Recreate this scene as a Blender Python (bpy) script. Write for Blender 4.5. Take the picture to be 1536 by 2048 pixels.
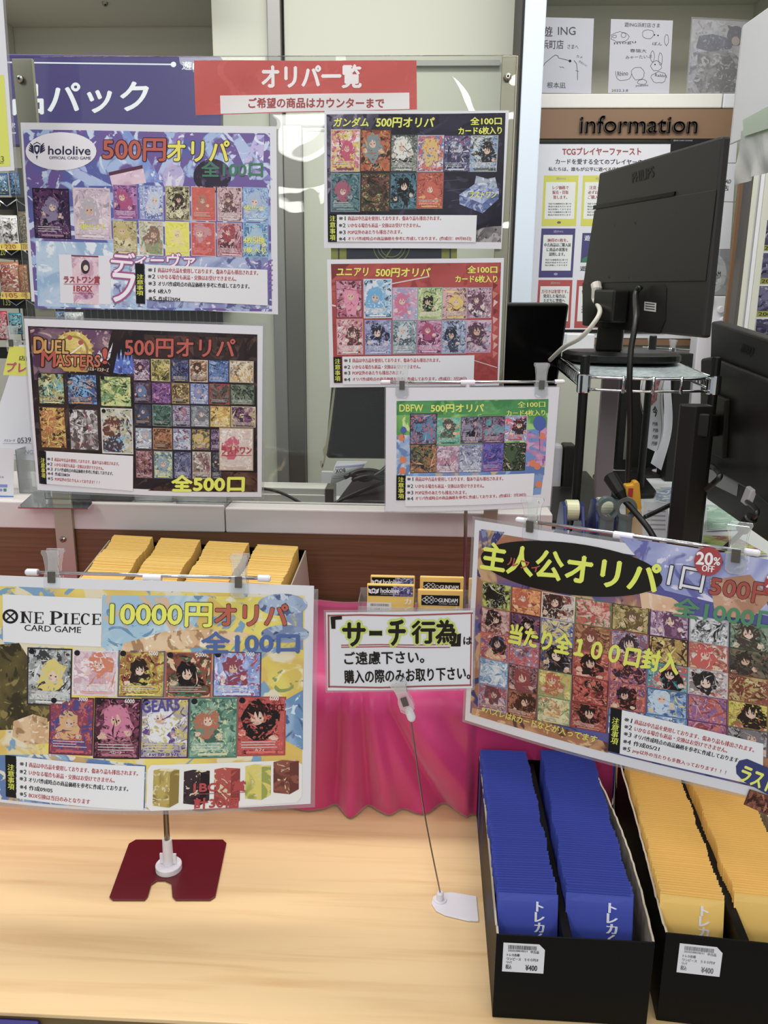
import bpy, math, random
import numpy as np
from mathutils import Matrix, Vector
R = random.Random(7)
rad = math.radians
for o in list(bpy.data.objects): bpy.data.objects.remove(o)
SC = bpy.context.scene
COL = SC.collection

# ---------------------------------------------------------------- camera
FPX, CAMZ = 1620.0, 0.70            # focal length for a 1536x2048 frame, camera height above the counter top (z = 0)
def cam_axes(yaw, pitch, roll):
    y, p, r = rad(yaw), rad(pitch), rad(roll)
    f = np.array([-math.sin(y)*math.cos(p), math.cos(y)*math.cos(p), math.sin(p)])
    ri = np.array([math.cos(y), math.sin(y), 0.0]); up = np.cross(ri, f)
    return ri*math.cos(r)+up*math.sin(r), up*math.cos(r)-ri*math.sin(r), f
CR, CU, CF = cam_axes(2.45, -14.07, 0.55)
cd = bpy.data.cameras.new('camera'); cam = bpy.data.objects.new('camera', cd); COL.objects.link(cam)
cd.sensor_fit = 'VERTICAL'; cd.sensor_height = 36.0; cd.lens = FPX/2048*36.0; cd.clip_start = 0.02
cam.matrix_world = Matrix(((CR[0], CU[0], -CF[0], 0), (CR[1], CU[1], -CF[1], 0), (CR[2], CU[2], -CF[2], CAMZ), (0, 0, 0, 1)))
SC.camera = cam
def ray(px, py): return CR*((px-768)/FPX) - CU*((py-1024)/FPX) + CF
def at(px, py, x=None, y=None, z=None):
    """a measured point of the photograph as a point of the place, on a plane of known depth, height or side"""
    d = ray(px, py); o = np.array([0, 0, CAMZ])
    t = (y-o[1])/d[1] if y is not None else ((z-o[2])/d[2] if z is not None else (x-o[0])/d[0])
    return o+t*d

# ---------------------------------------------------------------- world, lights, exposure
W = bpy.data.worlds.new('world'); SC.world = W; W.use_nodes = True
bgn = W.node_tree.nodes['Background']; bgn.inputs[0].default_value = (0.93, 0.97, 1.0, 1); bgn.inputs[1].default_value = 0.48
def area(name, loc, sx, sy, power, rx=0.0, rz=0.0, col=(1, 0.985, 0.95)):
    l = bpy.data.lights.new(name, 'AREA'); l.shape = 'RECTANGLE'; l.size = sx; l.size_y = sy; l.energy = power; l.color = col
    o = bpy.data.objects.new(name, l); o.location = loc; o.rotation_euler = (rx, 0, rz); COL.objects.link(o); return o
# rows of ceiling tube fixtures of the shop, plus one lamp added as fill
area('ceiling_or_fill_lamp', (-1.0, -1.3, 1.95), 0.35, 2.2, 15)
area('ceiling_or_fill_lamp', (1.1, -1.3, 1.95), 0.35, 2.2, 14)
area('ceiling_or_fill_lamp', (0.40, -2.45, 1.95), 0.42, 0.9, 26)
area('ceiling_or_fill_lamp', (-0.9, -3.2, 1.95), 0.42, 1.6, 34)  # added fill, out of view: brightens the cupboard recess and upright faces
area('ceiling_or_fill_lamp', (-0.2, 0.75, 1.95), 1.6, 0.26, 9)
area('ceiling_or_fill_lamp', (0.0, 1.55, 1.98), 3.0, 0.30, 31)
vs = SC.view_settings; SC.display_settings.display_device = 'sRGB'
vs.view_transform = 'Standard'; vs.look = 'None'; vs.gamma = 1.0; vs.exposure = 0.0; vs.use_curve_mapping = False
SC.cycles.max_bounces = 10; SC.cycles.transparent_max_bounces = 24; SC.cycles.use_denoising = True

# ---------------------------------------------------------------- colours and materials
def lin(c):
    if isinstance(c, str): c = tuple(int(c[i:i+2], 16) for i in ((0, 2, 4) if len(c) == 6 else (0, 1, 2))) if len(c) == 6 else tuple(int(ch*2, 16) for ch in c)
    out = []
    for v in c[:3]:
        v = v/255.0; out.append(v/12.92 if v <= 0.04045 else ((v+0.055)/1.055)**2.4)
    return (out[0], out[1], out[2], 1.0)
def mat(name, c, rough=0.5, metal=0.0, spec=0.5, **k):
    m = bpy.data.materials.new(name); m.use_nodes = True; b = m.node_tree.nodes['Principled BSDF']
    b.inputs['Base Color'].default_value = lin(c); b.inputs['Roughness'].default_value = rough; b.inputs['Metallic'].default_value = metal
    b.inputs['Specular IOR Level'].default_value = spec
    for kk, v in k.items(): b.inputs[kk.replace('_', ' ')].default_value = v
    return m
def noisy(m, c1, c2, scale=(1, 1, 1), nscale=5.0, detail=4, lo=0.35, hi=0.65, bump=0.0, dist=0.0):
    nt = m.node_tree; b = nt.nodes['Principled BSDF']; N = nt.nodes.new; L = nt.links.new
    tc = N('ShaderNodeTexCoord'); mp = N('ShaderNodeMapping'); mp.inputs['Scale'].default_value = scale
    nz = N('ShaderNodeTexNoise'); nz.inputs['Scale'].default_value = nscale; nz.inputs['Detail'].default_value = detail; nz.inputs['Distortion'].default_value = dist
    cr = N('ShaderNodeValToRGB'); cr.color_ramp.elements[0].position = lo; cr.color_ramp.elements[1].position = hi
    cr.color_ramp.elements[0].color = lin(c1); cr.color_ramp.elements[1].color = lin(c2)
    L(tc.outputs['Object'], mp.inputs[0]); L(mp.outputs[0], nz.inputs[0]); L(nz.outputs[0], cr.inputs[0]); L(cr.outputs[0], b.inputs['Base Color'])
    if bump:
        bp = N('ShaderNodeBump'); bp.inputs['Strength'].default_value = bump; bp.inputs['Distance'].default_value = 0.002
        L(nz.outputs[0], bp.inputs['Height']); L(bp.outputs[0], b.inputs['Normal'])
    return m
def thin_clear(name, tint, rough=0.02, milk=0.0, ior=1.45, warp=0.0):
    m = bpy.data.materials.new(name); m.use_nodes = True; nt = m.node_tree; N = nt.nodes.new; L = nt.links.new
    nt.nodes.remove(nt.nodes['Principled BSDF']); out = nt.nodes['Material Output']
    t = N('ShaderNodeBsdfTransparent'); t.inputs[0].default_value = lin(tint)
    g = N('ShaderNodeBsdfGlossy'); g.inputs['Roughness'].default_value = rough
    f = N('ShaderNodeFresnel'); f.inputs[0].default_value = ior
    mx = N('ShaderNodeMixShader'); L(f.outputs[0], mx.inputs[0]); L(t.outputs[0], mx.inputs[1]); L(g.outputs[0], mx.inputs[2])
    last = mx
    if warp:
        tc = N('ShaderNodeTexCoord'); nz = N('ShaderNodeTexNoise'); nz.inputs['Scale'].default_value = 5.0; nz.inputs['Detail'].default_value = 1.0; nz.inputs['Distortion'].default_value = 0.8
        bp = N('ShaderNodeBump'); bp.inputs['Strength'].default_value = 1.0; bp.inputs['Distance'].default_value = warp
        L(tc.outputs['Object'], nz.inputs[0]); L(nz.outputs[0], bp.inputs['Height']); L(bp.outputs[0], g.inputs['Normal'])
    if milk:
        d = N('ShaderNodeBsdfDiffuse'); d.inputs[0].default_value = lin('f2f2f2')
        m2 = N('ShaderNodeMixShader'); m2.inputs[0].default_value = milk; L(mx.outputs[0], m2.inputs[1]); L(d.outputs[0], m2.inputs[2]); last = m2
    L(last.outputs[0], out.inputs[0]); return m

M = {}
M['paper'] = mat('white_paper', 'e0e0e6', 0.34)
M['board'] = mat('grey_white_card', 'c0c0c8', 0.5)
M['counter'] = noisy(mat('light_wood', 'efd2a2', 0.38, Coat_Weight=0.15, Coat_Roughness=0.25), 'd8b280', 'e8c897', (0.8, 15, 1), 3.4, 5, 0.26, 0.52, 0.0, 0.7)
M['counter_edge'] = noisy(mat('dark_counter_side', '6e5a38', 0.5), '63502f', '77623f', (2, 30, 30), 4)
M['brown'] = noisy(mat('brown_wood', '6a4630', 0.5), '59391f', '745036', (1.2, 1, 46), 5.0, 6, 0.25, 0.75, 0.0, 0.4)
M['ledge'] = mat('white_laminate', 'd2ccc8', 0.42)
M['ledge_top'] = mat('white_laminate_top', 'e6e3dc', 0.35)
M['cream'] = mat('cream_panel', 'cecfbf', 0.5)
M['pale_cream'] = mat('pale_cream_board', 'e9e6d8', 0.55)
M['cream_wall'] = mat('cream_wall', 'e2e0cf', 0.65)
M['white_panel'] = mat('white_panel', 'dfe0e2', 0.45)
M['bluewhite'] = mat('blue_white_panel', 'd3dde8', 0.45)
M['greywhite'] = mat('grey_white_panel', 'c4c4c6', 0.5)
M['steel'] = mat('brushed_steel', '9c9b97', 0.45, 0.6)
M['darksteel'] = mat('dark_steel', '8a8780', 0.35, 0.9)
M['champagne'] = mat('champagne_metal', 'b8b09d', 0.36, 0.75)
M['chrome'] = mat('chrome', 'd4d6d8', 0.12, 1.0)
M['black'] = mat('black_plastic', '171615', 0.42, 0.0, 0.35)
M['black_soft'] = mat('matt_black_plastic', '282624', 0.46, 0.0, 0.35)
M['black_gloss'] = mat('black_glass', '0b0a0a', 0.25, 0.0, 0.12)
M['white_plastic'] = mat('white_plastic', 'e3e0e6', 0.35)
M['clear'] = thin_clear('clear_plastic', 'fcfefe', 0.06, 0.14, 1.5)
M['acrylic'] = thin_clear('acrylic', 'f6f8f6', 0.012, 0.012, 1.45, 0.012)
M['film'] = thin_clear('laminate_film', 'f2f2f4', 0.05, 0.12, 1.4)
M['pink_acrylic'] = thin_clear('pink_acrylic', 'e87f95', 0.05, 0.05)
M['smoke_acrylic'] = thin_clear('grey_acrylic', 'b8b2b0', 0.05, 0.05)
M['maroon'] = mat('maroon_plate', '5c1119', 0.3)
M['pink'] = mat('pink_satin', 'c63371', 0.40, 0.0, 0.5, Sheen_Weight=0.35)
M['tray'] = mat('black_card', '080706', 0.5, 0.0, 0.15)
M['kraft'] = noisy(mat('grey_card', '8f8574', 0.8), '7d7364', 'a59a87', (1, 1, 1), 60)
M['torn'] = mat('torn_card_edge', 'b6aa96', 0.9)
M['ypack'] = mat('yellow_pouch', 'f5cb74', 0.38)
M['bpack'] = mat('blue_pouch', '4653ae', 0.36)
M['cable'] = mat('black_cable', '171616', 0.4)
M['wcable'] = mat('white_cable', 'cfc9bd', 0.4)
M['tape_green'] = thin_clear('green_tape', 'b4e68c', 0.3, 0.35)
M['bag'] = thin_clear('plastic_bag', 'e6e8de', 0.12, 0.30)
M['navy_plastic'] = mat('navy_plastic', '232c66', 0.3)
M['teal'] = thin_clear('teal_plastic', '4f9a9a', 0.1, 0.10)
M['yellow_plastic'] = mat('yellow_plastic', 'd9a02c', 0.4)
M['mauve'] = mat('mauve_metal', '93858a', 0.4, 0.3)
M['orange_brown'] = mat('tan_board', '86684e', 0.5)
M['desk'] = mat('white_desk', 'e2e6e4', 0.3)
M['spring'] = mat('dark_spring_metal', '6a6660', 0.35, 0.8)
M['screw'] = mat('screw_metal', 'a8a49a', 0.25, 1.0)
M['bronze'] = mat('dark_letter', '3f3429', 0.5)

def print_material():
    m = bpy.data.materials.new('printed_ink'); m.use_nodes = True; nt = m.node_tree; N = nt.nodes.new; L = nt.links.new
    b = nt.nodes['Principled BSDF']; b.inputs['Roughness'].default_value = 0.36; b.inputs['Specular IOR Level'].default_value = 0.28
    A = []
    for k in range(1, 5):
        a = N('ShaderNodeAttribute'); a.attribute_name = 'ink%d' % k; A.append(a)
    p = N('ShaderNodeAttribute'); p.attribute_name = 'puv'
    def noise(sc, det, dis, off):
        ad = N('ShaderNodeVectorMath'); ad.operation = 'ADD'; ad.inputs[1].default_value = (off, off*1.7, off*0.6)
        L(p.outputs['Vector'], ad.inputs[0])
        n = N('ShaderNodeTexNoise'); n.inputs['Scale'].default_value = sc; n.inputs['Detail'].default_value = det; n.inputs['Distortion'].default_value = dis
        L(ad.outputs[0], n.inputs[0]); return n
    def ramp(n, lo, hi):
        r = N('ShaderNodeMapRange'); r.interpolation_type = 'SMOOTHSTEP'; r.inputs[1].default_value = lo; r.inputs[2].default_value = hi
        L(n.outputs[0], r.inputs[0]); return r
    def mix(f, a, c):
        x = N('ShaderNodeMix'); x.data_type = 'RGBA'; L(f, x.inputs[0]); L(a, x.inputs[6]); L(c, x.inputs[7]); return x.outputs[2]
    c = mix(ramp(noise(1.0, 3, 1.6, 0.0), 0.42, 0.58).outputs[0], A[0].outputs['Color'], A[1].outputs['Color'])
    c = mix(ramp(noise(1.7, 4, 2.2, 13.1), 0.54, 0.60).outputs[0], c, A[2].outputs['Color'])
    c = mix(ramp(noise(2.6, 3, 3.0, 31.7), 0.585, 0.63).outputs[0], c, A[3].outputs['Color'])
    hs = N('ShaderNodeHueSaturation'); hs.inputs['Saturation'].default_value = 0.86; L(c, hs.inputs['Color']); L(hs.outputs[0], b.inputs['Base Color']); return m
M['ink'] = print_material()

# ---------------------------------------------------------------- object helpers
OFF = {}
def link(o): COL.objects.link(o); return o
def tag(o, label, cat, group=None, kind=None):
    if label: o['label'] = label
    if cat: o['category'] = cat
    if group: o['group'] = group
    if kind: o['kind'] = kind
    return o
def thing(name, loc, label, cat, group=None, rz=0.0):
    o = bpy.data.objects.new(name, None); o.empty_display_size = 0.05; link(o)
    o.location = tuple(float(v) for v in loc); o.rotation_euler = (0, 0, rz)
    OFF[o.name] = np.array(o.location) if rz == 0 else None
    return tag(o, label, cat, group)
def struct(o): o['kind'] = 'structure'; return o

class MB:
    def __init__(s): s.V = []; s.F = []; s.bv = 0.0
    def add(s, vs, fs):
        n = len(s.V); s.V += [tuple(map(float, v)) for v in vs]; s.F += [tuple(i+n for i in f) for f in fs]; return s
    def box(s, x0, x1, y0, y1, z0, z1):
        v = [(x, y, z) for z in (z0, z1) for y in (y0, y1) for x in (x0, x1)]
        return s.add(v, [(0, 2, 3, 1), (4, 5, 7, 6), (0, 1, 5, 4), (2, 6, 7, 3), (0, 4, 6, 2), (1, 3, 7, 5)])
    def obox(s, c, ax, ay, az, hx, hy, hz):
        c, ax, ay, az = (np.array(q, float) for q in (c, ax, ay, az))
        v = [c+ax*hx*i+ay*hy*j+az*hz*k for k in (-1, 1) for j in (-1, 1) for i in (-1, 1)]
        return s.add(v, [(0, 2, 3, 1), (4, 5, 7, 6), (0, 1, 5, 4), (2, 6, 7, 3), (0, 4, 6, 2), (1, 3, 7, 5)])
    def prism(s, poly, d):
        """polygon of 3D points, extruded by the vector d"""
        d = np.array(d, float); P = [np.array(p, float) for p in poly]; n = len(P)
        v = P+[p+d for p in P]
        return s.add(v, [tuple(range(n))[::-1], tuple(range(n, 2*n))]+[(i, (i+1) % n, n+(i+1) % n, n+i) for i in range(n)])
    def tube(s, pts, r, seg=10, cap=True):
        P = [np.array(p, float) for p in pts]; n0 = len(s.V); rs = r if isinstance(r, (list, tuple)) else [r]*len(P)
        ref = None
        for i, p in enumerate(P):
            t = P[min(i+1, len(P)-1)]-P[max(i-1, 0)]; t = t/(np.linalg.norm(t)+1e-12)
            if ref is None:
                ref = np.cross(t, [0, 0, 1.0]) if abs(t[2]) < 0.9 else np.cross(t, [1.0, 0, 0])
            ref = ref-t*np.dot(ref, t); ref = ref/(np.linalg.norm(ref)+1e-12); b = np.cross(t, ref)
            for k in range(seg):
                a = 2*math.pi*k/seg; s.V.append(tuple(p+(ref*math.cos(a)+b*math.sin(a))*rs[i]))
        for i in range(len(P)-1):
            for k in range(seg):
                a = n0+i*seg+k; b2 = n0+i*seg+(k+1) % seg; s.F.append((a, b2, b2+seg, a+seg))
        if cap:
            s.F.append(tuple(n0+k for k in range(seg))[::-1]); s.F.append(tuple(n0+(len(P)-1)*seg+k for k in range(seg)))
        return s
    def build(s, name, m, parent=None, smooth=False, bevel=0.0, local=False, label=None, seg=2):
        V = s.V
        if parent is not None and not local and OFF.get(parent.name) is not None:
            o_ = OFF[parent.name]; V = [tuple(np.array(v)-o_) for v in V]
        me = bpy.data.meshes.new(name); me.from_pydata(V, [], s.F); me.validate(); me.update()
        ms = m if isinstance(m, (list, tuple)) else [m]
        for q in ms: me.materials.append(q)
        o = bpy.data.objects.new(name, me); link(o)
        if parent is not None:
            o.parent = parent; OFF[o.name] = OFF.get(parent.name)
        else: OFF[o.name] = np.zeros(3)
        if smooth: me.polygons.foreach_set('use_smooth', [True]*len(me.polygons))
        if bevel:
            b = o.modifiers.new('bevel', 'BEVEL'); b.width = bevel; b.segments = seg; b.limit_method = 'ANGLE'; b.angle_limit = rad(40)
        if label: o['label'] = label
        return o

def spline(pts, n=10):
    P = [np.array(p, float) for p in pts]; out = []
    for i in range(len(P)-1):
        p0, p1, p2, p3 = P[max(i-1, 0)], P[i], P[i+1], P[min(i+2, len(P)-1)]
        for k in range(n):
            t = k/n
            out.append(0.5*((2*p1)+(-p0+p2)*t+(2*p0-5*p1+4*p2-p3)*t*t+(-p0+3*p1-3*p2+p3)*t**3))
    return out+[P[-1]]
def unit(v): v = np.array(v, float); return v/np.linalg.norm(v)

# ---------------------------------------------------------------- printed sheets
_tc = {}
def glyphs(txt, res):
    k = (txt, res)
    if k not in _tc:
        cu = bpy.data.curves.new('t', 'FONT'); cu.body = txt; cu.size = 1.0; cu.resolution_u = res
        ob = bpy.data.objects.new('t', cu); me = bpy.data.meshes.new_from_object(ob)
        v = np.array([q.co[:2] for q in me.vertices]) if len(me.vertices) else np.zeros((0, 2))
        f = [tuple(p.vertices) for p in me.polygons]
        bpy.data.objects.remove(ob); bpy.data.curves.remove(cu); bpy.data.meshes.remove(me)
        _tc[k] = (v, f)
    return _tc[k]

class Sheet:
    """a real flat or gently bowed sheet: four corners (TL, TR, BR, BL) on one plane; content is placed in its own u,v"""
    def __init__(s, px4, pt, n, bend=None, pts=None):
        s.pt = np.array(pt, float); s.n = unit(n)
        s.C = [s.hit(*p) for p in px4] if pts is None else [np.array(p, float) for p in pts]
        s.ex = unit(s.C[1]-s.C[0]); s.ey = np.cross(s.n, s.ex)   # in-plane axes
        s.Q = [(np.dot(c-s.C[0], s.ex), np.dot(c-s.C[0], s.ey)) for c in s.C]
        s.w = np.linalg.norm(s.C[1]-s.C[0]); s.h = np.linalg.norm(s.C[3]-s.C[0]); s.bend = bend
    def hit(s, px, py):
        d = ray(px, py); o = np.array([0, 0, CAMZ]); return o+d*np.dot(s.pt-o, s.n)/np.dot(d, s.n)
    def uv(s, px, py):
        X = s.hit(px, py)-s.C[0]; a, b = np.dot(X, s.ex), np.dot(X, s.ey); u = v = 0.5
        Q = s.Q
        for _ in range(6):
            f = [(1-u)*(1-v)*Q[0][i]+u*(1-v)*Q[1][i]+u*v*Q[2][i]+(1-u)*v*Q[3][i] for i in (0, 1)]
            du = [(1-v)*(Q[1][i]-Q[0][i])+v*(Q[2][i]-Q[3][i]) for i in (0, 1)]
            dv = [(1-u)*(Q[3][i]-Q[0][i])+u*(Q[2][i]-Q[1][i]) for i in (0, 1)]
            r0, r1 = a-f[0], b-f[1]; det = du[0]*dv[1]-du[1]*dv[0]
            u += (r0*dv[1]-r1*dv[0])/det; v += (du[0]*r1-du[1]*r0)/det
        return np.array([u, v])
    def X(s, u, v, h=0.0):
        C = s.C
        return (1-u)*(1-v)*C[0]+u*(1-v)*C[1]+u*v*C[2]+(1-u)*v*C[3]+s.n*(h+(s.bend(u, v) if s.bend else 0.0))
    def slab(s, name, m, parent, th=0.0004, n=32, grow=0.0, h=0.0, **k):
        mb = MB(); g = grow; us = np.linspace(-g/s.w, 1+g/s.w, n+1); vv = np.linspace(-g/s.h, 1+g/s.h, n+1); N1 = n+1
        mb.V = [tuple(s.X(u, v, h)) for v in vv for u in us]+[tuple(s.X(u, v, h-th)) for v in vv for u in us]
        B = N1*N1
        for j in range(n):
            for i in range(n):
                a = j*N1+i; mb.F.append((a, a+N1, a+N1+1, a+1)); mb.F.append((B+a, B+a+1, B+a+N1+1, B+a+N1))
        for i in range(n):
            for a, b in ((i, i+1), (n*N1+i+1, n*N1+i)): mb.F.append((a, b, B+b, B+a))
            for a, b in (((i+1)*N1, i*N1), (i*N1+n, (i+1)*N1+n)): mb.F.append((a, b, B+b, B+a))
        return mb.build(name, m, parent, smooth=False, **k)

GN = 32
def gridcut(UV, F):
    """split large faces along a common grid so that every printed layer follows the same bow"""
    out_v = [np.asarray(p, float) for p in UV]; out_f = []
    def cut(poly, ax, val, keep_low):
        r = []; n = len(poly)
        for i in range(n):
            p, q = poly[i], poly[(i+1) % n]; a, b = p[ax]-val, q[ax]-val
            if not keep_low: a, b = -a, -b
            if a <= 0: r.append(p)
            if (a < 0 < b) or (b < 0 < a): r.append(p+(q-p)*(a/(a-b)))
        return r
    for f in F:
        P = [out_v[i] for i in f]; A = np.array(P); lo, hi = A.min(0), A.max(0)
        if (hi-lo).max() < 1.6/GN: out_f.append(f); continue
        i0, i1 = int(math.floor(lo[0]*GN)), int(math.ceil(hi[0]*GN)); j0, j1 = int(math.floor(lo[1]*GN)), int(math.ceil(hi[1]*GN))
        for i in range(i0, i1):
            c = cut(cut(P, 0, (i+1)/GN, True), 0, i/GN, False)
            if len(c) < 3: continue
            for j in range(j0, j1):
                d = cut(cut(c, 1, (j+1)/GN, True), 1, j/GN, False)
                if len(d) < 3: continue
                b = len(out_v); out_v += d; out_f.append(tuple(range(b, b+len(d))))
    return out_v, out_f

class Ink:
    """coloured shapes printed on a Sheet; st is the stacking level (0.1 mm each)"""
    def __init__(s, sh): s.sh = sh; s.V = []; s.F = []; s.K = []; s.P = []
    def put(s, UV, F, cols, st, freq=0.0, seed=0.0):
        sh = s.sh; h = 0.00012+st*0.0001
        if sh.bend: UV, F = gridcut(UV, F)
        n = len(s.V)
        cs = [lin(c) for c in (cols if isinstance(cols, (list, tuple)) and not isinstance(cols[0], (int, float)) else [cols])]
        cs = (cs*4)[:4] if len(cs) < 4 else cs[:4]
        for u, v in UV:
            s.V.append(tuple(sh.X(u, v, h))); s.K.append(cs); s.P.append((u*sh.w*freq, v*sh.h*freq, seed))
        s.F += [tuple(i+n for i in f) for f in F]; return s
    def pts(s, P): return [s.sh.uv(*p) for p in P]
    def quad(s, P, cols, st, n=8, freq=0.0, seed=0.0):
        a, b, c, d = s.pts(P); UV = []; F = []
        for j in range(n+1):
            for i in range(n+1):
                u, v = i/n, j/n; UV.append(a*(1-u)*(1-v)+b*u*(1-v)+c*u*v+d*(1-u)*v)
        for j in range(n):
            for i in range(n):
                k = j*(n+1)+i; F.append((k, k+n+1, k+n+2, k+1))
        return s.put(UV, F, cols, st, freq, seed)
    def rect(s, x0, y0, x1, y1, cols, st, n=6, freq=0.0, seed=0.0):
        a = s.sh.uv(x0, y0); c = s.sh.uv(x1, y1)
        return s.uvrect(a[0], a[1], c[0], c[1], cols, st, n, freq, seed)
    def uvrect(s, u0, v0, u1, v1, cols, st, n=4, freq=0.0, seed=0.0):
        UV = [(u0+(u1-u0)*i/n, v0+(v1-v0)*j/n) for j in range(n+1) for i in range(n+1)]
        F = [(j*(n+1)+i, (j+1)*(n+1)+i, (j+1)*(n+1)+i+1, j*(n+1)+i+1) for j in range(n) for i in range(n)]
        return s.put(UV, F, cols, st, freq, seed)
    def uvpoly(s, UV, cols, st, freq=0.0, seed=0.0):
        return s.put(UV, [tuple(range(len(UV)))[::-1]], cols, st, freq, seed)
    def poly(s, P, cols, st, freq=0.0, seed=0.0): return s.uvpoly(s.pts(P), cols, st, freq, seed)
    def fan(s, c, ring, cols, st, freq=0.0, seed=0.0):
        n = len(ring); return s.put([c]+list(ring), [(0, (i+1) % n+1, i+1) for i in range(n)], cols, st, freq, seed)
    def ell(s, cx, cy, rx, ry, cols, st, n=36, rot=0.0, **k):
        P = []
        for i in range(n):
            a = 2*math.pi*i/n; x, y = rx*math.cos(a), ry*math.sin(a); P.append((cx+x*math.cos(rot)-y*math.sin(rot), cy+x*math.sin(rot)+y*math.cos(rot)))
        return s.fan(s.sh.uv(cx, cy), s.pts(P), cols, st, **k)
    def ring(s, cx, cy, r0, r1, cols, st, n=32, ky=1.0):
        P = [(cx+r*math.cos(2*math.pi*i/n), cy+r*ky*math.sin(2*math.pi*i/n)) for i in range(n) for r in (r0, r1)]
        return s.put(s.pts(P), [(2*i, 2*i+1, (2*i+3) % (2*n), (2*i+2) % (2*n)) for i in range(n)], cols, st)
    def line(s, P, w, cols, st):
        for a, b in zip(P[:-1], P[1:]):
            d = np.array(b, float)-np.array(a, float); L = np.linalg.norm(d)+1e-9; nn = np.array([-d[1], d[0]])/L*w/2; e = d/L*w*0.3
            a2, b2 = np.array(a)-e, np.array(b)+e
            s.poly([a2+nn, a2-nn, b2-nn, b2+nn], cols, st)
        return s
    def text(s, t, pl, pr, h, col, st=6, bold=0.04, out=None, ow=0.09, res=None, shear=0.0):
        """t fitted between the mid-left and mid-right points, h pixels tall"""
        if res is None: res = 2 if h < 14 else 3
        v, f = glyphs(t, res)
        if not len(v): return s
        a = s.sh.uv(*pl); b = s.sh.uv(*pr); d = np.array(pr, float)-np.array(pl, float); L = np.linalg.norm(d); q = np.array([d[1], -d[0]])/L
        mid = (np.array(pl, float)+np.array(pr, float))/2; up = (s.sh.uv(*(mid+q*h/2))-s.sh.uv(*(mid-q*h/2)))
        lo, hi = v.min(0), v.max(0); W_, H_ = hi-lo; W_ = max(W_, 1e-6); H_ = max(H_, 1e-6)
        x = (v[:, 0]-lo[0])/W_; y = (v[:, 1]-lo[1])/H_-0.5
        hx = h/L
        def place(dx, dy, c, stt):
            X_ = x+dx*hx+shear*y*hx; Y_ = y+dy
            UV = a[None]+(b-a)[None]*X_[:, None]+up[None]*Y_[:, None]; s.put(list(UV), f, c, stt)
        if out:
            for k in range(8):
                an = math.pi*k/4; place(ow*math.cos(an), ow*math.sin(an), out, st+k*.15)
            st += 2
        if bold:
            for i, (dx, dy) in enumerate(((-bold/2, 0), (bold/2, 0), (0, -bold/2), (0, bold/2)) if h >= 14 else ((-bold/2, 0), (bold/2, 0))): place(dx, dy, col, st+i*.2)
        else: place(0, 0, col, st)
        return s
    def vtext(s, t, x0, y0, x1, y1, col, st=6, bold=0.05, slant=0.0):
        n = len(t); dy = (y1-y0)/n
        for i, ch in enumerate(t):
            yc = y0+dy*(i+0.5); ox = slant*i
            s.text(ch, (x0+ox, yc), (x1+ox, yc), dy*0.86, col, st, bold)
        return s
    def build(s, name, parent, label=None):
        mb = MB(); mb.V = s.V; mb.F = s.F
        V = s.V
        if parent is not None and OFF.get(parent.name) is not None:
            o_ = OFF[parent.name]; V = [tuple(np.array(v)-o_) for v in V]
        me = bpy.data.meshes.new(name); me.from_pydata(V, [], s.F); me.update()
        K = np.array(s.K, np.float32)
        for k in range(4):
            a = me.attributes.new('ink%d' % (k+1), 'FLOAT_COLOR', 'POINT'); a.data.foreach_set('color', K[:, k, :].ravel())
        a = me.attributes.new('puv', 'FLOAT_VECTOR', 'POINT'); a.data.foreach_set('vector', np.array(s.P, np.float32).ravel())
        me.materials.append(M['ink']); o = bpy.data.objects.new(name, me); link(o)
        if parent is not None: o.parent = parent; OFF[o.name] = OFF.get(parent.name)
        if label: o['label'] = label
        return o

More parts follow.
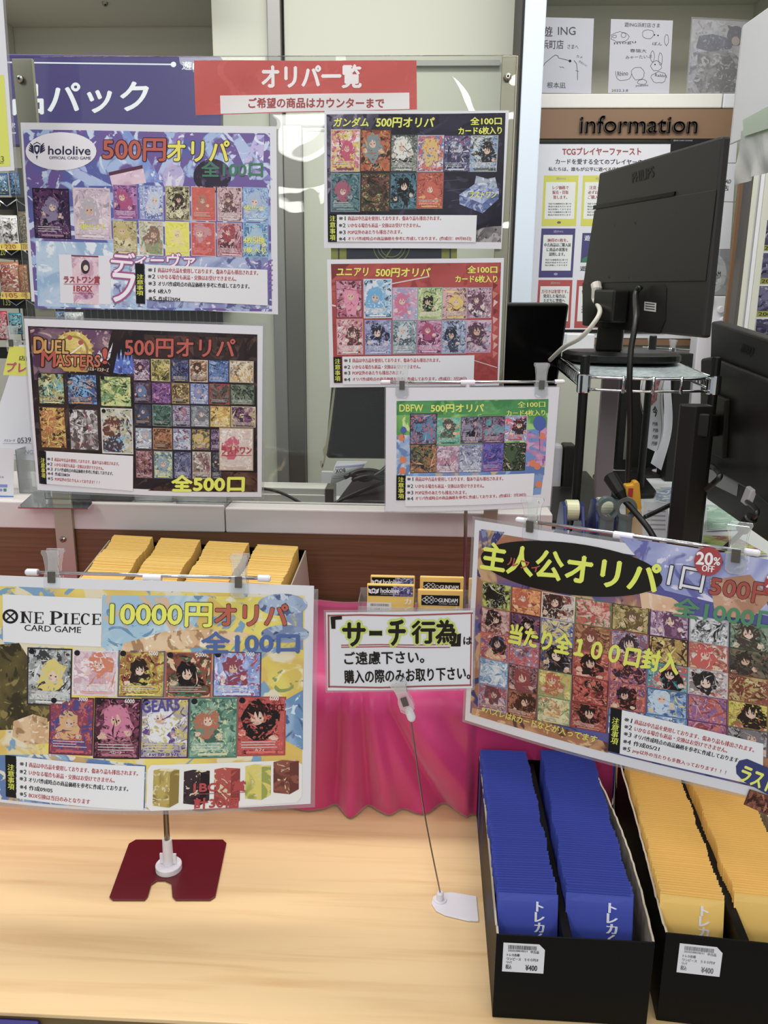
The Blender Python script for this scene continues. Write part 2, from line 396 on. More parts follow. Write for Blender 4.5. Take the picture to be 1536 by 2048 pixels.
def card(sh, root, box, pal, seed, mode='p', st=2, cost=None, power=None, band=None, label=None, quad=None):
    """one trading card picture: abstract art in the card's colours, a plain figure-like blot, a rules strip"""
    r = random.Random(seed*17+3); I = Ink(sh)
    if quad: u_ = I.pts(quad)
    else:
        a = sh.uv(box[0], box[1]); c = sh.uv(box[2], box[3]); u_ = [a, np.array([c[0], a[1]]), c, np.array([a[0], c[1]])]
    def m(x, y): return u_[0]*(1-x)*(1-y)+u_[1]*x*(1-y)+u_[2]*x*y+u_[3]*(1-x)*y
    cw = np.linalg.norm((u_[1]-u_[0])*np.array([sh.w, sh.h])); ch = np.linalg.norm((u_[3]-u_[0])*np.array([sh.w, sh.h])); asp = cw/ch
    fr = 2.1/cw
    def q(x0, y0, x1, y1, c, s_, n=3, f=0.0):
        UV = [m(x0+(x1-x0)*i/n, y0+(y1-y0)*j/n) for j in range(n+1) for i in range(n+1)]
        I.put(UV, [(j*(n+1)+i, (j+1)*(n+1)+i, (j+1)*(n+1)+i+1, j*(n+1)+i+1) for j in range(n) for i in range(n)], c, s_, f, seed*3.7)
    q(0, 0, 1, 1, pal[5] if len(pal) > 5 else pal[r.choice((0, 2))], st)
    q(0.03, 0.025, 0.97, 0.975, pal[:4], st+1, f=fr)
    def cl(v): return min(0.965, max(0.035, v))
    def blob(cx, cy, rx, ry, c, s_, k=14, jit=0.2, f=None, spike=0, rot=0.0):
        ring = []
        for i in range(k):
            an = 2*math.pi*i/k; rr = 1+r.uniform(-jit, jit)+(spike if i % 2 else 0); x, y = rx*rr*math.cos(an), ry*rr*math.sin(an)
            ring.append(m(cl(cx+x*math.cos(rot)-y*math.sin(rot)/asp*.7), cl(cy+x*math.sin(rot)*asp*.7+y*math.cos(rot))))
        I.fan(m(cl(cx), cl(cy)), ring, c, s_, fr*1.3 if f is None else f, seed*1.9+cx)
    def shard(n, s_, L0, L1, wd, cols):
        for i in range(n):
            x, y = r.uniform(0.05, 0.95), r.uniform(0.05, 0.92); an = r.uniform(0, 6.28); L = r.uniform(L0, L1); w_ = r.uniform(0.3, 1)*wd
            p = [(x, y), (x+L*.5*math.cos(an)+w_*math.cos(an+1.57), y+(L*.5*math.sin(an)+w_*math.sin(an+1.57))*asp), (x+L*math.cos(an+.15), y+L*math.sin(an+.15)*asp), (x+L*.5*math.cos(an)-w_*math.cos(an+1.57), y+(L*.5*math.sin(an)-w_*math.sin(an+1.57))*asp)]
            I.uvpoly([m(cl(a_), cl(b_)) for a_, b_ in p], r.choice(cols), s_)
    hair = pal[4] if len(pal) > 4 else pal[2]
    shard(8, st+1.5, 0.2, 0.6, 0.05, pal[:4])
    if mode == 'p':
        cx, cy = 0.5+r.uniform(-0.14, 0.14), 0.33+r.uniform(-0.08, 0.10); hr = r.uniform(0.17, 0.27); tl = r.uniform(-.5, .5)
        body = pal[r.choice((1, 2, 3))]
        blob(cx-tl*.12, cy+hr*asp*2.1, hr*r.uniform(1.2, 1.8), hr*asp*1.8, (body, pal[2], pal[3], hair), st+2, 11, 0.35, rot=tl)
        blob(cx+r.uniform(-.1, .1), cy+hr*asp*r.uniform(.3, 1.2), hr*1.35, hr*asp*r.uniform(1.2, 2.0), (hair, hair, pal[0], hair), st+2.3, 15, 0.3, rot=tl)
        blob(cx, cy, hr*1.05, hr*asp*1.1, (hair, hair, pal[1], hair), st+2.6, 17, 0.12, spike=r.uniform(0.05, 0.2), rot=tl)
        skin = r.choice(('dcb8a2', 'd4ac94', 'e0c2b0'))
        blob(cx+tl*.05, cy+hr*asp*0.30, hr*0.50, hr*asp*0.58, (skin, skin, 'c89c86', skin), st+3, 12, 0.08, rot=tl)
        for i in range(5):
            xx = cx+hr*(-.6+.3*i)+r.uniform(-.03, .03); yy = cy-hr*asp*.25
            I.uvpoly([m(cl(xx-hr*.2), cl(yy-hr*asp*.3)), m(cl(xx+hr*.2), cl(yy-hr*asp*.3)), m(cl(xx+hr*.12+tl*.08), cl(yy+hr*asp*r.uniform(.35, .75)))], hair, st+3.5)
        for sg in (-1, 1):
            xx = cx+tl*.05+sg*hr*.24; yy = cy+hr*asp*(.30+sg*tl*.12)
            I.uvpoly([m(xx-hr*.09, yy-hr*asp*.06), m(xx+hr*.09, yy-hr*asp*.06), m(xx+hr*.06, yy+hr*asp*.07), m(xx-hr*.06, yy+hr*asp*.07)], pal[2] if sg*tl > .9 else '3a2c30', st+3.7)
        for sg in (-1, 1): blob(cx+sg*hr*1.2, cy+hr*asp*r.uniform(1.2, 2.2), hr*.4, hr*asp*.35, (skin, pal[3], skin, body), st+3, 9, 0.3, rot=tl)
        shard(5, st+4, 0.15, 0.5, 0.025, list(pal[:4])+[hair])
    elif mode == 'm':
        for i in range(5): blob(r.uniform(.2, .8), r.uniform(.2, .7), r.uniform(.1, .26), r.uniform(.08, .22)*asp*1.3, (r.choice(pal), hair, pal[1], r.choice(pal)), st+2+i*.3, 11, 0.35, spike=0.25, rot=r.uniform(-1, 1))
        shard(12, st+4, 0.2, 0.7, 0.035, list(pal[:4])+[hair])
    if band is None: band = r.random() < 0.75
    if band:
        q(0.06, 0.74, 0.94, 0.90, (pal[1], pal[0], pal[3], pal[1]), st+4, f=fr*2)
        for i in range(3): q(0.1, 0.757+i*.045, r.uniform(0.6, 0.9), 0.769+i*.045, 'd2ccca', st+4.8, 1)
        q(0.2, 0.915, 0.8, 0.955, pal[3], st+4.5, 1)
    if cost is not None:
        ring = [m(0.1+0.065*math.cos(6.283*i/14), 0.065+0.065*asp*math.sin(6.283*i/14)) for i in range(14)]
        I.fan(m(0.1, 0.065), ring, '1b1a22', st+5)
    o = I.build('card_picture', root, label)
    if power or cost is not None:
        pass
    return o

NOTE = ['商品は中古品を使用しております、傷あり品も排出されます。', 'いかなる場合も返品・交換はお受けできません。', 'オリパ作成時点の商品価格を参考に作成しております。', 'POP以外のあたりも排出されます。']
RED, BLK = 'b3202c', '17171b'
def notice(sh, root, lab, box, lines, h, yel='e6ef32', labq=None, boxq=None):
    """white conditions panel with a black side label; lines = (text, number, xl, yl, xr, yr, colour)"""
    I = Ink(sh)
    if boxq: I.quad(boxq, 'e6e7ec', 12)
    else: I.rect(*box, 'e6e7ec', 12)
    p = I.build('notice_panel', root, 'white panel of conditions with dark red and black lines')
    I = Ink(sh)
    if labq: I.quad(labq, '15141a', 12)
    else: I.rect(*lab, '15141a', 12)
    k = I.build('notice_tab', root, 'black tab with yellow vertical writing')
    I = Ink(sh); w_ = lab[2]-lab[0]; hh = lab[3]-lab[1]
    if labq:
        for i, chh in enumerate('注意事項'):
            t = (i+0.5)/4*0.62+0.2; L = np.array(labq[0])*(1-t)+np.array(labq[3])*t; Rr = np.array(labq[1])*(1-t)+np.array(labq[2])*t
            I.text(chh, L*0.8+Rr*0.2, L*0.2+Rr*0.8, hh*0.14, yel, 13)
    else: I.vtext('注意事項', lab[0]+w_*0.18, lab[1]+hh*0.05 if w_ < 22 and hh < 62 else lab[1]+hh*0.26, lab[2]-w_*0.18, lab[3]-hh*0.04 if hh < 62 else lab[3]-hh*0.2, yel, 13)
    I.build('lettering', k)
    I = Ink(sh)
    for (t, no, xl, yl, xr, yr, c) in lines:
        d = (yr-yl)/(xr-xl); x2 = xl+h*1.55
        I.text('※'+no, (xl, yl), (x2, yl+d*(x2-xl)), h*0.92, BLK, 13, 0.05)
        x3 = xl+h*2.1
        I.text(t, (x3, yl+d*(x3-xl)), (xr, yr), h, c, 13, 0.07)
    I.build('lettering', p)
    return p

def vsheet(px4, y, bend=None): return Sheet(px4, (0, y, 0), (0, -1, 0), bend)
def posed(px4, loc, rot, bend=None):
    rx, ry, rz = (rad(a) for a in rot)
    Rm = np.array(Matrix.Rotation(rz, 3, 'Z') @ Matrix.Rotation(rx, 3, 'X') @ Matrix.Rotation(ry, 3, 'Y'))
    return Sheet(px4, loc, Rm @ np.array([0, -1.0, 0]), bend)

def pxr(x0, y0, x1, y1, y):
    a = at(x0, (y0+y1)/2, y=y)[0]; b = at(x1, (y0+y1)/2, y=y)[0]; t = at((x0+x1)/2, y0, y=y)[2]; c = at((x0+x1)/2, y1, y=y)[2]
    return a, b, c, t
def pbox(mb, x0, y0, x1, y1, y, d):
    a, b, c, t = pxr(x0, y0, x1, y1, y); return mb.box(a, b, y, y+d, c, t)

YP = 1.34            # front plane of the cashier counter and of the clear screen
LZ = 0.366           # its ledge height
# ================================================================ the setting
struct(MB().box(-3.2, 3.2, -2.6, 3.0, -0.84, -0.80).build('floor', noisy(mat('grey_floor', 'a9a59c', 0.4), 'a19d94', 'b0aca3', (1, 1, 1), 8)))
struct(MB().box(-3.2, 3.2, 2.80, 2.88, -0.8, 2.02).build('wall_back', M['cream_wall']))
struct(MB().box(-3.2, 3.2, 2.0, 3.0, 2.02, 2.06).build('ceiling', M['cream_wall']))

# sliding partition behind the clear screen
d1 = thing('door_1', (at(740, 960, y=2.4)[0], 2.4, -0.8), None, None); d1['kind'] = 'structure'
m = MB(); a, b, c, t = pxr(433, 0, 541, 600, 2.4); m.box(a, b, 2.40, 2.44, -0.8, 2.0); m.build('door_panel', M['cream'], d1, bevel=0.002)
a2, b2, _, _ = pxr(541, 0, 567, 600, 2.4); m = MB(); m.box(a2, b2, 2.385, 2.44, -0.8, 2.0)
m.build('steel_stile', M['steel'], d1, bevel=0.003)
a3, b3, _, _ = pxr(573, 300, 609, 960, 2.4); zt = at(590, 252, y=2.4)[2]; MB().box(a3, b3, 2.39, 2.44, -0.8, zt).build('steel_stile', M['darksteel'], d1, bevel=0.003)
m = MB(); a4, b4, _, _ = pxr(572, 0, 1050, 600, 2.4); m.box(a4, b4, 2.405, 2.44, zt+0.004, 2.0); m.box(b3+0.001, b4, 2.405, 2.44, -0.8, zt-0.004); m.build('door_panel', M['cream'], d1, bevel=0.002)
MB().box(a4-0.004, b4, 2.43, 2.436, -0.8, 2.0).build('shadow_gap', M['black'], d1)
m = MB(); pbox(m, 820, 120, 1000, 131, 2.39, 0.01); m.build('grey_rail', M['steel'], d1)
m = MB(); pbox(m, 612, 258, 648, 262, 2.402, 0.004); m.build('seam_strip', M['darksteel'], d1)

# blue-white end panel of the wall unit
pa, pb, _, _ = pxr(1037, 0, 1078, 620, 2.2)
struct(MB().box(pa, pb, 2.20, 2.79, -0.8, 2.0).build('trim_1', M['bluewhite'], bevel=0.003))
struct(MB().box(pa-0.006, pa-0.001, 2.21, 2.79, -0.8, 2.0).build('trim_2', M['black']))

# ================================================================ light wood front counter
ct = thing('display_counter', (0, 1.0, 0), 'pale wood-grain counter top in the foreground carrying the sign stands and card trays', 'counter')
MB().box(-1.6, 1.25, 0.660, YP-0.002, -0.005, 0.0).build('counter_top', M['counter'], ct, bevel=0.001)
MB().box(-1.6, 1.25, 0.661, 0.70, -0.8, -0.0055).build('front_panel', M['counter_edge'], ct)
bp = MB().box(-0.60, at(70, 2040, y=0.65)[0], 0.648, 0.6605, -0.14, -0.0065)
tag(bp.build('blue_case', mat('deep_blue_case', '2a2470', 0.5), bevel=0.003), 'dark blue case below the counter edge at the bottom left corner', 'case')

# ================================================================ cashier counter behind: brown front, white ledge
kc = thing('cashier_counter', (-0.6, 1.5, -0.8), 'higher brown wood cashier counter with white ledge behind the pink cloth', 'counter')
MB().box(-1.8, 0.235, YP, YP+0.03, -0.8, 0.322).build('front_panel', M['brown'], kc)
sx = at(450, 1030, y=YP)[0]
MB().box(-1.8, sx-0.0008, YP-0.002, 1.60, 0.322, LZ+0.004).build('ledge', M['ledge'], kc, bevel=0.0025)
le = at(1105, 1035, y=YP)[0]
MB().box(sx+0.0008, le, YP-0.002, YP+0.055, 0.322, LZ).build('ledge', M['ledge'], kc, bevel=0.0025)
MB().box(at(1062, 1030, y=YP)[0]-0.012, at(1062, 1030, y=YP)[0]+0.012, YP-0.0035, YP+0.0, 0.33, LZ-0.004).build('bracket', M['champagne'], kc)

# ================================================================ pink satin cloth over a riser
def cloth():
    mb = MB(); nx, ny = 220, 90
    rr = random.Random(3)
    def prof(t):     # t 0..1 from the back edge over the top and down the front
        if t < 0.42: return 1.325-(1.325-1.055)*(t/0.42), 0.205, 0.0
        if t < 0.52:
            k = (t-0.42)/0.10*math.pi/2; return 1.055-0.045*math.sin(k), 0.205-0.045*(1-math.cos(k)), 0.1*(t-0.42)/0.10
        k = (t-0.52)/0.48; return 1.010+0.016*k, 0.160*(1-k)+0.0035, 0.1+0.9*k
    def fold(x, d):
        f = 0
        for cx, am, wd, sl in ((-0.118, .014, .012, -.03), (-0.100, -.020, .007, -.01), (-0.086, .020, .007, .0), (-0.072, -.020, .007, .01), (-0.060, .022, .008, .03), (-0.040, -.030, .012, .085), (-0.015, .018, .022, .12), (0.03, -.014, .022, .10), (0.065, .010, .02, .03),
                               (-0.17, .012, .025, -.05), (-0.22, -.010, .02, -.03), (-0.30, .014, .04, .04), (-0.42, .012, .05, -.06), (0.10, .010, .03, .03), (0.19, .012, .04, .02), (-0.55, .012, .05, .05)):
            c = cx+sl*d; f += am*math.exp(-((x-c)/(wd*(0.6+0.9*d)))**2)
        return f*(d**0.55)*math.exp(-0.25*d)
    for j in range(ny+1):
        t = j/ny
        for i in range(nx+1):
            x = -0.80+1.20*i/nx; y, z, d = prof(t)
            f = fold(x, d) if d > 0 else 0
            hem = max(0, d-0.72)/0.28
            y2 = y-f-0.012*math.sin(math.pi*min(1, d*1.05))*(0.6+0.4*math.sin(x*31+2*d))-hem*(0.004+0.007*math.sin(x*39+1.6*math.sin(x*17))+0.002*math.sin(x*101))
            z2 = z+(0.0012*math.sin(x*61+t*9)+0.001*math.sin(x*23-t*14) if d < 0.05 else 0)+hem*0.004*(1+math.sin(x*71+2*math.sin(x*31)))*(1-d)*4
            if x > 0.080: y2 = max(y2, 1.0215+0.003*math.sin(x*60))
            mb.V.append((x, y2, max(z2, 0.0025)))
    for j in range(ny):
        for i in range(nx):
            a = j*(nx+1)+i; mb.F.append((a, a+nx+1, a+nx+2, a+1))
    o = mb.build('satin_cloth', M['pink'], smooth=True)
    so = o.modifiers.new('thickness', 'SOLIDIFY'); so.thickness = 0.0015; so.offset = 1
    return tag(o, 'hot pink satin cloth draped over a riser at the back of the wooden counter', 'cloth')
cloth()

# ================================================================ card trays full of pouches
def ribbon(mb, pts, z0, tops, th, inn):
    """upright card wall along pts (x, y) with its own top height at each point"""
    n = len(pts); P = np.array(pts, float)
    for i in range(n):
        t = P[min(i+1, n-1)]-P[max(i-1, 0)]; t /= np.linalg.norm(t); nn = np.array([-t[1], t[0]])*th*inn
        q = P[i]+nn
        mb.V += [(P[i][0], P[i][1], z0), (P[i][0], P[i][1], tops[i]), (q[0], q[1], tops[i]), (q[0], q[1], z0)]
    b = len(mb.V)-4*n
    for i in range(n-1):
        for k in range(4):
            a = b+4*i+k; a2 = b+4*i+(k+1) % 4; mb.F.append((a, a2, a2+4, a+4))
    mb.F.append((b, b+1, b+2, b+3)[::-1]); e = b+4*(n-1); mb.F.append((e, e+1, e+2, e+3))
    return mb
def tray(name, loc, rz, w, L, h, bowL, bowR, label, cat='tray', divx=0.5, divw=0.012, hb=None):
    t = thing(name, loc, label, cat, None, rz); rr = random.Random(int(w*1e5)+len(label))
    hb = hb or h
    MB().box(-w/2, w/2, 0, 0.0018, 0.0005, h).build('front_wall', M['tray'], t, local=True, bevel=0.0008)
    MB().box(-w/2, w/2, L-0.0018, L, 0.0005, hb*0.93).build('back_wall', M['tray'], t, local=True)
    MB().box(-w/2+.002, w/2-.002, 0.002, L-0.002, 0.0005, 0.002).build('base', M['kraft'], t, local=True)
    N_ = 40
    for sgn, bow in ((-1, bowL), (1, bowR)):
        pts = [(sgn*(w/2-0.0002)+sgn*bow*math.sin(math.pi*(i/N_)**0.8), 0.002+(L-0.004)*i/N_) for i in range(N_+1)]
        tops = [h+(hb-h)*i/N_-0.004*(i/N_ > 0.03)-abs(rr.gauss(0, 0.0012))+0.004*math.sin(i/N_*3.1) for i in range(N_+1)]
        o = ribbon(MB(), pts, 0.0005, tops, 0.0022, 1 if sgn > 0 else -1).build('side_wall', [M['tray'], M['kraft'], M['torn']], t, local=True)
        for p in o.data.polygons:
            if p.index < 4*N_: p.material_index = (0, 2, 1, 1)[p.index % 4]
    x = (divx-0.5)*w
    o = ribbon(MB(), [(x-divw/2, 0.004), (x-divw/2, L-0.004)], 0.002, [h-0.004, hb-0.01], divw, -1).build('divider', M['tray'], t, local=True, bevel=0.001)
    return t
def pouch_mesh(name, w, h, th, m, txt=True):
    mb = MB(); nz = 6
    prof = [(0, .15), (.06, .7), (.3, 1), (.7, 1), (.93, .55), (.985, .16), (1, .14)]
    for zf, tf in prof:
        for (xx, yy) in ((-w/2, -1), (-w/4, -1.0), (w/4, -1.0), (w/2, -1), (w/2, 1), (-w/2, 1)):
            e = 0.35 if abs(xx) == w/2 else 1
            mb.V.append((xx, yy*th/2*tf*e, zf*h))
    for j in range(len(prof)-1):
        for k in range(6): mb.F.append((j*6+k, j*6+(k+1) % 6, j*6+6+(k+1) % 6, j*6+6+k))
    mb.F.append(tuple(range(6))[::-1]); n = 6*(len(prof)-1); mb.F.append(tuple(n+k for k in range(6)))
    me = bpy.data.meshes.new(name); me.from_pydata(mb.V, [], mb.F); me.update(); me.materials.append(m); return me
PW, PH, PT = 0.0615, 0.116, 0.0028
me_b = pouch_mesh('blue_pouch', PW, PH, PT, M['bpack']); me_y = pouch_mesh('yellow_pouch', PW, PH, PT, M['ypack'])
def ordinal(n): return '%d%s' % (n, 'th' if 10 < n % 100 < 14 else {1: 'st', 2: 'nd', 3: 'rd'}.get(n % 10, 'th'))
def pouch_row(me, kind, p0, p1, n, zt, lean0, lean1, lab, grp, width=1.0, zback=None):
    """n pouches in a row; p0/p1 = plan position of the top edge of the first and last pouch"""
    rz = -math.atan2(p1[0]-p0[0], p1[1]-p0[1])
    for i in range(n):
        f = i/(n-1); ln = lean0+(lean1-lean0)*f+R.uniform(-.012, .012); z = zt+((zback or zt)-zt)*f+R.uniform(-.0013, .0010)
        x = p0[0]+(p1[0]-p0[0])*f+R.uniform(-.0009, .0009)+0.001*math.sin(i*0.33); y = p0[1]+(p1[1]-p0[1])*f
        o = bpy.data.objects.new(me.name, me); link(o)
        Mx = Matrix.Rotation(rz+R.uniform(-.012, .012), 4, 'Z') @ Matrix.Rotation(-ln, 4, 'X')
        top = Mx @ Vector((0, 0, PH))
        bot = z-top.z
        o.matrix_world = Matrix.Translation((x-top.x, y-top.y, max(bot, 0.0035))) @ Mx @ Matrix.Diagonal((width, 1, 1, 1))
        OFF[o.name] = None
        w = 'frontmost' if i == 0 else ('rearmost' if i == n-1 else ordinal(i+1)+' from the front')
        tag(o, lab % (w if i else 'frontmost'), 'card pouch', grp)
        if i == 0: first = o
    return first
def tray_lettering(o, dx=0.012):
    """white brush lettering on the visible face of the frontmost pouch"""
    h0 = PH; sh = Sheet(None, (0, -PT*0.62, 0), (0, -1, 0), None, pts=[(-PW/2, -PT*0.62, h0), (PW/2, -PT*0.62, h0), (PW/2, -PT*0.62, 0), (-PW/2, -PT*0.62, 0)])
    I = Ink(sh); V = []
    for i, ch in enumerate('トレカくじ'):
        v, f = glyphs(ch, 3); lo, hi = v.min(0), v.max(0); s_ = 0.0088
        x = (v[:, 0]-(lo[0]+hi[0])/2)*s_*1.15/ max(hi-lo) ; y = (v[:, 1]-(lo[1]+hi[1])/2)*s_*1.15/max(hi-lo)
        for kk, bx in enumerate((-.0006, .0006)):
            UV = [((dx*1.0+a_+bx+PW/2)/PW, (0.012+i*0.0108-b_)/PH) for a_, b_ in zip(x, y)]
            I.put(UV, f, 'eef0fa', 3+kk*.2)
    OFF[o.name] = None
    return I.build('lettering', o, 'white brush lettering')
def price_label(t, x, z, w, h, tone):
    """white shop price ticket with a clipped corner on the tray front"""
    y = -0.0006; P = [(x, z), (x, z+h), (x+w*0.86, z+h), (x+w, z+h*0.82), (x+w, z)]
    o = MB().prism([(a, y+0.0004, b) for a, b in P], (0, -0.0004, 0)).build('price_label', M['paper'], t, local=True)
    sh = Sheet(None, (0, y, 0), (0, -1, 0), None, pts=[(x, y, z+h), (x+w, y, z+h), (x+w, y, z), (x, y, z)])
    I = Ink(sh)
    r = random.Random(5); u = 0.12
    while u < 0.80:
        d = r.choice((0.006, 0.011)); I.uvrect(u, 0.06, u+d, 0.20, tone, 2, 1); u += d+r.choice((0.006, 0.011))
    def tx(s_, u0, u1, v0, v1, b=0.05):
        v, f = glyphs(s_, 2); lo, hi = v.min(0), v.max(0)
        for kk, dx in enumerate((-b, b)):
            I.put([(u0+(u1-u0)*(a_-lo[0])/(hi[0]-lo[0])+dx*0.04, v1-(v1-v0)*(b_-lo[1])/(hi[1]-lo[1])) for a_, b_ in v], f, tone, 2+kk*.2)
    tx('2222230010211', 0.12, 0.58, 0.22, 0.28); tx('中古品', 0.66, 0.86, 0.21, 0.31)
    tx('トレカ各種', 0.10, 0.40, 0.35, 0.45); tx('ワンピース　５００円オ', 0.10, 0.86, 0.49, 0.59); tx('リパ', 0.10, 0.22, 0.62, 0.70); tx('税込', 0.08, 0.22, 0.74, 0.90); tx('¥400', 0.56, 0.84, 0.72, 0.92, 0.10)
    I.build('lettering', o)

B0 = at(985, 2040, z=0); B1 = at(1298, 2044, z=0)
bw = 0.1545; bc = (B0[0]+0.0772, 0.679)
tb = tray('card_tray', (bc[0], bc[1], 0), rad(-1.0), bw, 0.338, 0.101, 0.000, 0.008, 'black card tray holding two rows of blue pouches, priced 400 yen', divx=0.46, divw=0.009)
price_label(tb, -0.070, 0.058, 0.041, 0.034, '33343a')
f1 = pouch_row(me_b, 'blue', (0.1215, 0.7215), (0.1228, 0.997), 73, 0.1150, rad(14), rad(6), 'blue card pouch %s in the left row of the blue-filled tray', 'blue pouches in the left row', 1.0, 0.117)
f1['label'] = 'frontmost blue pouch with white brush lettering in the left row of its tray'
f2 = pouch_row(me_b, 'blue', (0.1960, 0.7240), (0.2085, 1.000), 73, 0.1150, rad(14), rad(6), 'blue card pouch %s in the right row of the blue-filled tray', 'blue pouches in the right row', 1.10, 0.117)
f2['label'] = 'frontmost blue pouch with white brush lettering in the right row of its tray'
YR = rad(-5.2)
ty = tray('card_tray', (0.3325, 0.6785, 0), YR, 0.160, 0.325, 0.106, 0.0, 0.006, 'black card tray of yellow pouches at the right picture edge, priced 400 yen', divx=0.475, divw=0.010)
price_label(ty, -0.066, 0.062, 0.041, 0.034, '75767c')
f3 = pouch_row(me_y, 'yellow', (0.2905, 0.7260), (0.3170, 0.985), 70, 0.1150, rad(14), rad(6), 'yellow card pouch %s in the left row of the right-hand tray', 'yellow pouches in the left row', 1.03, 0.117)
f3['label'] = 'frontmost yellow pouch with white brush lettering in the left row of its tray'
f4 = pouch_row(me_y, 'yellow', (0.3690, 0.7320), (0.3950, 0.985), 68, 0.1150, rad(14), rad(6), 'yellow card pouch %s in the right row of the right-hand tray', 'yellow pouches in the right row', 1.06, 0.117)
for f in (f1, f2, f3): tray_lettering(f)

# the yellow-filled box up on the pink riser: tilted towards the customer
bbR = Matrix.Translation((-0.36, 1.235, 0.2065)) @ Matrix.Rotation(rad(-6), 4, 'Z') @ Matrix.Rotation(rad(17), 4, 'X')
bb = bpy.data.objects.new('card_box', None); link(bb); bb.matrix_world = bbR; OFF[bb.name] = None
tag(bb, 'open card box of yellow pouches in four rows on the pink riser', 'box')
BWd, BLn = 0.345, 0.17
MB().box(-BWd/2, BWd/2, -BLn/2, BLn/2, 0, 0.002).build('base', M['kraft'], bb, local=True)
for nm, a in (('side_wall', (-BWd/2, -BWd/2+.002, -BLn/2, BLn/2, 0, .085)), ('side_wall', (BWd/2-.002, BWd/2, -BLn/2, BLn/2, 0, .085)), ('front_wall', (-BWd/2, BWd/2, -BLn/2-.002, -BLn/2, 0, .05)), ('back_wall', (-BWd/2, BWd/2, BLn/2, BLn/2+.002, 0, .085))):
    MB().box(*a).build(nm, M['torn'] if nm == 'side_wall' else M['tray'], bb, local=True)
for k in (-1, 0, 1): MB().box(k*0.084-0.0035, k*0.084+0.0035, -BLn/2+.001, BLn/2-.001, 0.002, 0.078).build('divider', M['tray'], bb, local=True)
mb = MB()
for k in range(4):
    cx = (k-1.5)*0.084
    for i in range(70):
        y = -BLn/2+0.012+i*(BLn-0.02)/69; zt_ = 0.095+R.uniform(-.0006, .0006)+0.002*math.sin(i*.2+k)
        mb.obox((cx+R.uniform(-.0008, .0008), y, zt_/2+0.002), (1, 0, 0), (0, 1, 0), (0, 0.12, 0.993), 0.0345, 0.00095, zt_/2-0.002)
o = mb.build('yellow_pouch_rows', M['ypack'])
o.matrix_world = bbR
tag(o, 'tightly packed yellow pouches filling the four rows of the box on the pink riser', 'card pouches', None, 'stuff')

# ================================================================ clear screen on two metal posts
ac = thing('clear_screen', (at(33, 560, y=YP)[0], YP, 0.25), 'clear acrylic screen on two metal posts, covered with posters, before the cashier counter', 'screen')
AY = YP-0.012
xl = -0.640; xr = at(1030, 200, y=AY)[0]; zt = at(500, 112, y=AY)[2]
MB().box(xl, xr, AY-0.002, AY+0.002, LZ+0.012, zt).build('acrylic_sheet', M['acrylic'], ac, bevel=0.001)
def post(x0, x1, z0, z1):
    p = MB(); y0 = AY+0.0045
    p.box(x0, x1, y0-0.002, y0, z0, z1); p.box(x1-0.003, x1, y0, YP-0.003, z0, z1)
    o = p.build('post', M['champagne'], ac, bevel=0.0012)
    for zz in (z1-0.030, 0.306):
        q = MB(); xc = (x0+x1)/2-0.003; yy = AY-0.0022 if zz > LZ else y0-0.002
        pts = [(xc, yy-0.0001*k, zz) for k in range(2)]
        q.tube([(xc, yy, zz), (xc, yy-.003, zz), (xc, yy-.0048, zz)], [.0058, .0052, .0028], 14); q.build('screw', M['screw'], o, smooth=False)
        MB().tube([(xc, yy-.0045, zz), (xc, yy-.0056, zz)], .0018, 6).build('screw_slot', M['black'], o)
x0 = at(22, 125, y=AY)[0]; post(x0, x0+0.032, 0.215, at(40, 116, y=AY)[2])
x1 = at(1003, 150, y=AY)[0]; post(x1, x1+0.024, 0.215, at(1015, 110, y=AY)[2])

FRONT = AY-0.0035       # posters taped to the front of the screen
def poster(name, px4, y, label, bend=None, cat='poster', film=0.0, sh=None, pm='paper'):
    sh = sh or vsheet(px4, y, bend)
    c = sum(sh.C)/4; t = thing(name, (c[0], c[1], min(q[2] for q in sh.C)), label, cat)
    sh.slab('sheet', M[pm], t)
    if film: sh.slab('laminate_film', M['film'], t, th=0.0002, grow=film, h=-0.0006)
    return sh, t

# ---- red banner
sh, t = poster('banner', [(388, 121), (833, 121), (834, 219), (391, 230)], FRONT-0.003, 'wide red paper banner with white headline taped at top of clear screen', lambda u, v: 0.0012*math.sin(u*9+v*4))
I = Ink(sh); I.uvrect(0, 0, 1, 1, ('c8382f', 'c2322b', 'c8382f', 'cc4038'), 0, 14, 6, 2); I.build('red_print', t)
I = Ink(sh); I.rect(440, 191, 819, 218, 'e8e4e4', 2); p = I.build('white_panel', t)
I = Ink(sh); I.text('ご希望の商品はカウンターまで', (497, 206), (768, 206), 20, 'a8282c', 4, 0.06); I.build('lettering', p, 'dark red lettering')
I = Ink(sh); I.text('オリパ一覧', (524, 153), (722, 153), 46, 'f2ecec', 4, 0.07); I.build('title_lettering', t, 'white headline lettering')

# ---- big purple-blue poster, upper left
PB = lambda a: (lambda u, v: a*math.sin(math.pi*u)*v+0.0015*math.sin(7*u+3*v))
sh, t = poster('poster', [(41, 245), (553, 253), (556, 629), (63, 603)], FRONT-0.004, 'large poster in purple and blue with white oval logo, top left on clear screen', PB(0.006))
I = Ink(sh)
I.quad([(46, 259), (540, 267), (544, 623), (71, 617)], ('4a56a8', '6b4f9e', '9fb8e4', 'c9d8f2'), 0, 16, 9, 3)
for (a, b, c, d, col) in ((75, 300, 200, 372, '98b6e0'), (250, 262, 300, 365, '6c8ed8'), (360, 265, 330, 360, '8a6cc0'), (470, 268, 520, 360, '5a3a86'), (520, 270, 500, 350, 'c2b6e6')):
    I.poly([(a-9, b), (a+9, b), (c+26, d), (c-20, d)], (col, 'aebfe8', '7f77c4', 'dfe6f6'), 1, 12, a)
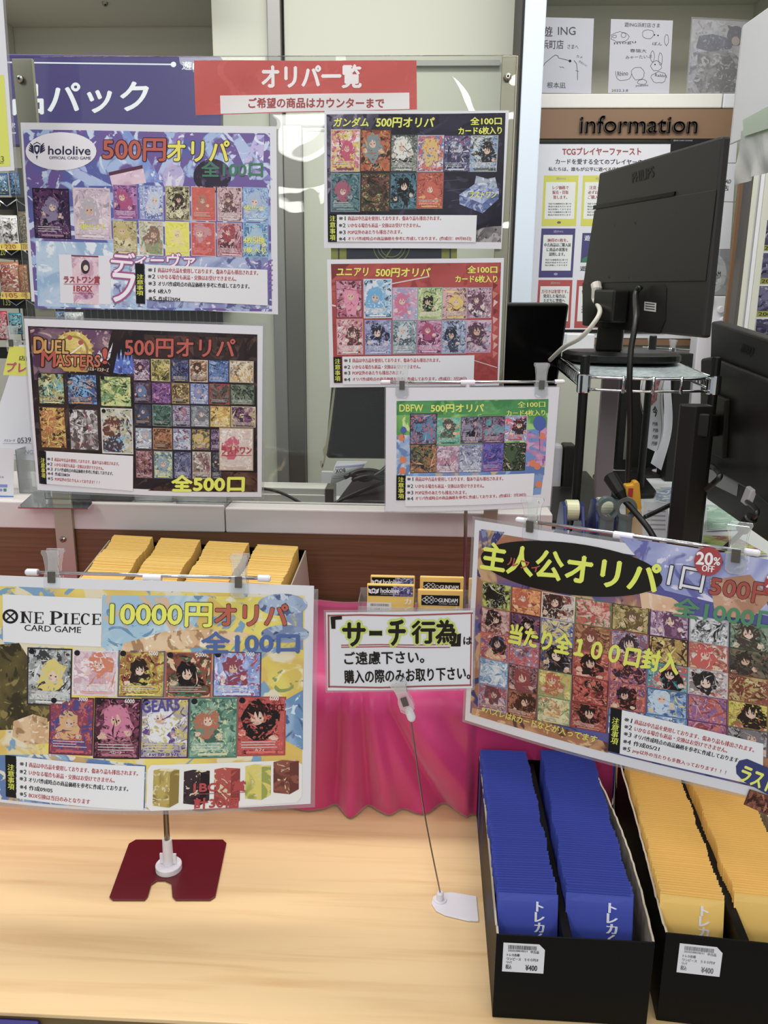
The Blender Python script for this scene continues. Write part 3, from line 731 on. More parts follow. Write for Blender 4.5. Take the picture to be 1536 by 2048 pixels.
I.quad([(72, 482), (300, 488), (296, 620), (76, 612)], ('b8d0e8', '8fb4d8', 'e6eef6', 'a6c8e4'), 1, 8, 12, 7)
I.poly([(218, 345), (285, 330), (293, 366), (226, 375)], ('d9b6cc', 'e3c6d8', 'd2a6c2', 'e8d4e2'), 2, 14, 3); I.poly([(218, 345), (285, 330), (286, 337), (219, 352)], '5c2848', 3)
I.ell(347, 356, 22, 30, ('c8c4e2', 'b4a8d8', 'ded8ee', '9a8cc8'), 2, freq=16, seed=4)
I.ell(425, 352, 38, 34, ('2a2238', '3a2c50', '5a4878', '2a2238'), 2, freq=12, seed=8)
I.quad([(225, 512), (536, 515), (538, 618), (228, 614)], ('7e88bc', 'a7b6dc', '5a5c98', 'd8d2ea'), 1, 6, 14, 9)
for k in range(7): I.line([(455+k*10, 600-k*3), (545, 520+k*10)], 2.5, '8c5cb4', 2)
I.build('background_picture', t)
I = Ink(sh); I.ell(123, 303, 71, 38, 'eceaf2', 5); p = I.build('logo_oval', t)
I = Ink(sh); NV = '2f2c50'
I.text('hololive', (98, 301), (182, 302), 17, NV, 7, 0.05, res=3); I.text('OFFICIAL CARD GAME', (100, 316), (183, 317), 6, NV, 7, 0.05)
I.poly([(69, 292), (75, 290), (81, 292), (80, 304), (75, 310), (70, 304)], NV, 7); I.poly([(72, 295), (75, 294), (78, 295), (77, 302), (75, 304), (73, 302)], 'eceaf2', 8)
for k in range(4):
    for s_ in (-1, 1): I.poly([(75+s_*6, 308-k*2), (75+s_*(16-k*.5), 302-k*5), (75+s_*(17-k), 298-k*4), (75+s_*7, 304-k*4)], NV, 7)
I.line([(68, 289), (75, 285), (82, 289)], 1.6, NV, 7); I.poly([(73, 312), (77, 312), (75, 320)], NV, 7)
I.build('lettering', p, 'dark navy shield emblem and lettering')
I = Ink(sh); I.text('500円', (207, 299), (331, 300), 44, 'c0452f', 6, 0.05, '2a1416', 0.06); I.text('オリパ', (335, 301), (458, 303), 42, 'eee23a', 6, 0.06, '2a2420', 0.06); I.build('title_lettering', t, 'red and yellow outlined title')
I = Ink(sh); I.text('全100口', (404, 338), (526, 339), 30, '3f7d62', 6, 0.06, 'a8c4bc', 0.03); I.build('count_lettering', t, 'green count lettering')
HP = [('3a1f4c', '5c2f62', '1e1428', 'a07a98', '8a7ca0', '2a1838'), ('cbb4c6', 'e2ccd6', 'a79aa6', 'e8dce4', 'b9b2ba', 'd8c2d0')]
card(sh, t, (65, 376, 144, 479), HP[0], 1); card(sh, t, (146, 375, 225, 481), HP[1], 2)
HG = [[('8a4f96', 'b06ab0', '5a2a66', 'd69ac6', 'b03a72', 'a070b0'), ('8490c8', 'b4bfe4', '5a68a8', 'dfe4f2', 'c6cede', '8a98cc'), ('c9c08a', '6c6450', '2c2420', 'e0d8b0', '3a2c28', 'b8b094'), ('c8412e', 'cc4a36', 'c8412e', 'd85a44', 'b0705c', 'd8b0a0'), ('c9aaae', 'b98a94', '6a4650', 'e6d2cc', '6c4a46', 'd6c0c0'), ('6f96cc', '9cc0e2', '4a6ca8', 'cfe0ee', 'a8b8d4', '8cb0d8')],
      [('a89a62', 'c8bc88', '6a5c3a', 'e0d6a8', 'c8b46a', 'b8aa80'), ('cfc2b0', 'e2d8c8', '8aa070', 'b09a80', '8a6a58', 'd8d0c2'), ('e6e03c', 'e8e24a', 'dcd434', 'f0ea6c', 'ead79a', 'e8e4b0'), ('c43a34', 'c8423c', 'be342e', 'd85650', 'c88a90', 'd8b0a8'), ('a04a56', 'c88a98', '5a2832', 'e0c6cc', '9c2a3a', 'c0a0a8'), ('5a94c4', '8cbada', '3a6a9c', 'e2e6cc', 'a8c4d4', '7cb0d4')]]
for j in range(2):
    for i in range(6):
        a = 225+i*52.2; y = 369+j*71+i*1.0
        card(sh, t, (a+.8, y+.5, a+51.6, y+71), HG[j][i], 10+j*6+i, 'p')
I = Ink(sh); I.text('4枚セット', (160, 453), (212, 454), 13, 'dfe24a', 10, 0.06); I.build('card_caption', t, 'yellow caption over a card')
for s_, a_, b_, h_ in (('4枚セット', (488, 415), (531, 417), 11), ('4枚引換', (488, 480), (530, 481), 14), ('3枚入り', (487, 500), (532, 501), 12)):
    I = Ink(sh); I.text(s_, a_, b_, h_, 'e2e45a', 10, 0.06); I.build('card_caption', t, 'yellow caption over a card')
I = Ink(sh); I.quad([(119, 509), (222, 512), (224, 609), (122, 606)], 'e6e4ec', 4); p = I.build('prize_panel', t)
I = Ink(sh); I.quad([(144, 510), (198, 512), (199, 609), (149, 607)], ('d8b0c4', 'e4c8d4', 'cc98b4', 'eadbe4'), 5, 6, 12, 2); I.poly([(144, 510), (198, 512), (198, 515), (144, 513)], '7a3050', 6)
I.ell(172, 534, 9, 14, ('2c2630', '4a3a48', '2c2630', '6a5a68'), 6, freq=30); I.ell(173, 536, 5, 6, 'e8cfc4', 7); I.ell(173, 590, 17, 9, ('a05c8c', 'd2a0c2', 'a05c8c', 'e8d8e4'), 6, freq=60)
I.text('ラストワン賞', (129, 559), (201, 560), 14, 'a82030', 9, 0.09); I.text('1BOX', (149, 577), (186, 578), 12, 'a82030', 9, 0.09); I.line([(129, 568), (201, 569)], 1, 'a82030', 9); I.line([(147, 586), (187, 587)], 1, 'a82030', 9)
I.build('lettering', p, 'dark red prize lettering over a pale pink pack picture')
I = Ink(sh)
for (s_, a, b, h) in (('デ', (224, 524), (270, 528), 40), ('ィーヴァ', (272, 520), (392, 522), 28), ('フ', (226, 574), (270, 578), 56)):
    I.text(s_, a, b, h, 'f4eef6', 8, 0.05, 'a8468c', 0.09)
I.build('pink_logo', t, 'white letters in thick pink outline')
h = 9.5
notice(sh, t, (272, 527, 293, 608), (292, 529, 536, 611), [(NOTE[0], '1', 298, 540, 517, 546, RED), (NOTE[1], '2', 298, 553, 474, 558, RED), (NOTE[2], '3', 299, 567, 500, 573, BLK), ('6枚入り', '4', 299, 582, 344, 583, BLK), ('作成日9/04', '5', 300, 597, 363, 599, BLK)], h)

# ---- dark brown poster, lower left
sh, t = poster('poster', [(48, 637), (526, 652), (523, 994), (75, 980)], FRONT-0.004, 'large dark brown poster with thirty-odd card pictures and gold logo, lower left on clear screen', PB(0.012), film=0.004)
I = Ink(sh); I.quad([(56, 652), (515, 669), (515, 984), (79, 967)], ('2a1c20', '3a2628', '241820', '4e3a36'), 0, 16, 8, 5)
I.poly([(60, 655), (250, 662), (230, 720), (70, 760)], ('6a4468', '8a6a78', '54304e', 'c0a09c'), 1, 9, 4)
I.poly([(225, 660), (300, 662), (262, 712), (252, 760), (222, 750), (214, 705)], ('241820', '30211f', '241820', '3a2c2a'), 2, 9, 6)
for k in range(5): I.poly([(228+k*7, 745), (236+k*7, 705-7*(k % 2)), (243+k*7, 748)], ('3a5cc4', '5a86dc', '2a3c90', '9cc0ee'), 3, 14, k)
for k in range(9): I.poly([(280+k*26, 669+k*.9), (306+k*26, 670+k*.9), (322+k*22, 712-5*(k % 3)), (300+k*24, 690)], ('4a302a', '3a2620', '5e4036', '2a1c1c'), 2, 10, k)
I.poly([(400, 940), (515, 945), (515, 984), (300, 978)], ('4a2e26', '6a4636', '2c1c1a', '3a2420'), 1, 12, 3)
I.build('background_picture', t)
I = Ink(sh)
for k in range(22):
    an = 2*math.pi*k/22; I.poly([(147+37*math.cos(an-.09), 702+37*math.sin(an-.09)), (147+44*math.cos(an), 702+44*math.sin(an)), (147+37*math.cos(an+.09), 702+37*math.sin(an+.09))], 'c8a436', 4)
I.ell(147, 702, 39, 39, ('d8bc48', 'e6d470', 'b8942c', 'f0e6a0'), 5, freq=26); I.ring(147, 702, 27, 31, 'a88428', 6); I.ell(147, 702, 26, 26, ('e2cc62', 'd0b048', 'f0e4a0', 'b08a30'), 6, freq=30)
I.ell(141, 675, 5, 5, 'b83a34', 8, 12); I.ell(163, 685, 5, 5, 'b83a34', 8, 12); I.line([(133, 716), (166, 690)], 3, 'f2ead2', 8)
for k in range(4): I.poly([(192+k*8, 716-k*2), (200+k*9, 700-5*k), (206+k*5, 716), (222-k*2, 730-k*3), (204+k*3, 724)], ('e4e0e6', '8a8290', 'f2f0f4', '4a4450'), 6, 30, k)
I.poly([(118, 731), (190, 733), (176, 744), (132, 742)], 'c09c34', 6)
OUTL = '2c100c'
I.text('D', (69, 690), (90, 690), 32, 'c88a32', 9, 0.06, OUTL, 0.09); I.text('UEL', (91, 693), (139, 694), 26, 'd2a04a', 9, 0.06, OUTL, 0.11)
I.text('M', (85, 717), (113, 718), 31, 'b8402c', 9, 0.06, OUTL, 0.09); I.text('ASTERS', (114, 720), (202, 722), 23, 'c8642e', 9, 0.06, OUTL, 0.11); I.text('!', (207, 712), (216, 712), 30, 'c23a2c', 9, 0.06, OUTL, 0.09)
I.text('デュエル・マスターズ', (172, 736), (219, 740), 8, 'e8dcc0', 9, 0.05, '4a2a18', 0.2); I.ell(166, 735, 5, 6, 'b8302c', 9, 14)
I.build('gold_logo', t, 'gold and red logo lettering over a golden gear')
I = Ink(sh); I.text('500円オリパ', (251, 694), (470, 697), 37, 'bf4534', 7, 0.05, '38120f', 0.05); I.build('title_lettering', t, 'red title lettering')
DB = [('b8b060', '3a3c2c', '6fb4c8', 'e2dc9c', '8ac0ac', '2a2a26'), ('38528c', '20304c', '5aa0dc', 'd08c3c', '7cb0d8', '1c2434'), ('a8c47c', 'd8dc8c', '3c4a28', '7aa878', '6a8c48', '2c3424'), ('a86a2e', 'd8b04a', '4a2a1c', 'e4d46c', 'b85a30', '4a3424'), ('a8a4a4', '5a5452', 'd8d4d4', '8c2e34', 'e0dcdc', '3a3634'), ('d8d4c8', 'b8b48c', '4a3c44', '7cb8dc', '6a3a2c', 'e0dcd4')]
DBX = [(75, 745, 133, 809), (134, 747, 198, 810), (200, 751, 266, 814), (78, 812, 137, 897), (138, 816, 202, 901), (203, 815, 270, 907)]
for i in range(6): card(sh, t, DBX[i], DB[i], 40+i, 'p' if i == 5 else 'm', cost=1)
DS = ['74507c,a888a8,3a2440,d8c8d4,4a2c3a', 'a89c5c,5c5638,d8cc84,38301c,c8b858', '2c3464,48549c,1c1c30,b0a064,38406c', 'b8906c,8a5c40,e0d0bc,5a3c2c,4a3428', '3c5c98,6488c0,26386c,a8c0dc,48689c', 'c8b89c,e0d8c4,8a7c68,38303c,d0a04c',
      '4a3c54,7a6c8c,8c3c2c,2c2434,5c78a8', '5c3470,8c54a0,38204c,c88cb0,743c80', 'a8905c,5c4424,d8c484,38281c,785838', '5c6ca4,98a4cc,38406c,d0d4e4,8088b8', '4c443c,7c746c,a83834,2c2424,5c5048', '485448,7c8c74,2c342c,a8b0a0,586858',
      '2c3c64,54402c,6c5438,1c2438,48587c', '4c6c60,2c443c,84a498,1c2c28,587c70', '84809c,b4b0c4,4c4868,2c2838,a0687c', '68707c,98a0a8,40484c,c8ccd0,787880', 'b08c3c,e0c468,64481c,f0e4a8,c89c3c', 'b8a87c,8c5c84,d8cca4,5c3c5c,3c2c30',
      '8894a8,c8d0dc,505c70,e4e8ec,a0a8b8', '94603c,5c3820,c49468,3c2418,b07048', '9098b8,d0d4e0,8c3c40,4c5070,b8bcd0', '58604c,c8a848,38402c,8c4c8c,c8b060', '483450,a88cb0,2c1c34,6c5078,38283c',
      '7c4854,b88c94,3c2030,d8c0c4,8c5040', '5c7c94,c8d0b0,44586c,d8dc7c,88a0b0', '484868,7078a0,2c2c44,a8a4c0,5c5884', 'c0b4ac,8c7c74,e0d8d0,4c4040,a06c70', '34343c,585864,1c1c24,8c8c98,443c48']
k = 0
cs = [266, 302, 342, 379, 417, 459, 508]; rs = [(717, 762), (764, 806), (808, 851), (854, 897), (899, 954)]
for j, (ya, yb) in enumerate(rs):
    for i in range(6 if j < 3 else 5):
        sl = 0.02*(cs[i]-266); xs = 2.0*j
        card(sh, t, (cs[i]+xs+.5, ya+sl, (cs[i+1] if i < 4 or j < 3 else 438)+xs-.5, yb+sl), DS[k].split(','), 60+k, 'm' if k % 3 else 'p'); k += 1
card(sh, t, (440, 854, 507, 941), ('e4dcd4', 'd8c4bc', 'f0ece6', 'c8b0a4', 'c84a6c', 'b8a888'), 99, 'p', st=7)
I = Ink(sh); I.text('ラストワン', (445, 899), (504, 900), 14, 'b02028', 16, 0.09); I.line([(445, 909), (504, 910)], 1.2, 'b02028', 16); I.build('card_caption', t, 'red caption over the lowest right card')
I = Ink(sh); I.text('全500口', (348, 963), (489, 966), 31, 'eaf03c', 7, 0.10); I.build('count_lettering', t, 'bold yellow count lettering')
notice(sh, t, (79, 901, 95, 967), (92, 901, 271, 979), [(NOTE[0], '1', 96, 917, 242, 926, RED), (NOTE[1], '2', 96, 927, 211, 935, RED), (NOTE[2], '3', 96, 937, 230, 945, BLK), ('作成日08/24', '4', 97, 946, 142, 949, BLK), ('POP以外の当たりも入っております！！！', '5', 97, 956, 203, 963, RED)], 7.2,
       labq=[(79, 901), (94, 902), (95, 968), (83, 967)], boxq=[(91, 901), (270, 910), (271, 979), (95, 967)])

# ---- dark navy poster, upper right
sh, t = poster('poster', [(649, 222), (1018, 221), (1003, 498), (648, 496)], FRONT-0.004, 'dark navy poster with ten card pictures and moon surface, upper right on clear screen', PB(0.003))
I = Ink(sh); I.quad([(653, 229), (1011, 226), (1002, 484), (656, 484)], ('211f30', '2a2840', '1c1a28', '35334c'), 0, 12, 7, 2)
I.poly([(653, 229), (760, 228), (740, 262), (700, 300), (656, 390)], ('6c6480', '4a4458', '8a8298', '2a2838'), 1, 16, 3)
I.poly([(951, 462), (965, 456), (985, 453), (1003, 452), (1002, 484), (951, 484)], ('8c8688', '6c6668', 'aca6a6', '4c484a'), 1, 26, 5)
for k in range(8): I.line([(840+k*9, 262+k*20), (850+k*14, 270+k*18)], .8, '5c5878', 2)
I.build('background_picture', t)
Y = 'e9ec48'
I = Ink(sh); I.text('ガンダム', (668, 245), (738, 245), 18, Y, 6, 0.06, shear=0.15); I.text('500円オリパ', (753, 245), (868, 245), 20, Y, 6, 0.06, shear=0.1); I.text('全100口', (941, 242), (1003, 242), 15, Y, 6, 0.06); I.text('カード6枚入り', (917, 262), (1003, 261), 15, Y, 6, 0.06); I.build('title_lettering', t, 'yellow title lettering')
G = [((662, 259, 720, 344), 'd8c84c,d05c84,e8d8dc,8c3048,c03864,c8b8a8', 'p'), ((721, 259, 781, 344), '8c3820,b85c2c,3c2820,c89c54,7c9498,4c3428', 'p'), ((782, 269, 834, 344), '5c6460,888c80,2c302c,c8ccc4,e0e0d8,3c4440', 'p'), ((835, 270, 887, 344), '5c7cb4,c84c44,e0dce0,4c5c8c,d8b45c,a8b4c8', 'p'), ((888, 270, 939, 344), '2c2c48,585c8c,8c4c7c,c8ccd8,3c3c60,38384c', 'm'), ((940, 271, 993, 344), '7c9cc4,c8d0d8,4c4c3c,6c6450,2c2824,a8b0b8', 'p'),
     ((662, 346, 720, 424), '3c6470,5c8488,2c3c48,7c9c9c,a84c68,788c94', 'p'), ((722, 345, 779, 424), '3c3830,5c4c38,883838,a8b064,2c2820,38342c', 'm'), ((781, 345, 833, 419), '3c6c80,58889c,1c1c20,2c2c30,181818,485860', 'p'), ((834, 345, 885, 418), 'b03c24,b8442c,8c2c1c,d89c5c,c4502e,a85040', 'p')]
for i, (b, p, mo) in enumerate(G): card(sh, t, b, p.split(','), 120+i, mo)
I = Ink(sh); I.poly([(918, 390), (965, 408), (965, 427), (919, 409)], ('6c7cb0', '4c5c94', 'a8b4d8', '38447c'), 3, 20, 1); I.poly([(965, 408), (998, 378), (997, 398), (965, 427)], ('7c8cc0', '586ca8', 'b8c4e0', '4c5c90'), 3, 20, 2)
I.poly([(918, 390), (950, 368), (998, 378), (965, 408)], ('8c9cc8', 'b8c4e0', '5c6ca4', 'd8dcec'), 4, 30, 3); I.poly([(948, 372), (952, 352), (975, 358), (990, 355), (996, 380)], ('a8b4c8', '4c4c64', 'd8dce4', '7c84a8'), 3, 26, 4)
I.text('ラストワン', (938, 390), (992, 390), 13, 'e6ea58', 8, 0.07, shear=0.2); I.build('box_picture', t, 'pale blue box picture with yellow caption')
notice(sh, t, (657, 428, 674, 484), (674, 430, 951, 485), [(NOTE[0], '1', 678, 437, 882, 437, RED), (NOTE[1], '2', 678, 451, 841, 451, RED), (NOTE[3], '3', 678, 465, 804, 464, RED), (NOTE[2]+'(作成日：09月05日)', '4', 678, 478, 942, 478, RED)], 8.6)

# ---- red poster below it
sh, t = poster('poster', [(654, 519), (1008, 516), (998, 771), (660, 775)], FRONT-0.004, 'red poster with twelve card pictures in two rows, middle right on clear screen', PB(0.003))
I = Ink(sh); I.quad([(662, 528), (1002, 525), (995, 764), (668, 766)], ('b0302c', 'a42824', 'b8382f', '98221f'), 0, 12, 5, 4)
I.line([(745, 575), (858, 553)], 2.2, 'e0d0d0', 1); I.line([(946, 720), (994, 735)], 1.5, 'e0c8c8', 1); I.line([(662, 610), (672, 612)], 3, 'e0d0d0', 1)
for k in range(9): I.poly([(984+R.uniform(-2, 4), 565+k*17), (996, 570+k*17), (986, 580+k*17)], R.choice(('e0b8b0', 'c86c60', 'd8a098', '7c1c1c')), 1)
I.poly([(662, 528), (700, 528), (664, 560)], '7c1c1c', 1)
I.build('background_picture', t)
I = Ink(sh); I.text('ユニアリ', (674, 544), (736, 544), 16, Y, 6, 0.06, shear=0.1); I.text('500円オリパ', (752, 545), (860, 545), 18, Y, 6, 0.06, shear=0.1); I.text('全100口', (935, 539), (994, 539), 14, Y, 6, 0.06); I.text('カード6枚入り', (911, 558), (994, 558), 14, Y, 6, 0.06); I.build('title_lettering', t, 'yellow title lettering')
U = [((671, 560, 725, 636), 'b04c68,c87c94,5c2438,d8b0bc,e088a8,7c3448'), ((727, 558, 784, 636), 'd8e0ec,7cb4d8,3c4c68,e8ecf2,5ca8d8,c8d8e8'), ((785, 575, 835, 640), 'c8a8c0,8ca4c8,d87c9c,e8d0d8,d0648c,b0b4d0'), ((836, 575, 884, 640), 'b8c48c,d8dca8,5c7c54,a8b46c,2c2c28,98c0a4'), ((885, 575, 933, 638), 'a88c8c,d8a4a8,6c4448,e8d070,e0c050,b8a4a8'), ((934, 575, 982, 636), '9c6c84,d0b4c4,4c2c3c,e8dce0,6c3c54,b898a8'),
     ((673, 638, 727, 709), 'c87c88,e0b8bc,8c3c48,e8e0dc,5c3834,d0949c'), ((729, 640, 783, 709), '7880b4,a0a8d0,4c4c78,c8cce4,2c2c40,9098c4'), ((785, 641, 833, 708), '7c8c98,a8b8bc,4c5864,d0d8dc,c8d0d4,90a0a8'), ((834, 640, 883, 707), 'a04c80,c88cac,5c2c4c,e0b8d0,a83868,b080a0'), ((884, 640, 932, 707), '7c88a8,a8b4cc,3c445c,d0d4e0,2c3040,98a4bc'), ((933, 640, 981, 705), 'b884a4,d8b8cc,6c4c64,8cb0c0,583c4c,c8a0b8')]
for i, (b, p) in enumerate(U): card(sh, t, b, p.split(','), 150+i, 'p')
notice(sh, t, (667, 714, 684, 765), (685, 713, 947, 766), [(NOTE[0], '1', 688, 721, 880, 720, RED), (NOTE[1], '2', 688, 734, 841, 733, RED), (NOTE[3], '3', 688, 746, 807, 745, RED), (NOTE[2]+'(作成日：7月28日)', '4', 688, 759, 933, 757, RED)], 8.2)

# ================================================================ clip stands
def clip(parent, p, r, u, n, s=1.0, name='clip'):
    """clear plastic spring clip: flared handle, two jaws, dark spring; p = rod point, r/u/n = right, up, towards the customer"""
    p, r, u, n = (np.array(q, float) for q in (p, r, u, n))
    outl = [(-.0072, .016), (-.0088, .0195), (-.0082, .0222), (.0082, .0222), (.0088, .0195), (.0072, .016), (.0062, .008), (.0062, .002), (.0078, -.003), (.0078, -.015), (.0042, -.0185), (-.0042, -.0185), (-.0078, -.015), (-.0078, -.003), (-.0062, .002), (-.0062, .008)]
    c = MB()
    for d0, tilt in ((0.0034, 0.14), (-0.0034, -0.14)):
        P = [p+(r*a+u*b)*s+n*s*(d0+tilt*max(0, b-.004)) for a, b in outl]; c.prism(P, n*0.0016*s)
    o = c.build(name, M['clear'], parent, bevel=0.0004*s)
    MB().obox(p+n*.006*s-u*.003*s, r, u, n, .0032*s, .0052*s, .0010*s).build('spring', M['spring'], o)
    return o
def base_pt(x, y): return np.array([x, y, 0.0])
def pole_stand(name, label, rl, rr, tj, clips, sh, off, foot=None, cat='sign stand', end_r=0.0042):
    """rod with two clips; rl/rr/tj/clips are measured points on the sheet's plane, off = how far the rod sits behind it"""
    n = sh.n; A = sh.hit(*rl)-n*off; B = sh.hit(*rr)-n*off; T = sh.hit(*tj)-n*off; r = unit(B-A); u = unit(np.cross(n, r))*1.0
    if u[2] < 0: u = -u
    t = thing(name, foot if foot is not None else T, label, cat)
    MB().tube([A, B], 0.0021, 12).build('cross_rod', M['chrome'], t, smooth=True)
    for e, d in ((A, -1), (B, 1)): MB().tube([e-r*d*.004, e+r*d*.0085, e+r*d*.0105], [end_r, end_r, end_r*.6], 12).build('rod_cap', M['white_plastic'], t, smooth=False)
    j = MB(); j.tube([T-r*.0105, T+r*.0105], 0.0043, 14); j.tube([T, T-u*.020], 0.0040, 14); j.build('rod_joint', M['white_plastic'], t)
    for c in clips:
        P = sh.hit(*c)-n*off; P = A+r*np.dot(P-A, r); clip(t, P, r, u, n, 1.25)
    return t, T, r, u

# ---- 10000 yen sign on the maroon plate stand
loc, rot = (-0.31, 0.86, 0.2552), (-6.91, 0.78, 1.65)
sh = posed([(-22, 1150), (628, 1172), (621, 1608), (-20, 1602)], loc, rot, lambda u, v: (0.020*math.sin(math.pi*u)*v**1.5+0.002*math.sin(6*u)))
sh, t = poster('hanging_sign', None, 0, 'laminated yellow and gold 10000 yen sign clipped to the maroon-based stand', None, 'sign', 0.005, sh)
OPS = sh
I = Ink(sh); I.uvrect(0.018, 0.045, 0.972, 0.965, ('d9b23c', 'e6d04a', 'e2d6b4', '6f9cc0'), 0, 20, 6, 5)
I.poly([(-16, 1290), (40, 1285), (70, 1330), (150, 1400), (100, 1440), (60, 1455), (-16, 1460)], ('4c4220', '6a5a2a', '38301a', '8a7838'), 1, 12, 2)
I.poly([(206, 1190), (420, 1192), (390, 1250), (330, 1300), (240, 1310), (206, 1292)], ('9cc0d8', 'c4d8e2', 'd8b48c', '5c8cb4'), 1, 12, 4)
I.poly([(250, 1285), (330, 1262), (420, 1258), (500, 1268), (470, 1288), (330, 1300), (240, 1308)], ('d8ac78', 'e2c298', 'a87c4c', 'f0e2cc'), 2, 14, 6)
I.poly([(420, 1193), (606, 1196), (606, 1300), (540, 1290), (480, 1240)], ('d8c43a', 'e8d84c', '7c90b8', 'e4e0c4'), 1, 8, 7)
I.ell(565, 1210, 50, 22, ('7c90b8', 'a0b4d0', '4c5c8c', 'c4d0e0'), 2, freq=16); I.ell(570, 1268, 48, 18, ('8498bc', '6c80ac', 'a8bcd4', '3c4c78'), 2, freq=14)
I.poly([(30, 1440), (70, 1425), (100, 1432), (104, 1480), (60, 1485), (28, 1470)], ('c89c6c', 'dcb88c', 'a07848', 'e8d0b0'), 2, 16, 9)
I.poly([(525, 1320), (606, 1330), (606, 1420), (575, 1400), (540, 1370)], ('e0cc44', 'd8b838', 'ece4a8', '8c9a5c'), 1, 9, 3); I.poly([(570, 1400), (606, 1380), (606, 1500), (572, 1480)], ('5c88b8', '88acd0', '3c5c8c', 'c8dcea'), 2, 12, 3)
I.poly([(-16, 1510), (120, 1500), (240, 1512), (300, 1520), (300, 1600), (-16, 1596)], ('4c74b0', '84a8d0', 'c8a060', 'e2dcc8'), 1, 12, 8)
for k in range(5): I.poly([(300+k*60, 1599), (356+k*60, 1595), (350+k*60, 1601), (306+k*60, 1602)], ('7cb0a0', 'b8d0c0', 'c8a040', 'e8e0b8'), 2, 14, k)
I.build('background_picture', t)
I = Ink(sh); I.quad([(6, 1188), (206, 1196), (205, 1291), (7, 1283)], 'e6e6ea', 4); p = I.build('logo_panel', t)
I = Ink(sh); K = '201a1a'
def serif(I, ch, x, y, w, h, c, st):
    tk = w*0.24; e = h*0.07
    def rc(a, b, a2, b2): I.poly([(x+a*w, y+b*h), (x+a2*w, y+b*h), (x+a2*w, y+b2*h), (x+a*w, y+b2*h)], c, st)
    if ch in 'EIPNC':
        if ch != 'C': rc(0.12, 0, 0.12+tk/w, 1); rc(0, 0, 0.48, 0.06); rc(0, 0.94, 0.48, 1)
    if ch == 'E': rc(0.2, 0, .95, .07); rc(.2, .93, 1, 1); rc(.2, .46, .75, .53); rc(.9, 0, 1, .24); rc(.93, .74, 1.02, 1); rc(.7, .36, .77, .64)
    if ch == 'P': I.put(I.pts([(x+w*(.4+r_*math.cos(a)), y+h*(.28+q_*math.sin(a))) for a in [k*math.pi/12-math.pi/2 for k in range(13)] for r_, q_ in ((.58, .28), (.32, .21))]), [(2*k, 2*k+1, 2*k+3, 2*k+2) for k in range(12)], c, st); rc(.3, 0, .42, .07); rc(.3, .49, .42, .56)
    if ch == 'N': rc(.82, 0, .9, 1); rc(.64, 0, 1.06, .06); I.poly([(x+.08*w, y), (x+.34*w, y), (x+.9*w, y+h), (x+.8*w, y+h)], c, st)
    if ch == 'C': I.put(I.pts([(x+w*(.5+r_*math.cos(a)), y+h*(.5+q_*math.sin(a))) for a in [.75+k*(2*math.pi-1.5)/20 for k in range(21)] for r_, q_ in ((.5, .5), (.27, .43))]), [(2*k, 2*k+1, 2*k+3, 2*k+2) for k in range(20)], c, st); rc(.8, .05, .87, .3)
I.ring(22, 1232, 11, 16, K, 6, 32, 0.9); I.line([(13, 1224), (31, 1240)], 3, K, 6); I.line([(31, 1224), (13, 1240)], 3, K, 6)
serif(I, 'N', 42, 1222, 24, 23, K, 6); serif(I, 'E', 70, 1223, 19, 23, K, 6); serif(I, 'P', 102, 1221, 26, 27, K, 6); serif(I, 'I', 129, 1225, 22, 22, K, 6); serif(I, 'E', 144, 1225, 18, 22, K, 6); serif(I, 'C', 164, 1225, 20, 23, K, 6); serif(I, 'E', 186, 1226, 18, 22, K, 6)
I.text('CARD GAME', (51, 1254), (165, 1258), 12, K, 6, 0.03); I.build('lettering', p, 'black logo lettering')
I = Ink(sh); I.text('10000円', (223, 1226), (423, 1230), 46, 'e8e93a', 8, 0.07, '1c1a18', 0.06); I.text('オリパ', (430, 1229), (575, 1231), 42, 'b84a26', 8, 0.08, '241410', 0.06); I.build('title_lettering', t, 'yellow and rust-red outlined title')
I = Ink(sh); I.text('全100口', (404, 1284), (598, 1285), 40, '3c5ca0', 8, 0.09, '8fa6c8', 0.03); I.build('count_lettering', t, 'blue count lettering')
O1 = [((57, 1293, 148, 1408), '8c9090,c0c4c4,3c3c40,d8d8d8,d8c460,2c2c30'), ((149, 1297, 238, 1387), 'd8c0cc,e8dce2,c8a0b4,e0a098,d07048,e4d8de'), ((240, 1298, 332, 1391), 'c8b43c,a0741c,8c2c1c,e0d06c,2c1c18,4c5c7c'), ((333, 1302, 425, 1393), '5c2c20,8c4028,e0b890,2c7050,181414,b84c38'), ((427, 1302, 522, 1393), '7088c8,a0b0e0,a83c5c,d8dcf0,8c3048,3c3c70'),
      ((104, 1389, 194, 1502), '8c2c48,3c3c84,b8502c,c83848,d0a068,641c30'), ((195, 1390, 286, 1508), '4c1c34,7c3050,1c1014,b06078,c86c90,2c1420'), ((287, 1391, 381, 1508), 'c8b84c,a8a0a8,e0dcdc,5c3c84,e0e0e6,4c2050'), ((382, 1391, 476, 1510), '5c8c78,88b098,3c6458,c8d0a0,b0603c,4c7868'), ((476, 1391, 571, 1509), 'b8302c,c03c34,8c201c,d8503c,1c1614,a82824')]
for i, (b, pl) in enumerate(O1): card(sh, t, b, pl.split(','), 200+i, 'p', cost=1)
I = Ink(sh)
for (s_, a, b) in (('5000', (300, 1304), (318, 1305)), ('5000', (394, 1308), (413, 1308)), ('7000', (490, 1307), (509, 1308)), ('3000', (163, 1392), (181, 1393)), ('6000', (255, 1396), (274, 1397)), ('6000', (540, 1395), (558, 1396))): I.text(s_, a, b, 8, 'eeeae6', 10, 0.06)
I.text('GEAR5', (290, 1408), (362, 1404), 22, '4c3c94', 10, 0.08, 'c8c0d8', 0.03); I.text('ONE PIECE', (510, 1413), (568, 1414), 13, '3c1614', 10, 0.07)
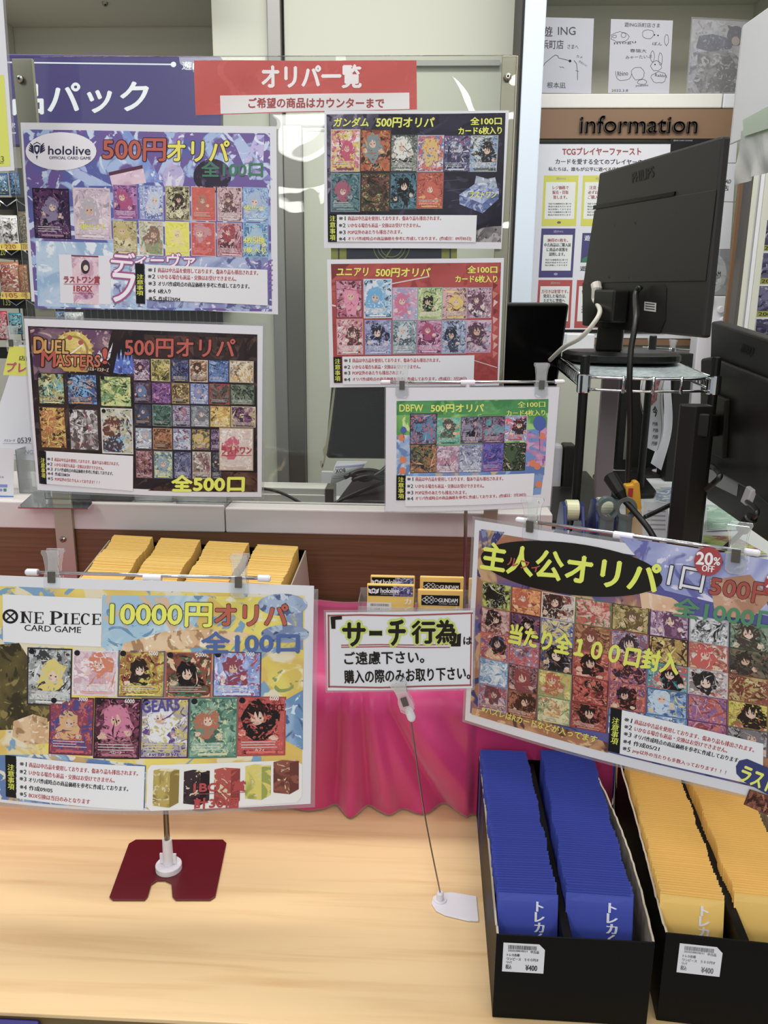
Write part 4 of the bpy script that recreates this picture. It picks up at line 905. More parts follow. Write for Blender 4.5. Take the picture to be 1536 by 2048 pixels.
for (s_, a, b) in (('ペローナ', (228, 1494), (252, 1495)), ('モンキー・D・ルフィ', (308, 1500), (360, 1500)), ('ナミ', (412, 1500), (424, 1500)), ('ルフィ', (512, 1496), (530, 1496))): I.text(s_, a, b, 6, 'f0e8e4', 11, 0.05)
I.build('card_caption', t, 'small lettering over the cards')
I = Ink(sh)
def rrect(I, x0, y0, x1, y1, r, c, st):
    P = [(cx+r*math.cos(a), cy+r*math.sin(a)) for cx, cy, a0 in ((x1-r, y0+r, -math.pi/2), (x1-r, y1-r, 0), (x0+r, y1-r, math.pi/2), (x0+r, y0+r, math.pi)) for a in [a0+k*math.pi/16 for k in range(9)]]
    return I.poly(P, c, st)
I.poly([(310, 1519), (590, 1519), (604, 1528), (604, 1592), (594, 1603), (312, 1605), (303, 1596), (303, 1528)], 'e8e6e4', 4); p = I.build('prize_panel', t)
I = Ink(sh)
for k, (x, y0, y1, c, c2) in enumerate(((315, 1526, 1600, 'b8a040', '8c7424'), (374, 1530, 1598, '3c2830', '241418'), (433, 1528, 1602, 'b0382c', '8c2018'), (493, 1524, 1594, 'd8c850', '98a040'), (548, 1518, 1586, '8c4430', '6a2c22'))):
    I.poly([(x, y0+3), (x+32, y0+6), (x+32, y1), (x, y1-5)], (c, c2, c, 'd8c8a0'), 6, 22, k); I.poly([(x+32, y0+6), (x+50, y0+3), (x+50, y1-9), (x+32, y1)], (c2, c2, c, c2), 6, 20, k); I.poly([(x, y0+3), (x+18, y0), (x+50, y0+3), (x+32, y0+6)], (c, c, 'e0d8b0', c), 6, 20, k)
I.text('1BOX賞', (394, 1563), (494, 1565), 20, 'b02424', 9, 0.09); I.text('計30個', (395, 1593), (480, 1596), 20, 'b02424', 9, 0.09); I.line([(394, 1576), (494, 1577)], 1.2, 'b02424', 9); I.line([(394, 1605), (480, 1606)], 1.2, 'b02424', 9)
I.build('lettering', p, 'five box pictures with dark red lettering across')
notice(sh, t, (14, 1507, 38, 1590), (37, 1508, 298, 1604), [(NOTE[0], '1', 45, 1522, 285, 1534, RED), (NOTE[1], '2', 45, 1537, 240, 1547, RED), (NOTE[2], '3', 45, 1551, 267, 1563, BLK), ('作成09/05', '4', 46, 1567, 115, 1570, BLK), ('BOX引換は当日のみとなります', '5', 46, 1581, 192, 1588, 'b01c28')], 9.4,
       labq=[(14, 1507), (38, 1508), (39, 1590), (16, 1589)], boxq=[(37, 1508), (298, 1521), (298, 1603), (38, 1590)])
foot = at(338, 1741, z=0)
st, T, r, u = pole_stand('sign_stand', 'stand with maroon base plate and chrome rod carrying the yellow 10000 yen sign', (66, 1146), (522, 1158), (303, 1157), [(105, 1148), (478, 1156)], OPS, 0.004, foot)
top = T-np.array([0, -0.004, 0.012])
MB().tube([foot+np.array([0, 0, .03]), top], 0.0036, 14).build('pole', mat('brass_tube', 'b9a67c', 0.25, 0.9), st, smooth=True)
cP = [at(*q, z=0) for q in ((272, 1682), (446, 1682), (453, 1689), (431, 1796), (421, 1803), (352, 1803), (345, 1796), (343, 1770), (330, 1764), (315, 1764), (303, 1772), (296, 1796), (290, 1803), (226, 1803), (219, 1797), (258, 1690))]
MB().prism([q+np.array([0, 0, .0005]) for q in cP], (0, 0, 0.0022)).build('base_plate', M['maroon'], st, bevel=0.0006)
m = MB(); m.tube([foot+np.array([0, 0, z]) for z in (.0028, .0095, .0105)], [.0165, .0165, .0155], 28); m.build('foot_disc', M['white_plastic'], st)
m = MB(); m.tube([foot+np.array([0, 0, z]) for z in (.0105, .046)], [.0068, .0060], 18); m.obox(foot+np.array([0, 0, .018]), (1, 0, 0), (0, 1, 0), (0, 0, 1), .0105, .0012, .007); m.build('pole_socket', M['white_plastic'], st)

# ---- the slanted sign on the right
LF = [(950, 1040), (1622, 1142), (1610, 1621), (930, 1440)]
sh = posed(LF, (0.2259, 0.84, 0.3312), (1.3, -2.4, -31.84), lambda u, v: 0.006*math.sin(math.pi*u)*v+0.002*math.sin(5*u))
sh, t = poster('hanging_sign', None, 0, 'slanted laminated sign with black oval title and many card pictures, at right over the trays', None, 'sign', 0.004, sh)
LS = sh
I = Ink(sh); I.uvrect(0.018, 0.045, 0.985, 0.955, ('4c4c98', 'a86c48', 'c8a070', '2c3474'), 0, 20, 6, 9)
I.poly([(1240, 1072), (1536, 1120), (1640, 1140), (1640, 1260), (1330, 1180)], ('8c94cc', 'b8bce4', '5c5ca8', 'd8d4ec'), 1, 9, 4)
I.poly([(1280, 1180), (1345, 1195), (1380, 1220), (1340, 1240), (1285, 1215)], ('d8a078', 'e0b894', 'c08c68', 'e8ccb0'), 2, 12, 2)
I.poly([(962, 1058), (1010, 1064), (990, 1090), (964, 1100)], ('2c3474', '5c5c90', 'c8a060', '7c88b0'), 1, 12, 5)
I.poly([(1420, 1160), (1500, 1150), (1540, 1200), (1500, 1240), (1430, 1230)], ('c89878', 'b07c5c', 'd8b498', 'a86048'), 2, 12, 6)
I.poly([(945, 1415), (1100, 1440), (1220, 1480), (1220, 1500), (1050, 1455), (943, 1428)], ('a86840', 'c89058', '5c3c30', 'd8b078'), 1, 12, 7)
I.build('background_picture', t)
I = Ink(sh); I.ell(1144, 1136, 183, 51, '1e1b16', 5, 48, 0.128); p = I.build('title_oval', t, 'black oval behind the title')
I = Ink(sh); I.text('主人公オリパ', (965, 1110), (1319, 1158), 57, 'e4f03e', 7, 0.07); I.text('ルフィ', (1018, 1121), (1082, 1135), 17, 'b0402c', 13, 0.06); I.build('title_lettering', p, 'bright yellow title lettering')
I = Ink(sh); I.text('1口', (1338, 1149), (1408, 1163), 45, 'e2e2ea', 7, 0.02, '23202c', 0.05); I.build('count_lettering', t, 'white outlined lettering')
I = Ink(sh); I.text('500円', (1421, 1171), (1553, 1192), 40, 'a8392e', 7, 0.06, '2a1012', 0.05); I.build('price_lettering', t, 'dark red price lettering')
I = Ink(sh); I.text('全1000口', (1349, 1211), (1560, 1243), 38, '4c8c64', 7, 0.07, 'a8c8b0', 0.03); I.build('count_lettering', t, 'green count lettering')
LP = ['b8c048,2c2824,8c8c4c,c8c8c0,1c1814', 'c8642c,e0944c,8c3820,e8bc7c,b85028', 'd0c4bc,8c4034,e0d0c0,4c2820,3c2420', 'c0503c,d8b0a0,4c7c4c,8c2c28,b83028', '8c7840,b8a060,4c3c20,d0bc80,6c5430', '8c5c84,c0a0b8,4c2c48,d8c8d4,683c5c', 'a8a8ac,d8d8dc,5c5c60,e4e4e8,2c2c30', '5c7464,8c9c84,3c3c34,a8ac90,4c3c34',
      'a86c74,d0b0a8,8c3838,c89c90,2c1c1c', '5c3c5c,8c5c74,2c1c28,b04040,1c1418', '4c5ca4,d8cc8c,2c3470,c8a05c,d0b870', '8c5030,b07848,5c2c20,d09c68,7c3c28', '705c84,b8a8b8,a04838,d8ccd0,3c2c34', '5c3c3c,c0a050,3c2424,e0cc80,b08838', 'b0564c,d8d0c8,8c3c38,e4b048,c83c34', '4c4c40,787058,2c2c24,8c5c48,3c3028',
      'b83c30,3c5c9c,d0604c,e0c4a0,2c1c18', 'b04048,8088b0,c8484c,d8c0c0,7c2c30', '3c4870,8c6048,2c2c44,c8a078,1c1820', 'a83828,c85844,742418,e0a890,241814', '84508c,c85c48,3c2c44,d0a8a0,38202c', '3c8c9c,c03c30,6cb4b8,d8c4b0,241818', 'c8c0c0,8c8488,e0dcdc,a83c34,2c2428', '8c4434,b8a058,5c2c28,d0c080,803020',
      '5c88b8,c8d8e8,8cb0d4,e8ecf0,dce4ec', '6c3c48,a06c70,3c2028,c09c98,8c2c34', 'c0b058,e0d47c,8c9c5c,d07c3c,b04c30', 'a03028,c84c38,681c18,d88c70,201412', 'a83c30,6c4474,c86048,d0a890,2c1818', '4c7cb8,98b8d8,2c508c,d8c87c,bcd0e4', '8c5c9c,c05c50,5c3c6c,d0a0a8,a83838', 'c0b43c,d8cc5c,8c6c2c,b03c30,2c1c18',
      '7c6078,b03c44,9c8cb0,d0b8b8,6c3440', '78402c,a86040,4c2418,c88c64,3c1c14', 'a8a470,d8d4a0,6c7c60,e0c484,c06c3c', '8c2820,b03c30,501410,c07c60,241412', '5c78b0,e8e8ec,3c4c80,c84c40,c0cce0', '4c80bc,e0e4e8,c8b44c,2c5890,8cb0d4', 'a85480,c8604c,6c3058,d898a8,903440', '5c5458,a8a0a4,383034,d0c8cc,7c7478']
gc = [112, 262, 414, 582, 764, 950, 1145, 1342, 1545]
def gp(x, row):   # zoomed grid -> measured points
    f = (x-112)/(1545-112); top = 352+f*235; bot = 985+f*255; y = top+(bot-top)*row/5; xx = x-(22 if x < 1000 else 10)*row/5
    return (920+xx/2.4935, 1020+y/2.4935)
for c in range(8):
    for rw in range(5):
        card(sh, t, None, LP[rw*8+c].split(','), 300+rw*8+c, 'p' if (rw+c) % 3 else 'm', band=(rw == 4 and c < 5), quad=[gp(gc[c]+1, rw), gp(gc[c+1]-1, rw), gp(gc[c+1]-1, rw+1), gp(gc[c]+1, rw+1)])
I = Ink(sh); I.text('当たり全１００口封入', (1023, 1264), (1360, 1327), 40, 'dfe43c', 13, 0.09); I.build('count_lettering', t, 'bright yellow lettering across the cards')
I = Ink(sh); I.text('※ハズレはRカードなどが入ってます', (966, 1415), (1199, 1473), 14, 'd8d050', 13, 0.07); I.build('footnote_lettering', t, 'yellow footnote')
d = 0.245
notice(sh, t, (1225, 1411, 1247, 1500), (1247, 1415, 1527, 1503), [(NOTE[0], '1', 1253, 1433, 1509, 1499, RED), (NOTE[1], '2', 1253, 1447, 1456, 1499, RED), (NOTE[2], '3', 1252, 1461, 1481, 1520, BLK), ('作成05/21', '4', 1251, 1476, 1322, 1493, BLK), ('pop以外の当たりも多数入っております！！！', '5', 1250, 1490, 1453, 1543, RED)], 9.6,
       labq=[(1226, 1410), (1248, 1415), (1244, 1501), (1221, 1495)], boxq=[(1248, 1415), (1527, 1487), (1526, 1573), (1244, 1501)])
I = Ink(sh); I.poly([(1480, 1519), (1495, 1516), (1560, 1545), (1600, 1566), (1596, 1612), (1540, 1590), (1490, 1562), (1474, 1545), (1473, 1530)], '2c3474', 16); p = I.build('prize_bubble', t, 'navy bubble with yellow lettering')
I = Ink(sh); I.text('ラストワン', (1484, 1543), (1600, 1592), 32, 'e8ee50', 18, 0.08); I.build('lettering', p)
card(sh, t, None, '6c3420,8c4c30,4c2014,b06848,3c1c14,5c2c1c'.split(','), 350, 'm', st=17, quad=[(1500, 1576), (1600, 1612), (1580, 1650), (1488, 1606)])
for k, (cx, cy) in enumerate(((1416, 1123), (1556, 1170))):
    s2 = Sheet(LF, sh.pt+sh.n*0.002, sh.n, sh.bend); I = Ink(s2); I.ell(cx, cy, 28, 29, 'a8222c', 2, 40)
    o = I.build('discount_sticker', None); tag(o, ('round red 20 percent off sticker on top edge of the slanted right sign', 'round red 20 percent off sticker cut by the right picture edge')[k], 'sticker')
    I = Ink(s2); I.text('20', (cx-23, cy-7), (cx+9, cy-4), 24, 'f2eef0', 4, 0.09); I.text('%', (cx+11, cy-1), (cx+24, cy+1), 15, 'f2eef0', 4, 0.08); I.text('OFF', (cx-12, cy+13), (cx+12, cy+16), 13, 'f2eef0', 4, 0.08); q = I.build('lettering', o)
foot = np.array([0.262, 0.925, 0.0])
st, T, r, u = pole_stand('sign_stand', 'clip stand with chrome rod behind the trays carrying the slanted right sign', (1046, 1043), (1496, 1106), (1245, 1074), [(1062, 1046), (1474, 1103)], LS, 0.004, foot, end_r=0.0036)
MB().tube([foot+np.array([0, 0, .004]), T-u*0.012], 0.0026, 12).build('pole', M['chrome'], st, smooth=True)
MB().tube([foot+np.array([0, 0, .0005]), foot+np.array([0, 0, .004])], .009, 20).build('base_plate', M['white_plastic'], st)

# ---- the small sign with green art, on a stand standing on the pink riser
DF = [(772, 775), (1119, 774), (1100, 1012), (771, 1023)]
sh = posed(DF, (0.0775, 1.22, 0.4951), (-0.06, -0.9, 1.15), lambda u, v: 0.010*math.sin(math.pi*u)*v)
sh, t = poster('hanging_sign', None, 0, 'small white sign with green and blue art clipped to a stand on the pink riser', None, 'sign', 0.002, sh)
DSH = sh
I = Ink(sh); I.quad([(793, 802), (1097, 798), (1088, 950), (793, 951)], ('7cbc50', '4c9848', '9ccc6c', 'c8e088'), 0, 12, 7, 3)
I.quad([(793, 802), (1097, 798), (1096, 826), (793, 830)], ('3f8f4c', '4c9c50', '378444', '58a858'), 1, 8, 8, 4)
I.quad([(793, 900), (1090, 895), (1088, 950), (793, 951)], ('4c74b8', '6c94d0', 'c8b088', '8cb0dc'), 1, 8, 10, 5)
I.quad([(1050, 860), (1094, 855), (1090, 930), (1050, 932)], ('b878b0', 'd8a0c0', '5c88c8', '8c5ca0'), 2, 6, 18, 6)
I.quad([(793, 870), (820, 870), (820, 950), (793, 950)], ('88a8d0', 'c8d4e4', '5c80b8', 'd8c8a0'), 2, 6, 16, 6)
I.quad([(1066, 948), (1087, 947), (1081, 988), (1064, 989)], ('4c74b8', '6c94d0', 'c8b088', '5c9c58'), 1, 6, 14, 7)
for cx, cy in ((803, 875), (806, 919), (805, 941), (1084, 872), (1074, 932), (1065, 926), (1077, 968)): I.ell(cx, cy, 7, 7, 'd8703c', 4, 18)
for cx, cy, ry in ((807, 860, 7), (1079, 846, 15)): I.ell(cx, cy, ry*.85, ry, '3456a8', 4, 20); I.line([(cx, cy+ry), (cx, cy+ry*3.6)], .9, '33406c', 4)
I.build('background_picture', t)
I = Ink(sh); YG = 'dfe858'; I.text('DBFW', (799, 816), (846, 816), 14, YG, 6, 0.05); I.text('500円オリパ', (862, 816), (967, 816), 16, YG, 6, 0.07); I.text('全100口', (1035, 809), (1090, 808), 12, YG, 6, 0.06); I.text('カード4枚入り', (1013, 826), (1090, 825), 12, YG, 6, 0.06); I.build('title_lettering', t, 'yellow title lettering')
DC = [((820, 827, 873, 888), '3c3c58,6c7090,c84c58,a8acc0,2c8cb8,2c2c3c'), ((874, 835, 919, 888), '4ca890,80c8b4,d8a060,2c7060,5c4c40,68b8a0'), ((922, 833, 964, 886), '4c4c64,8c88a0,2c2c34,c8a0a8,1c1c24,5c5c74'), ((965, 832, 1008, 885), '5c3c5c,8c6080,38283c,b090a8,48a0a8,4c344c'), ((1009, 831, 1052, 881), '7ca8d8,d84c5c,e0e4ec,b03c44,3c2c30,a8c0dc'),
      ((820, 888, 873, 944), '3c3c4c,a06c3c,4c6c48,d8a068,2c2c34,34343c'), ((873, 890, 918, 944), 'a07c94,d0b4c4,68506c,e4d8e0,b87890,90788c'), ((918, 888, 963, 943), '8088a8,b8bcd0,50587c,dcdce8,9498b4,787c98'), ((964, 886, 1005, 941), '3c3c9c,5c5cc0,24246c,c85c74,383890,4444a0'), ((1006, 885, 1049, 940), '2c3828,485840,1c241c,c8b0a0,4c6040,243020')]
for i, (b, pl) in enumerate(DC): card(sh, t, b, pl.split(','), 400+i, 'p' if i in (1, 4) else 'm')
notice(sh, t, (793, 950, 811, 999), (811, 952, 1064, 1003), [(NOTE[0], '1', 814, 957, 1005, 955, RED), (NOTE[1], '2', 814, 971, 967, 969, RED), (NOTE[3], '3', 814, 984, 932, 982, RED), (NOTE[2]+'(作成日：7月28日)', '4', 814, 996, 1051, 988, RED)], 8.0)
fz = np.array([0.079, 1.236, 0.2085])
st, T, r, u = pole_stand('sign_stand', 'clip stand on the pink riser carrying the small sign with green art', (775, 765), (1116, 764), (936, 766), [(804, 766), (1083, 764)], DSH, 0.004, fz, end_r=0.0034)
MB().tube([fz+np.array([0, 0, .003]), T-u*0.012], 0.0028, 12).build('pole', M['darksteel'], st, smooth=True)
MB().tube([fz+np.array([0, 0, .0005]), fz+np.array([0, 0, .003])], .03, 24).build('base_plate', M['white_plastic'], st)

# ---- handwritten notice on a wire clip stand
NQ = [(652, 1225), (946, 1221), (945, 1376), (655, 1381)]
sh = vsheet(NQ, 0.83, lambda u, v: 0.0015*math.sin(math.pi*u))
sh, t = poster('handwritten_notice', None, 0, 'white handwritten notice with red double border held by a wire clip stand', None, 'notice', 0.0025, sh)
NS = sh
I = Ink(sh); RB = 'a0413f'
for a, b in (([(657, 1231), (720, 1229), (800, 1230), (945, 1226)], 3.2), ([(657, 1230), (658, 1374)], 3.4), ([(658, 1373), (760, 1374), (850, 1371), (942, 1370)], 3.2), ([(943, 1226), (941, 1371)], 2.6), ([(683, 1290), (760, 1288), (830, 1289), (899, 1288)], 2.2), ([(683, 1294), (770, 1292), (840, 1294), (899, 1294)], 2.2)): I.line(a, b, RB, 2)
I.build('red_border', t, 'dark red ruled border and underline')
I = Ink(sh); CHS = [('サ', 686, 730, 1268, 46), ('ー', 739, 764, 1265, 10), ('チ', 778, 810, 1264, 50), ('行', 824, 870, 1263, 44), ('為', 872, 912, 1263, 46)]
for ch, a, b, yc, hh in CHS: I.text(ch, (a, yc), (b, yc), hh, 'c9d858', 2, 0.22, 'c9d858', 0.13)
I.build('highlighter', t, 'yellow-green highlighter halo')
I = Ink(sh); BK = '1d1712'
for ch, a, b, yc, hh in CHS: I.text(ch, (a, yc), (b, yc), hh, BK, 6, 0.075)
I.poly([(661, 1233), (684, 1231), (684, 1238), (671, 1239), (671, 1257), (663, 1257)], BK, 6); I.poly([(914, 1268), (922, 1266), (921, 1292), (902, 1292), (902, 1286), (913, 1285)], BK, 6)
I.build('title_lettering', t, 'thick black brush lettering')
I = Ink(sh); I.text('は', (927, 1281), (944, 1281), 15, BK, 4, 0.06); I.text('ご遠慮下さい。', (689, 1316), (848, 1312), 25, BK, 4, 0.05); I.text('購入の際のみお取り下さい。', (689, 1353), (940, 1345), 26, BK, 4, 0.05); I.build('lettering', t, 'black pen lettering')
f = at(880, 1803, z=0)
st = thing('sign_stand', (f[0], f[1], 0), 'thin wire stand with clear clip and white oval base carrying the handwritten notice', 'sign stand')
base = [at(*q, z=0) for q in ((866, 1796), (880, 1788), (905, 1787), (940, 1793), (985, 1796), (985, 1846), (935, 1844), (890, 1833), (872, 1824), (863, 1810))]
base = [(min(b[0], 0.0815), b[1], .0004) for b in base]
MB().prism(base, (0, 0, 0.0018)).build('base_plate', M['white_plastic'], st, bevel=0.0005)
m = MB(); m.tube([f+np.array([0, 0, z]) for z in (.002, .0035, .0036, .012, .0135)], [.0085, .0080, .0045, .0042, .003], 18); m.build('foot_socket', M['white_plastic'], st)
cp = NS.hit(806, 1385)+np.array([0, -.004, 0]); bp_ = NS.hit(821, 1430)
MB().tube(spline([f+np.array([0, 0, .012]), f*0.5+bp_*0.5+np.array([-.002, 0, 0]), bp_+np.array([0.0005, 0, -.006])], 8), 0.0009, 8).build('wire', M['darksteel'], st)
ax = unit(cp-bp_); 
MB().tube([bp_-ax*.007, bp_-ax*.004, bp_+ax*.005, bp_+ax*.008], [.0035, .0048, .0048, .0035], 14).build('wire_joint', M['white_plastic'], st)
rr_ = unit(np.cross(ax, [0, -1, 0])); clip(st, cp-ax*0.004, -rr_ if rr_[0] < 0 else rr_, ax, (0, -1, 0), 1.05)

# ---- display pouches with printed headers, standing in clear holders on the riser
def display_pouch(x0, x1, yt, ybase, label, grp, kind, rows):
    """pouch standing on the riser, its top at photo height yt"""
    y = ybase; a = at(x0, yt, y=y); b = at(x1, yt, y=y); zt = a[2]; zb = 0.2085
    t = thing('display_pouch', ((a[0]+b[0])/2, y, zb), label, 'card pouch', grp)
    x0w, x1w = a[0], b[0]
    MB().box(x0w, x1w, y, y+0.006, zb, zt).build('pouch', M['ypack'], t, bevel=0.0015)
    s_ = Sheet(None, (0, y-0.0003, 0), (0, -1, 0), None, pts=[(x0w, y-.0003, zt), (x1w, y-.0003, zt), (x1w, y-.0003, zb), (x0w, y-.0003, zb)])
    w = x1w-x0w; H_ = zt-zb; ml = lambda v: v/1000/H_
    I = Ink(s_)
    if kind == 'holo':
        I.uvrect(.03, ml(2.5), .97, ml(18), '17161c', 1); I.uvrect(.55, ml(2.5), .97, ml(18), ('2c2c54', '5c5c9c', 'b0b8e0', '8c88c0'), 2, 4, 90, 3)
        c0 = (.14, ml(10)); n = 12
        I.fan(c0, [(c0[0]+.055*math.cos(k*.5236), c0[1]+ml(4)*math.sin(k*.5236)) for k in range(n)], 'e8e6ee', 3)
        for sg in (-1, 1): I.uvpoly([(c0[0]+sg*.04, c0[1]-ml(1)), (c0[0]+sg*.12, c0[1]-ml(4)), (c0[0]+sg*.10, c0[1]+ml(3)), (c0[0]+sg*.03, c0[1]+ml(5))], 'e8e6ee', 3)
        I.fan(c0, [(c0[0]+.022*math.cos(k*.5236), c0[1]+ml(1.6)*math.sin(k*.5236)) for k in range(n)], '17161c', 4)
        txt, u0, u1 = 'hololive', .29, .68
    else:
        I.uvrect(.08, ml(8), .92, ml(24), '17161c', 1)
        for k, (cx, cy) in enumerate(((.2, 12.5), (.3, 12.5), (.2, 18.5), (.3, 18.5), (.4, 15.5), (.14, 15.5))):
            P = [(cx-.06, ml(cy)), (cx, ml(cy-3.2)), (cx+.06, ml(cy)), (cx, ml(cy+3.2))]; Q = [(cx-.042, ml(cy)), (cx, ml(cy-2.2)), (cx+.042, ml(cy)), (cx, ml(cy+2.2))]
            I.put([p for pq in zip(P, Q) for p in pq], [(0, 1, 3, 2), (2, 3, 5, 4), (4, 5, 7, 6), (6, 7, 1, 0)], 'ecebf0', 3)
        txt, u0, u1 = 'GUNDAM', .46, .88
    v, f_ = glyphs(txt, 3); lo, hi = v.min(0), v.max(0); yy0, yy1 = ((5.5, 13) if kind == 'holo' else (12.5, 19))
    for dx in (-.004, .004): I.put([(u0+(u1-u0)*(q[0]-lo[0])/(hi[0]-lo[0])+dx, ml(yy1-(yy1-yy0)*(q[1]-lo[1])/(hi[1]-lo[1]))) for q in v], f_, 'f2f0f4', 4+dx*25)
    v, f_ = glyphs('OFFICIAL CARD GAME' if kind == 'holo' else 'CARD GAME', 2); lo, hi = v.min(0), v.max(0); yy0, yy1 = ((14, 15.6) if kind == 'holo' else (20.3, 22))
    I.put([(u0+(u1-u0)*(q[0]-lo[0])/(hi[0]-lo[0]), ml(yy1-(yy1-yy0)*(q[1]-lo[1])/(hi[1]-lo[1]))) for q in v], f_, 'e8e6ec', 4)
    I.build('header_print', t, 'black printed header with white lettering')
    I = Ink(s_); top_ = 28 if kind == 'holo' else 32; I.uvrect(.0, ml(top_), .52, ml(top_+24), 'e9e6e4', 1); u = .08
    while u < .46: I.uvrect(u, ml(top_+2), u+.008, ml(top_+6), '55545a', 2, 1); u += R.choice((.014, .02))
    v, f_ = glyphs('トレカ各種 ５００円', 2); lo, hi = v.min(0), v.max(0); I.put([(.08+.38*(q[0]-lo[0])/(hi[0]-lo[0]), ml(top_+12-3*(q[1]-lo[1])/(hi[1]-lo[1]))) for q in v], f_, '55545a', 2); I.build('price_label', t, 'white price label')
    I = Ink(s_)
    for k, ch in enumerate('カくじ'):
        v, f_ = glyphs(ch, 3); lo, hi = v.min(0), v.max(0); z0 = 20+k*13+(4 if kind != 'holo' else 0)
        for dx in (-.006, .006): I.put([(.80+.13*(q[0]-lo[0])/(hi[0]-lo[0])+dx, ml(z0+10-9*(q[1]-lo[1])/(hi[1]-lo[1]))) for q in v], f_, 'f6f2ea', 2+dx*15)
    I.build('lettering', t, 'white brush lettering')
    return t
display_pouch(741, 830, 1151, 1.150, 'rear yellow pouch with black header and white emblem, left pair behind the notice', 'yellow pouches on display', 'holo', 2)
display_pouch(734, 829, 1168, 1.130, 'front yellow pouch with black header and starry art, left pair behind the notice', 'yellow pouches on display', 'holo', 2)
display_pouch(840, 928, 1153, 1.150, 'rear yellow pouch with black diamond-pattern header, right pair behind the notice', 'yellow pouches on display', 'gundam', 2)
display_pouch(836, 927, 1179, 1.130, 'front yellow pouch with black diamond-pattern header, right pair behind the notice', 'yellow pouches on display', 'gundam', 2)
display_pouch(938, 1010, 1157, 1.150, 'yellow pouch half hidden behind left edge of the slanted right sign', 'yellow pouches on display', 'gundam', 2)
for k, (xa, xb, lab) in enumerate(((716, 832, 'clear plastic holder standing around the left pair of display pouches'), (833, 940, 'clear plastic holder standing around the right pair of display pouches'))):
    h_ = thing('clear_holder', (at(xa, 1200, y=1.14)[0], 1.14, 0.2085), lab, 'holder'); a, b = at(xa, 1205, y=1.12)[0], at(xb, 1205, y=1.12)[0]; z1 = at(720, 1212, y=1.12)[2]
    MB().box(a, b, 1.118, 1.1195, 0.2085, z1).build('front_wall', M['clear'], h_); MB().box(a, b, 1.166, 1.168, 0.2085, z1+.012).build('back_wall', M['clear'], h_)
    for x_ in (a, b-.0012): MB().box(x_, x_+.0012, 1.1195, 1.166, 0.2085, z1+.006).build('side_wall', M['clear'], h_)

# ================================================================ left side: card rack, purple fascia, prepaid sign
RY = 2.20
# overhead cupboard over the rack
oc = thing('overhead_cupboard', (at(200, 60, y=2.5)[0], 2.5, at(200, 52, y=2.79)[2]), 'cream overhead cupboard with a screw underneath above the purple sign', 'cupboard')
zb_ = at(200, 52, y=2.79)[2]; xa_ = at(25, 70, y=2.79)[0]; xb_ = at(433, 50, y=2.42)[0]
MB().box(xa_-0.03, xb_-0.002, 2.20, 2.795, zb_, zb_+0.25).build('bottom_board', M['pale_cream'], oc)
MB().box(xa_-0.03, xa_, 2.20, 2.795, zb_-0.60, zb_-0.001).build('side_panel', M['pale_cream'], oc)
q = at(210, 5, z=zb_); MB().tube([q, q-np.array([0, 0, .006]), q-np.array([0, 0, .010])], [.009, .008, .004], 14).build('screw', M['screw'], oc)
# purple fascia board
fs = vsheet([(-40, 107), (441, 113), (441, 290), (-40, 290)], 2.12)
ft = thing('fascia_sign', (fs.C[3][0], 2.12, fs.C[3][2]), 'deep purple fascia sign with white lettering behind the clear screen', 'sign')
MB().prism([c for c in fs.C], (0, 0.03, 0)).build('board', mat('purple_board', '443a72', 0.22), ft, bevel=0.002)
I = Ink(fs); I.text('新品パック', (-48, 200), (297, 192), 62, 'e6eaf0', 3, 0.05); I.line([(-40, 124), (345, 129)], 3, 'd8dae8', 2); I.ell(347, 129, 5.5, 5.5, 'e6eaf0', 3, 20); I.text('遊ING', (364, 131), (420, 133), 17, 'd0d4e2', 3, 0.04); I.text('求', (20, 251), (31, 251), 10, 'e0e4ee', 3, 0.04); I.line([(-40, 265), (31, 266)], 2.5, 'd8dae8', 2)
I.build('lettering', ft, 'white lettering and rule')
# wire rack with hanging packs
rk = thing('wire_rack', (at(60, 600, y=RY)[0], RY, -0.8), 'dark wire rack of card packs with yellow price strips at far left', 'rack')
rx0, rx1 = at(-60, 500, y=RY)[0], at(428, 500, y=RY)[0]
MB().box(rx0, rx1, RY+0.26, RY+0.28, -0.8, fs.C[3][2]).build('back_panel', mat('grey_rack_back', '4c4944', 0.6), rk)
m = MB()
for k in range(34):
    x = rx0+(rx1-rx0)*k/33; m.tube([(x, RY+0.24, -0.7), (x, RY+0.24, 0.9)], 0.002, 6)
for k in range(16): m.tube([(rx0, RY+0.243, -0.7+k*0.1), (rx1, RY+0.243, -0.7+k*0.1)], 0.002, 6)
m.build('wire_grid', M['darksteel'], rk)
shelfz = [at(20, yy, y=RY)[2] for yy in (409, 506, 606, 706)]
for z, no in zip(shelfz, ('105', '120', '135', '150')):
    o = MB().box(rx0, rx1, RY, RY+0.22, z-0.006, z).build('shelf', M['black_soft'], rk)
    MB().box(rx0, rx1, RY-0.012, RY-0.002, z-0.014, z+0.016).build('front_strip', M['black'], o)
    m = MB(); x = at(12, 500, y=RY)[0]
    for k in range(3): m.tube([(x+k*.05, RY-.018, z+.010), (x+.025+k*.05, RY-.020, z-.006), (x+.05+k*.05, RY-.018, z+.010)], 0.0018, 6)
    m.build('wire_hook', M['chrome'], o)
    s_ = Sheet(None, (0, RY-.0125, 0), (0, -1, 0), None, pts=[(at(0, 500, y=RY)[0], RY-.0125, z+.014), (at(20, 500, y=RY)[0], RY-.0125, z+.014), (at(20, 500, y=RY)[0], RY-.0125, z-.010), (at(0, 500, y=RY)[0], RY-.0125, z-.010)])
    I = Ink(s_); v, f_ = glyphs(no, 2); lo, hi = v.min(0), v.max(0)
    I.put([(.05+.7*(q_[0]-lo[0])/(hi[0]-lo[0]), .85-.7*(q_[1]-lo[1])/(hi[1]-lo[1])) for q_ in v], f_, 'd8dc5c', 2); I.build('lettering', o)
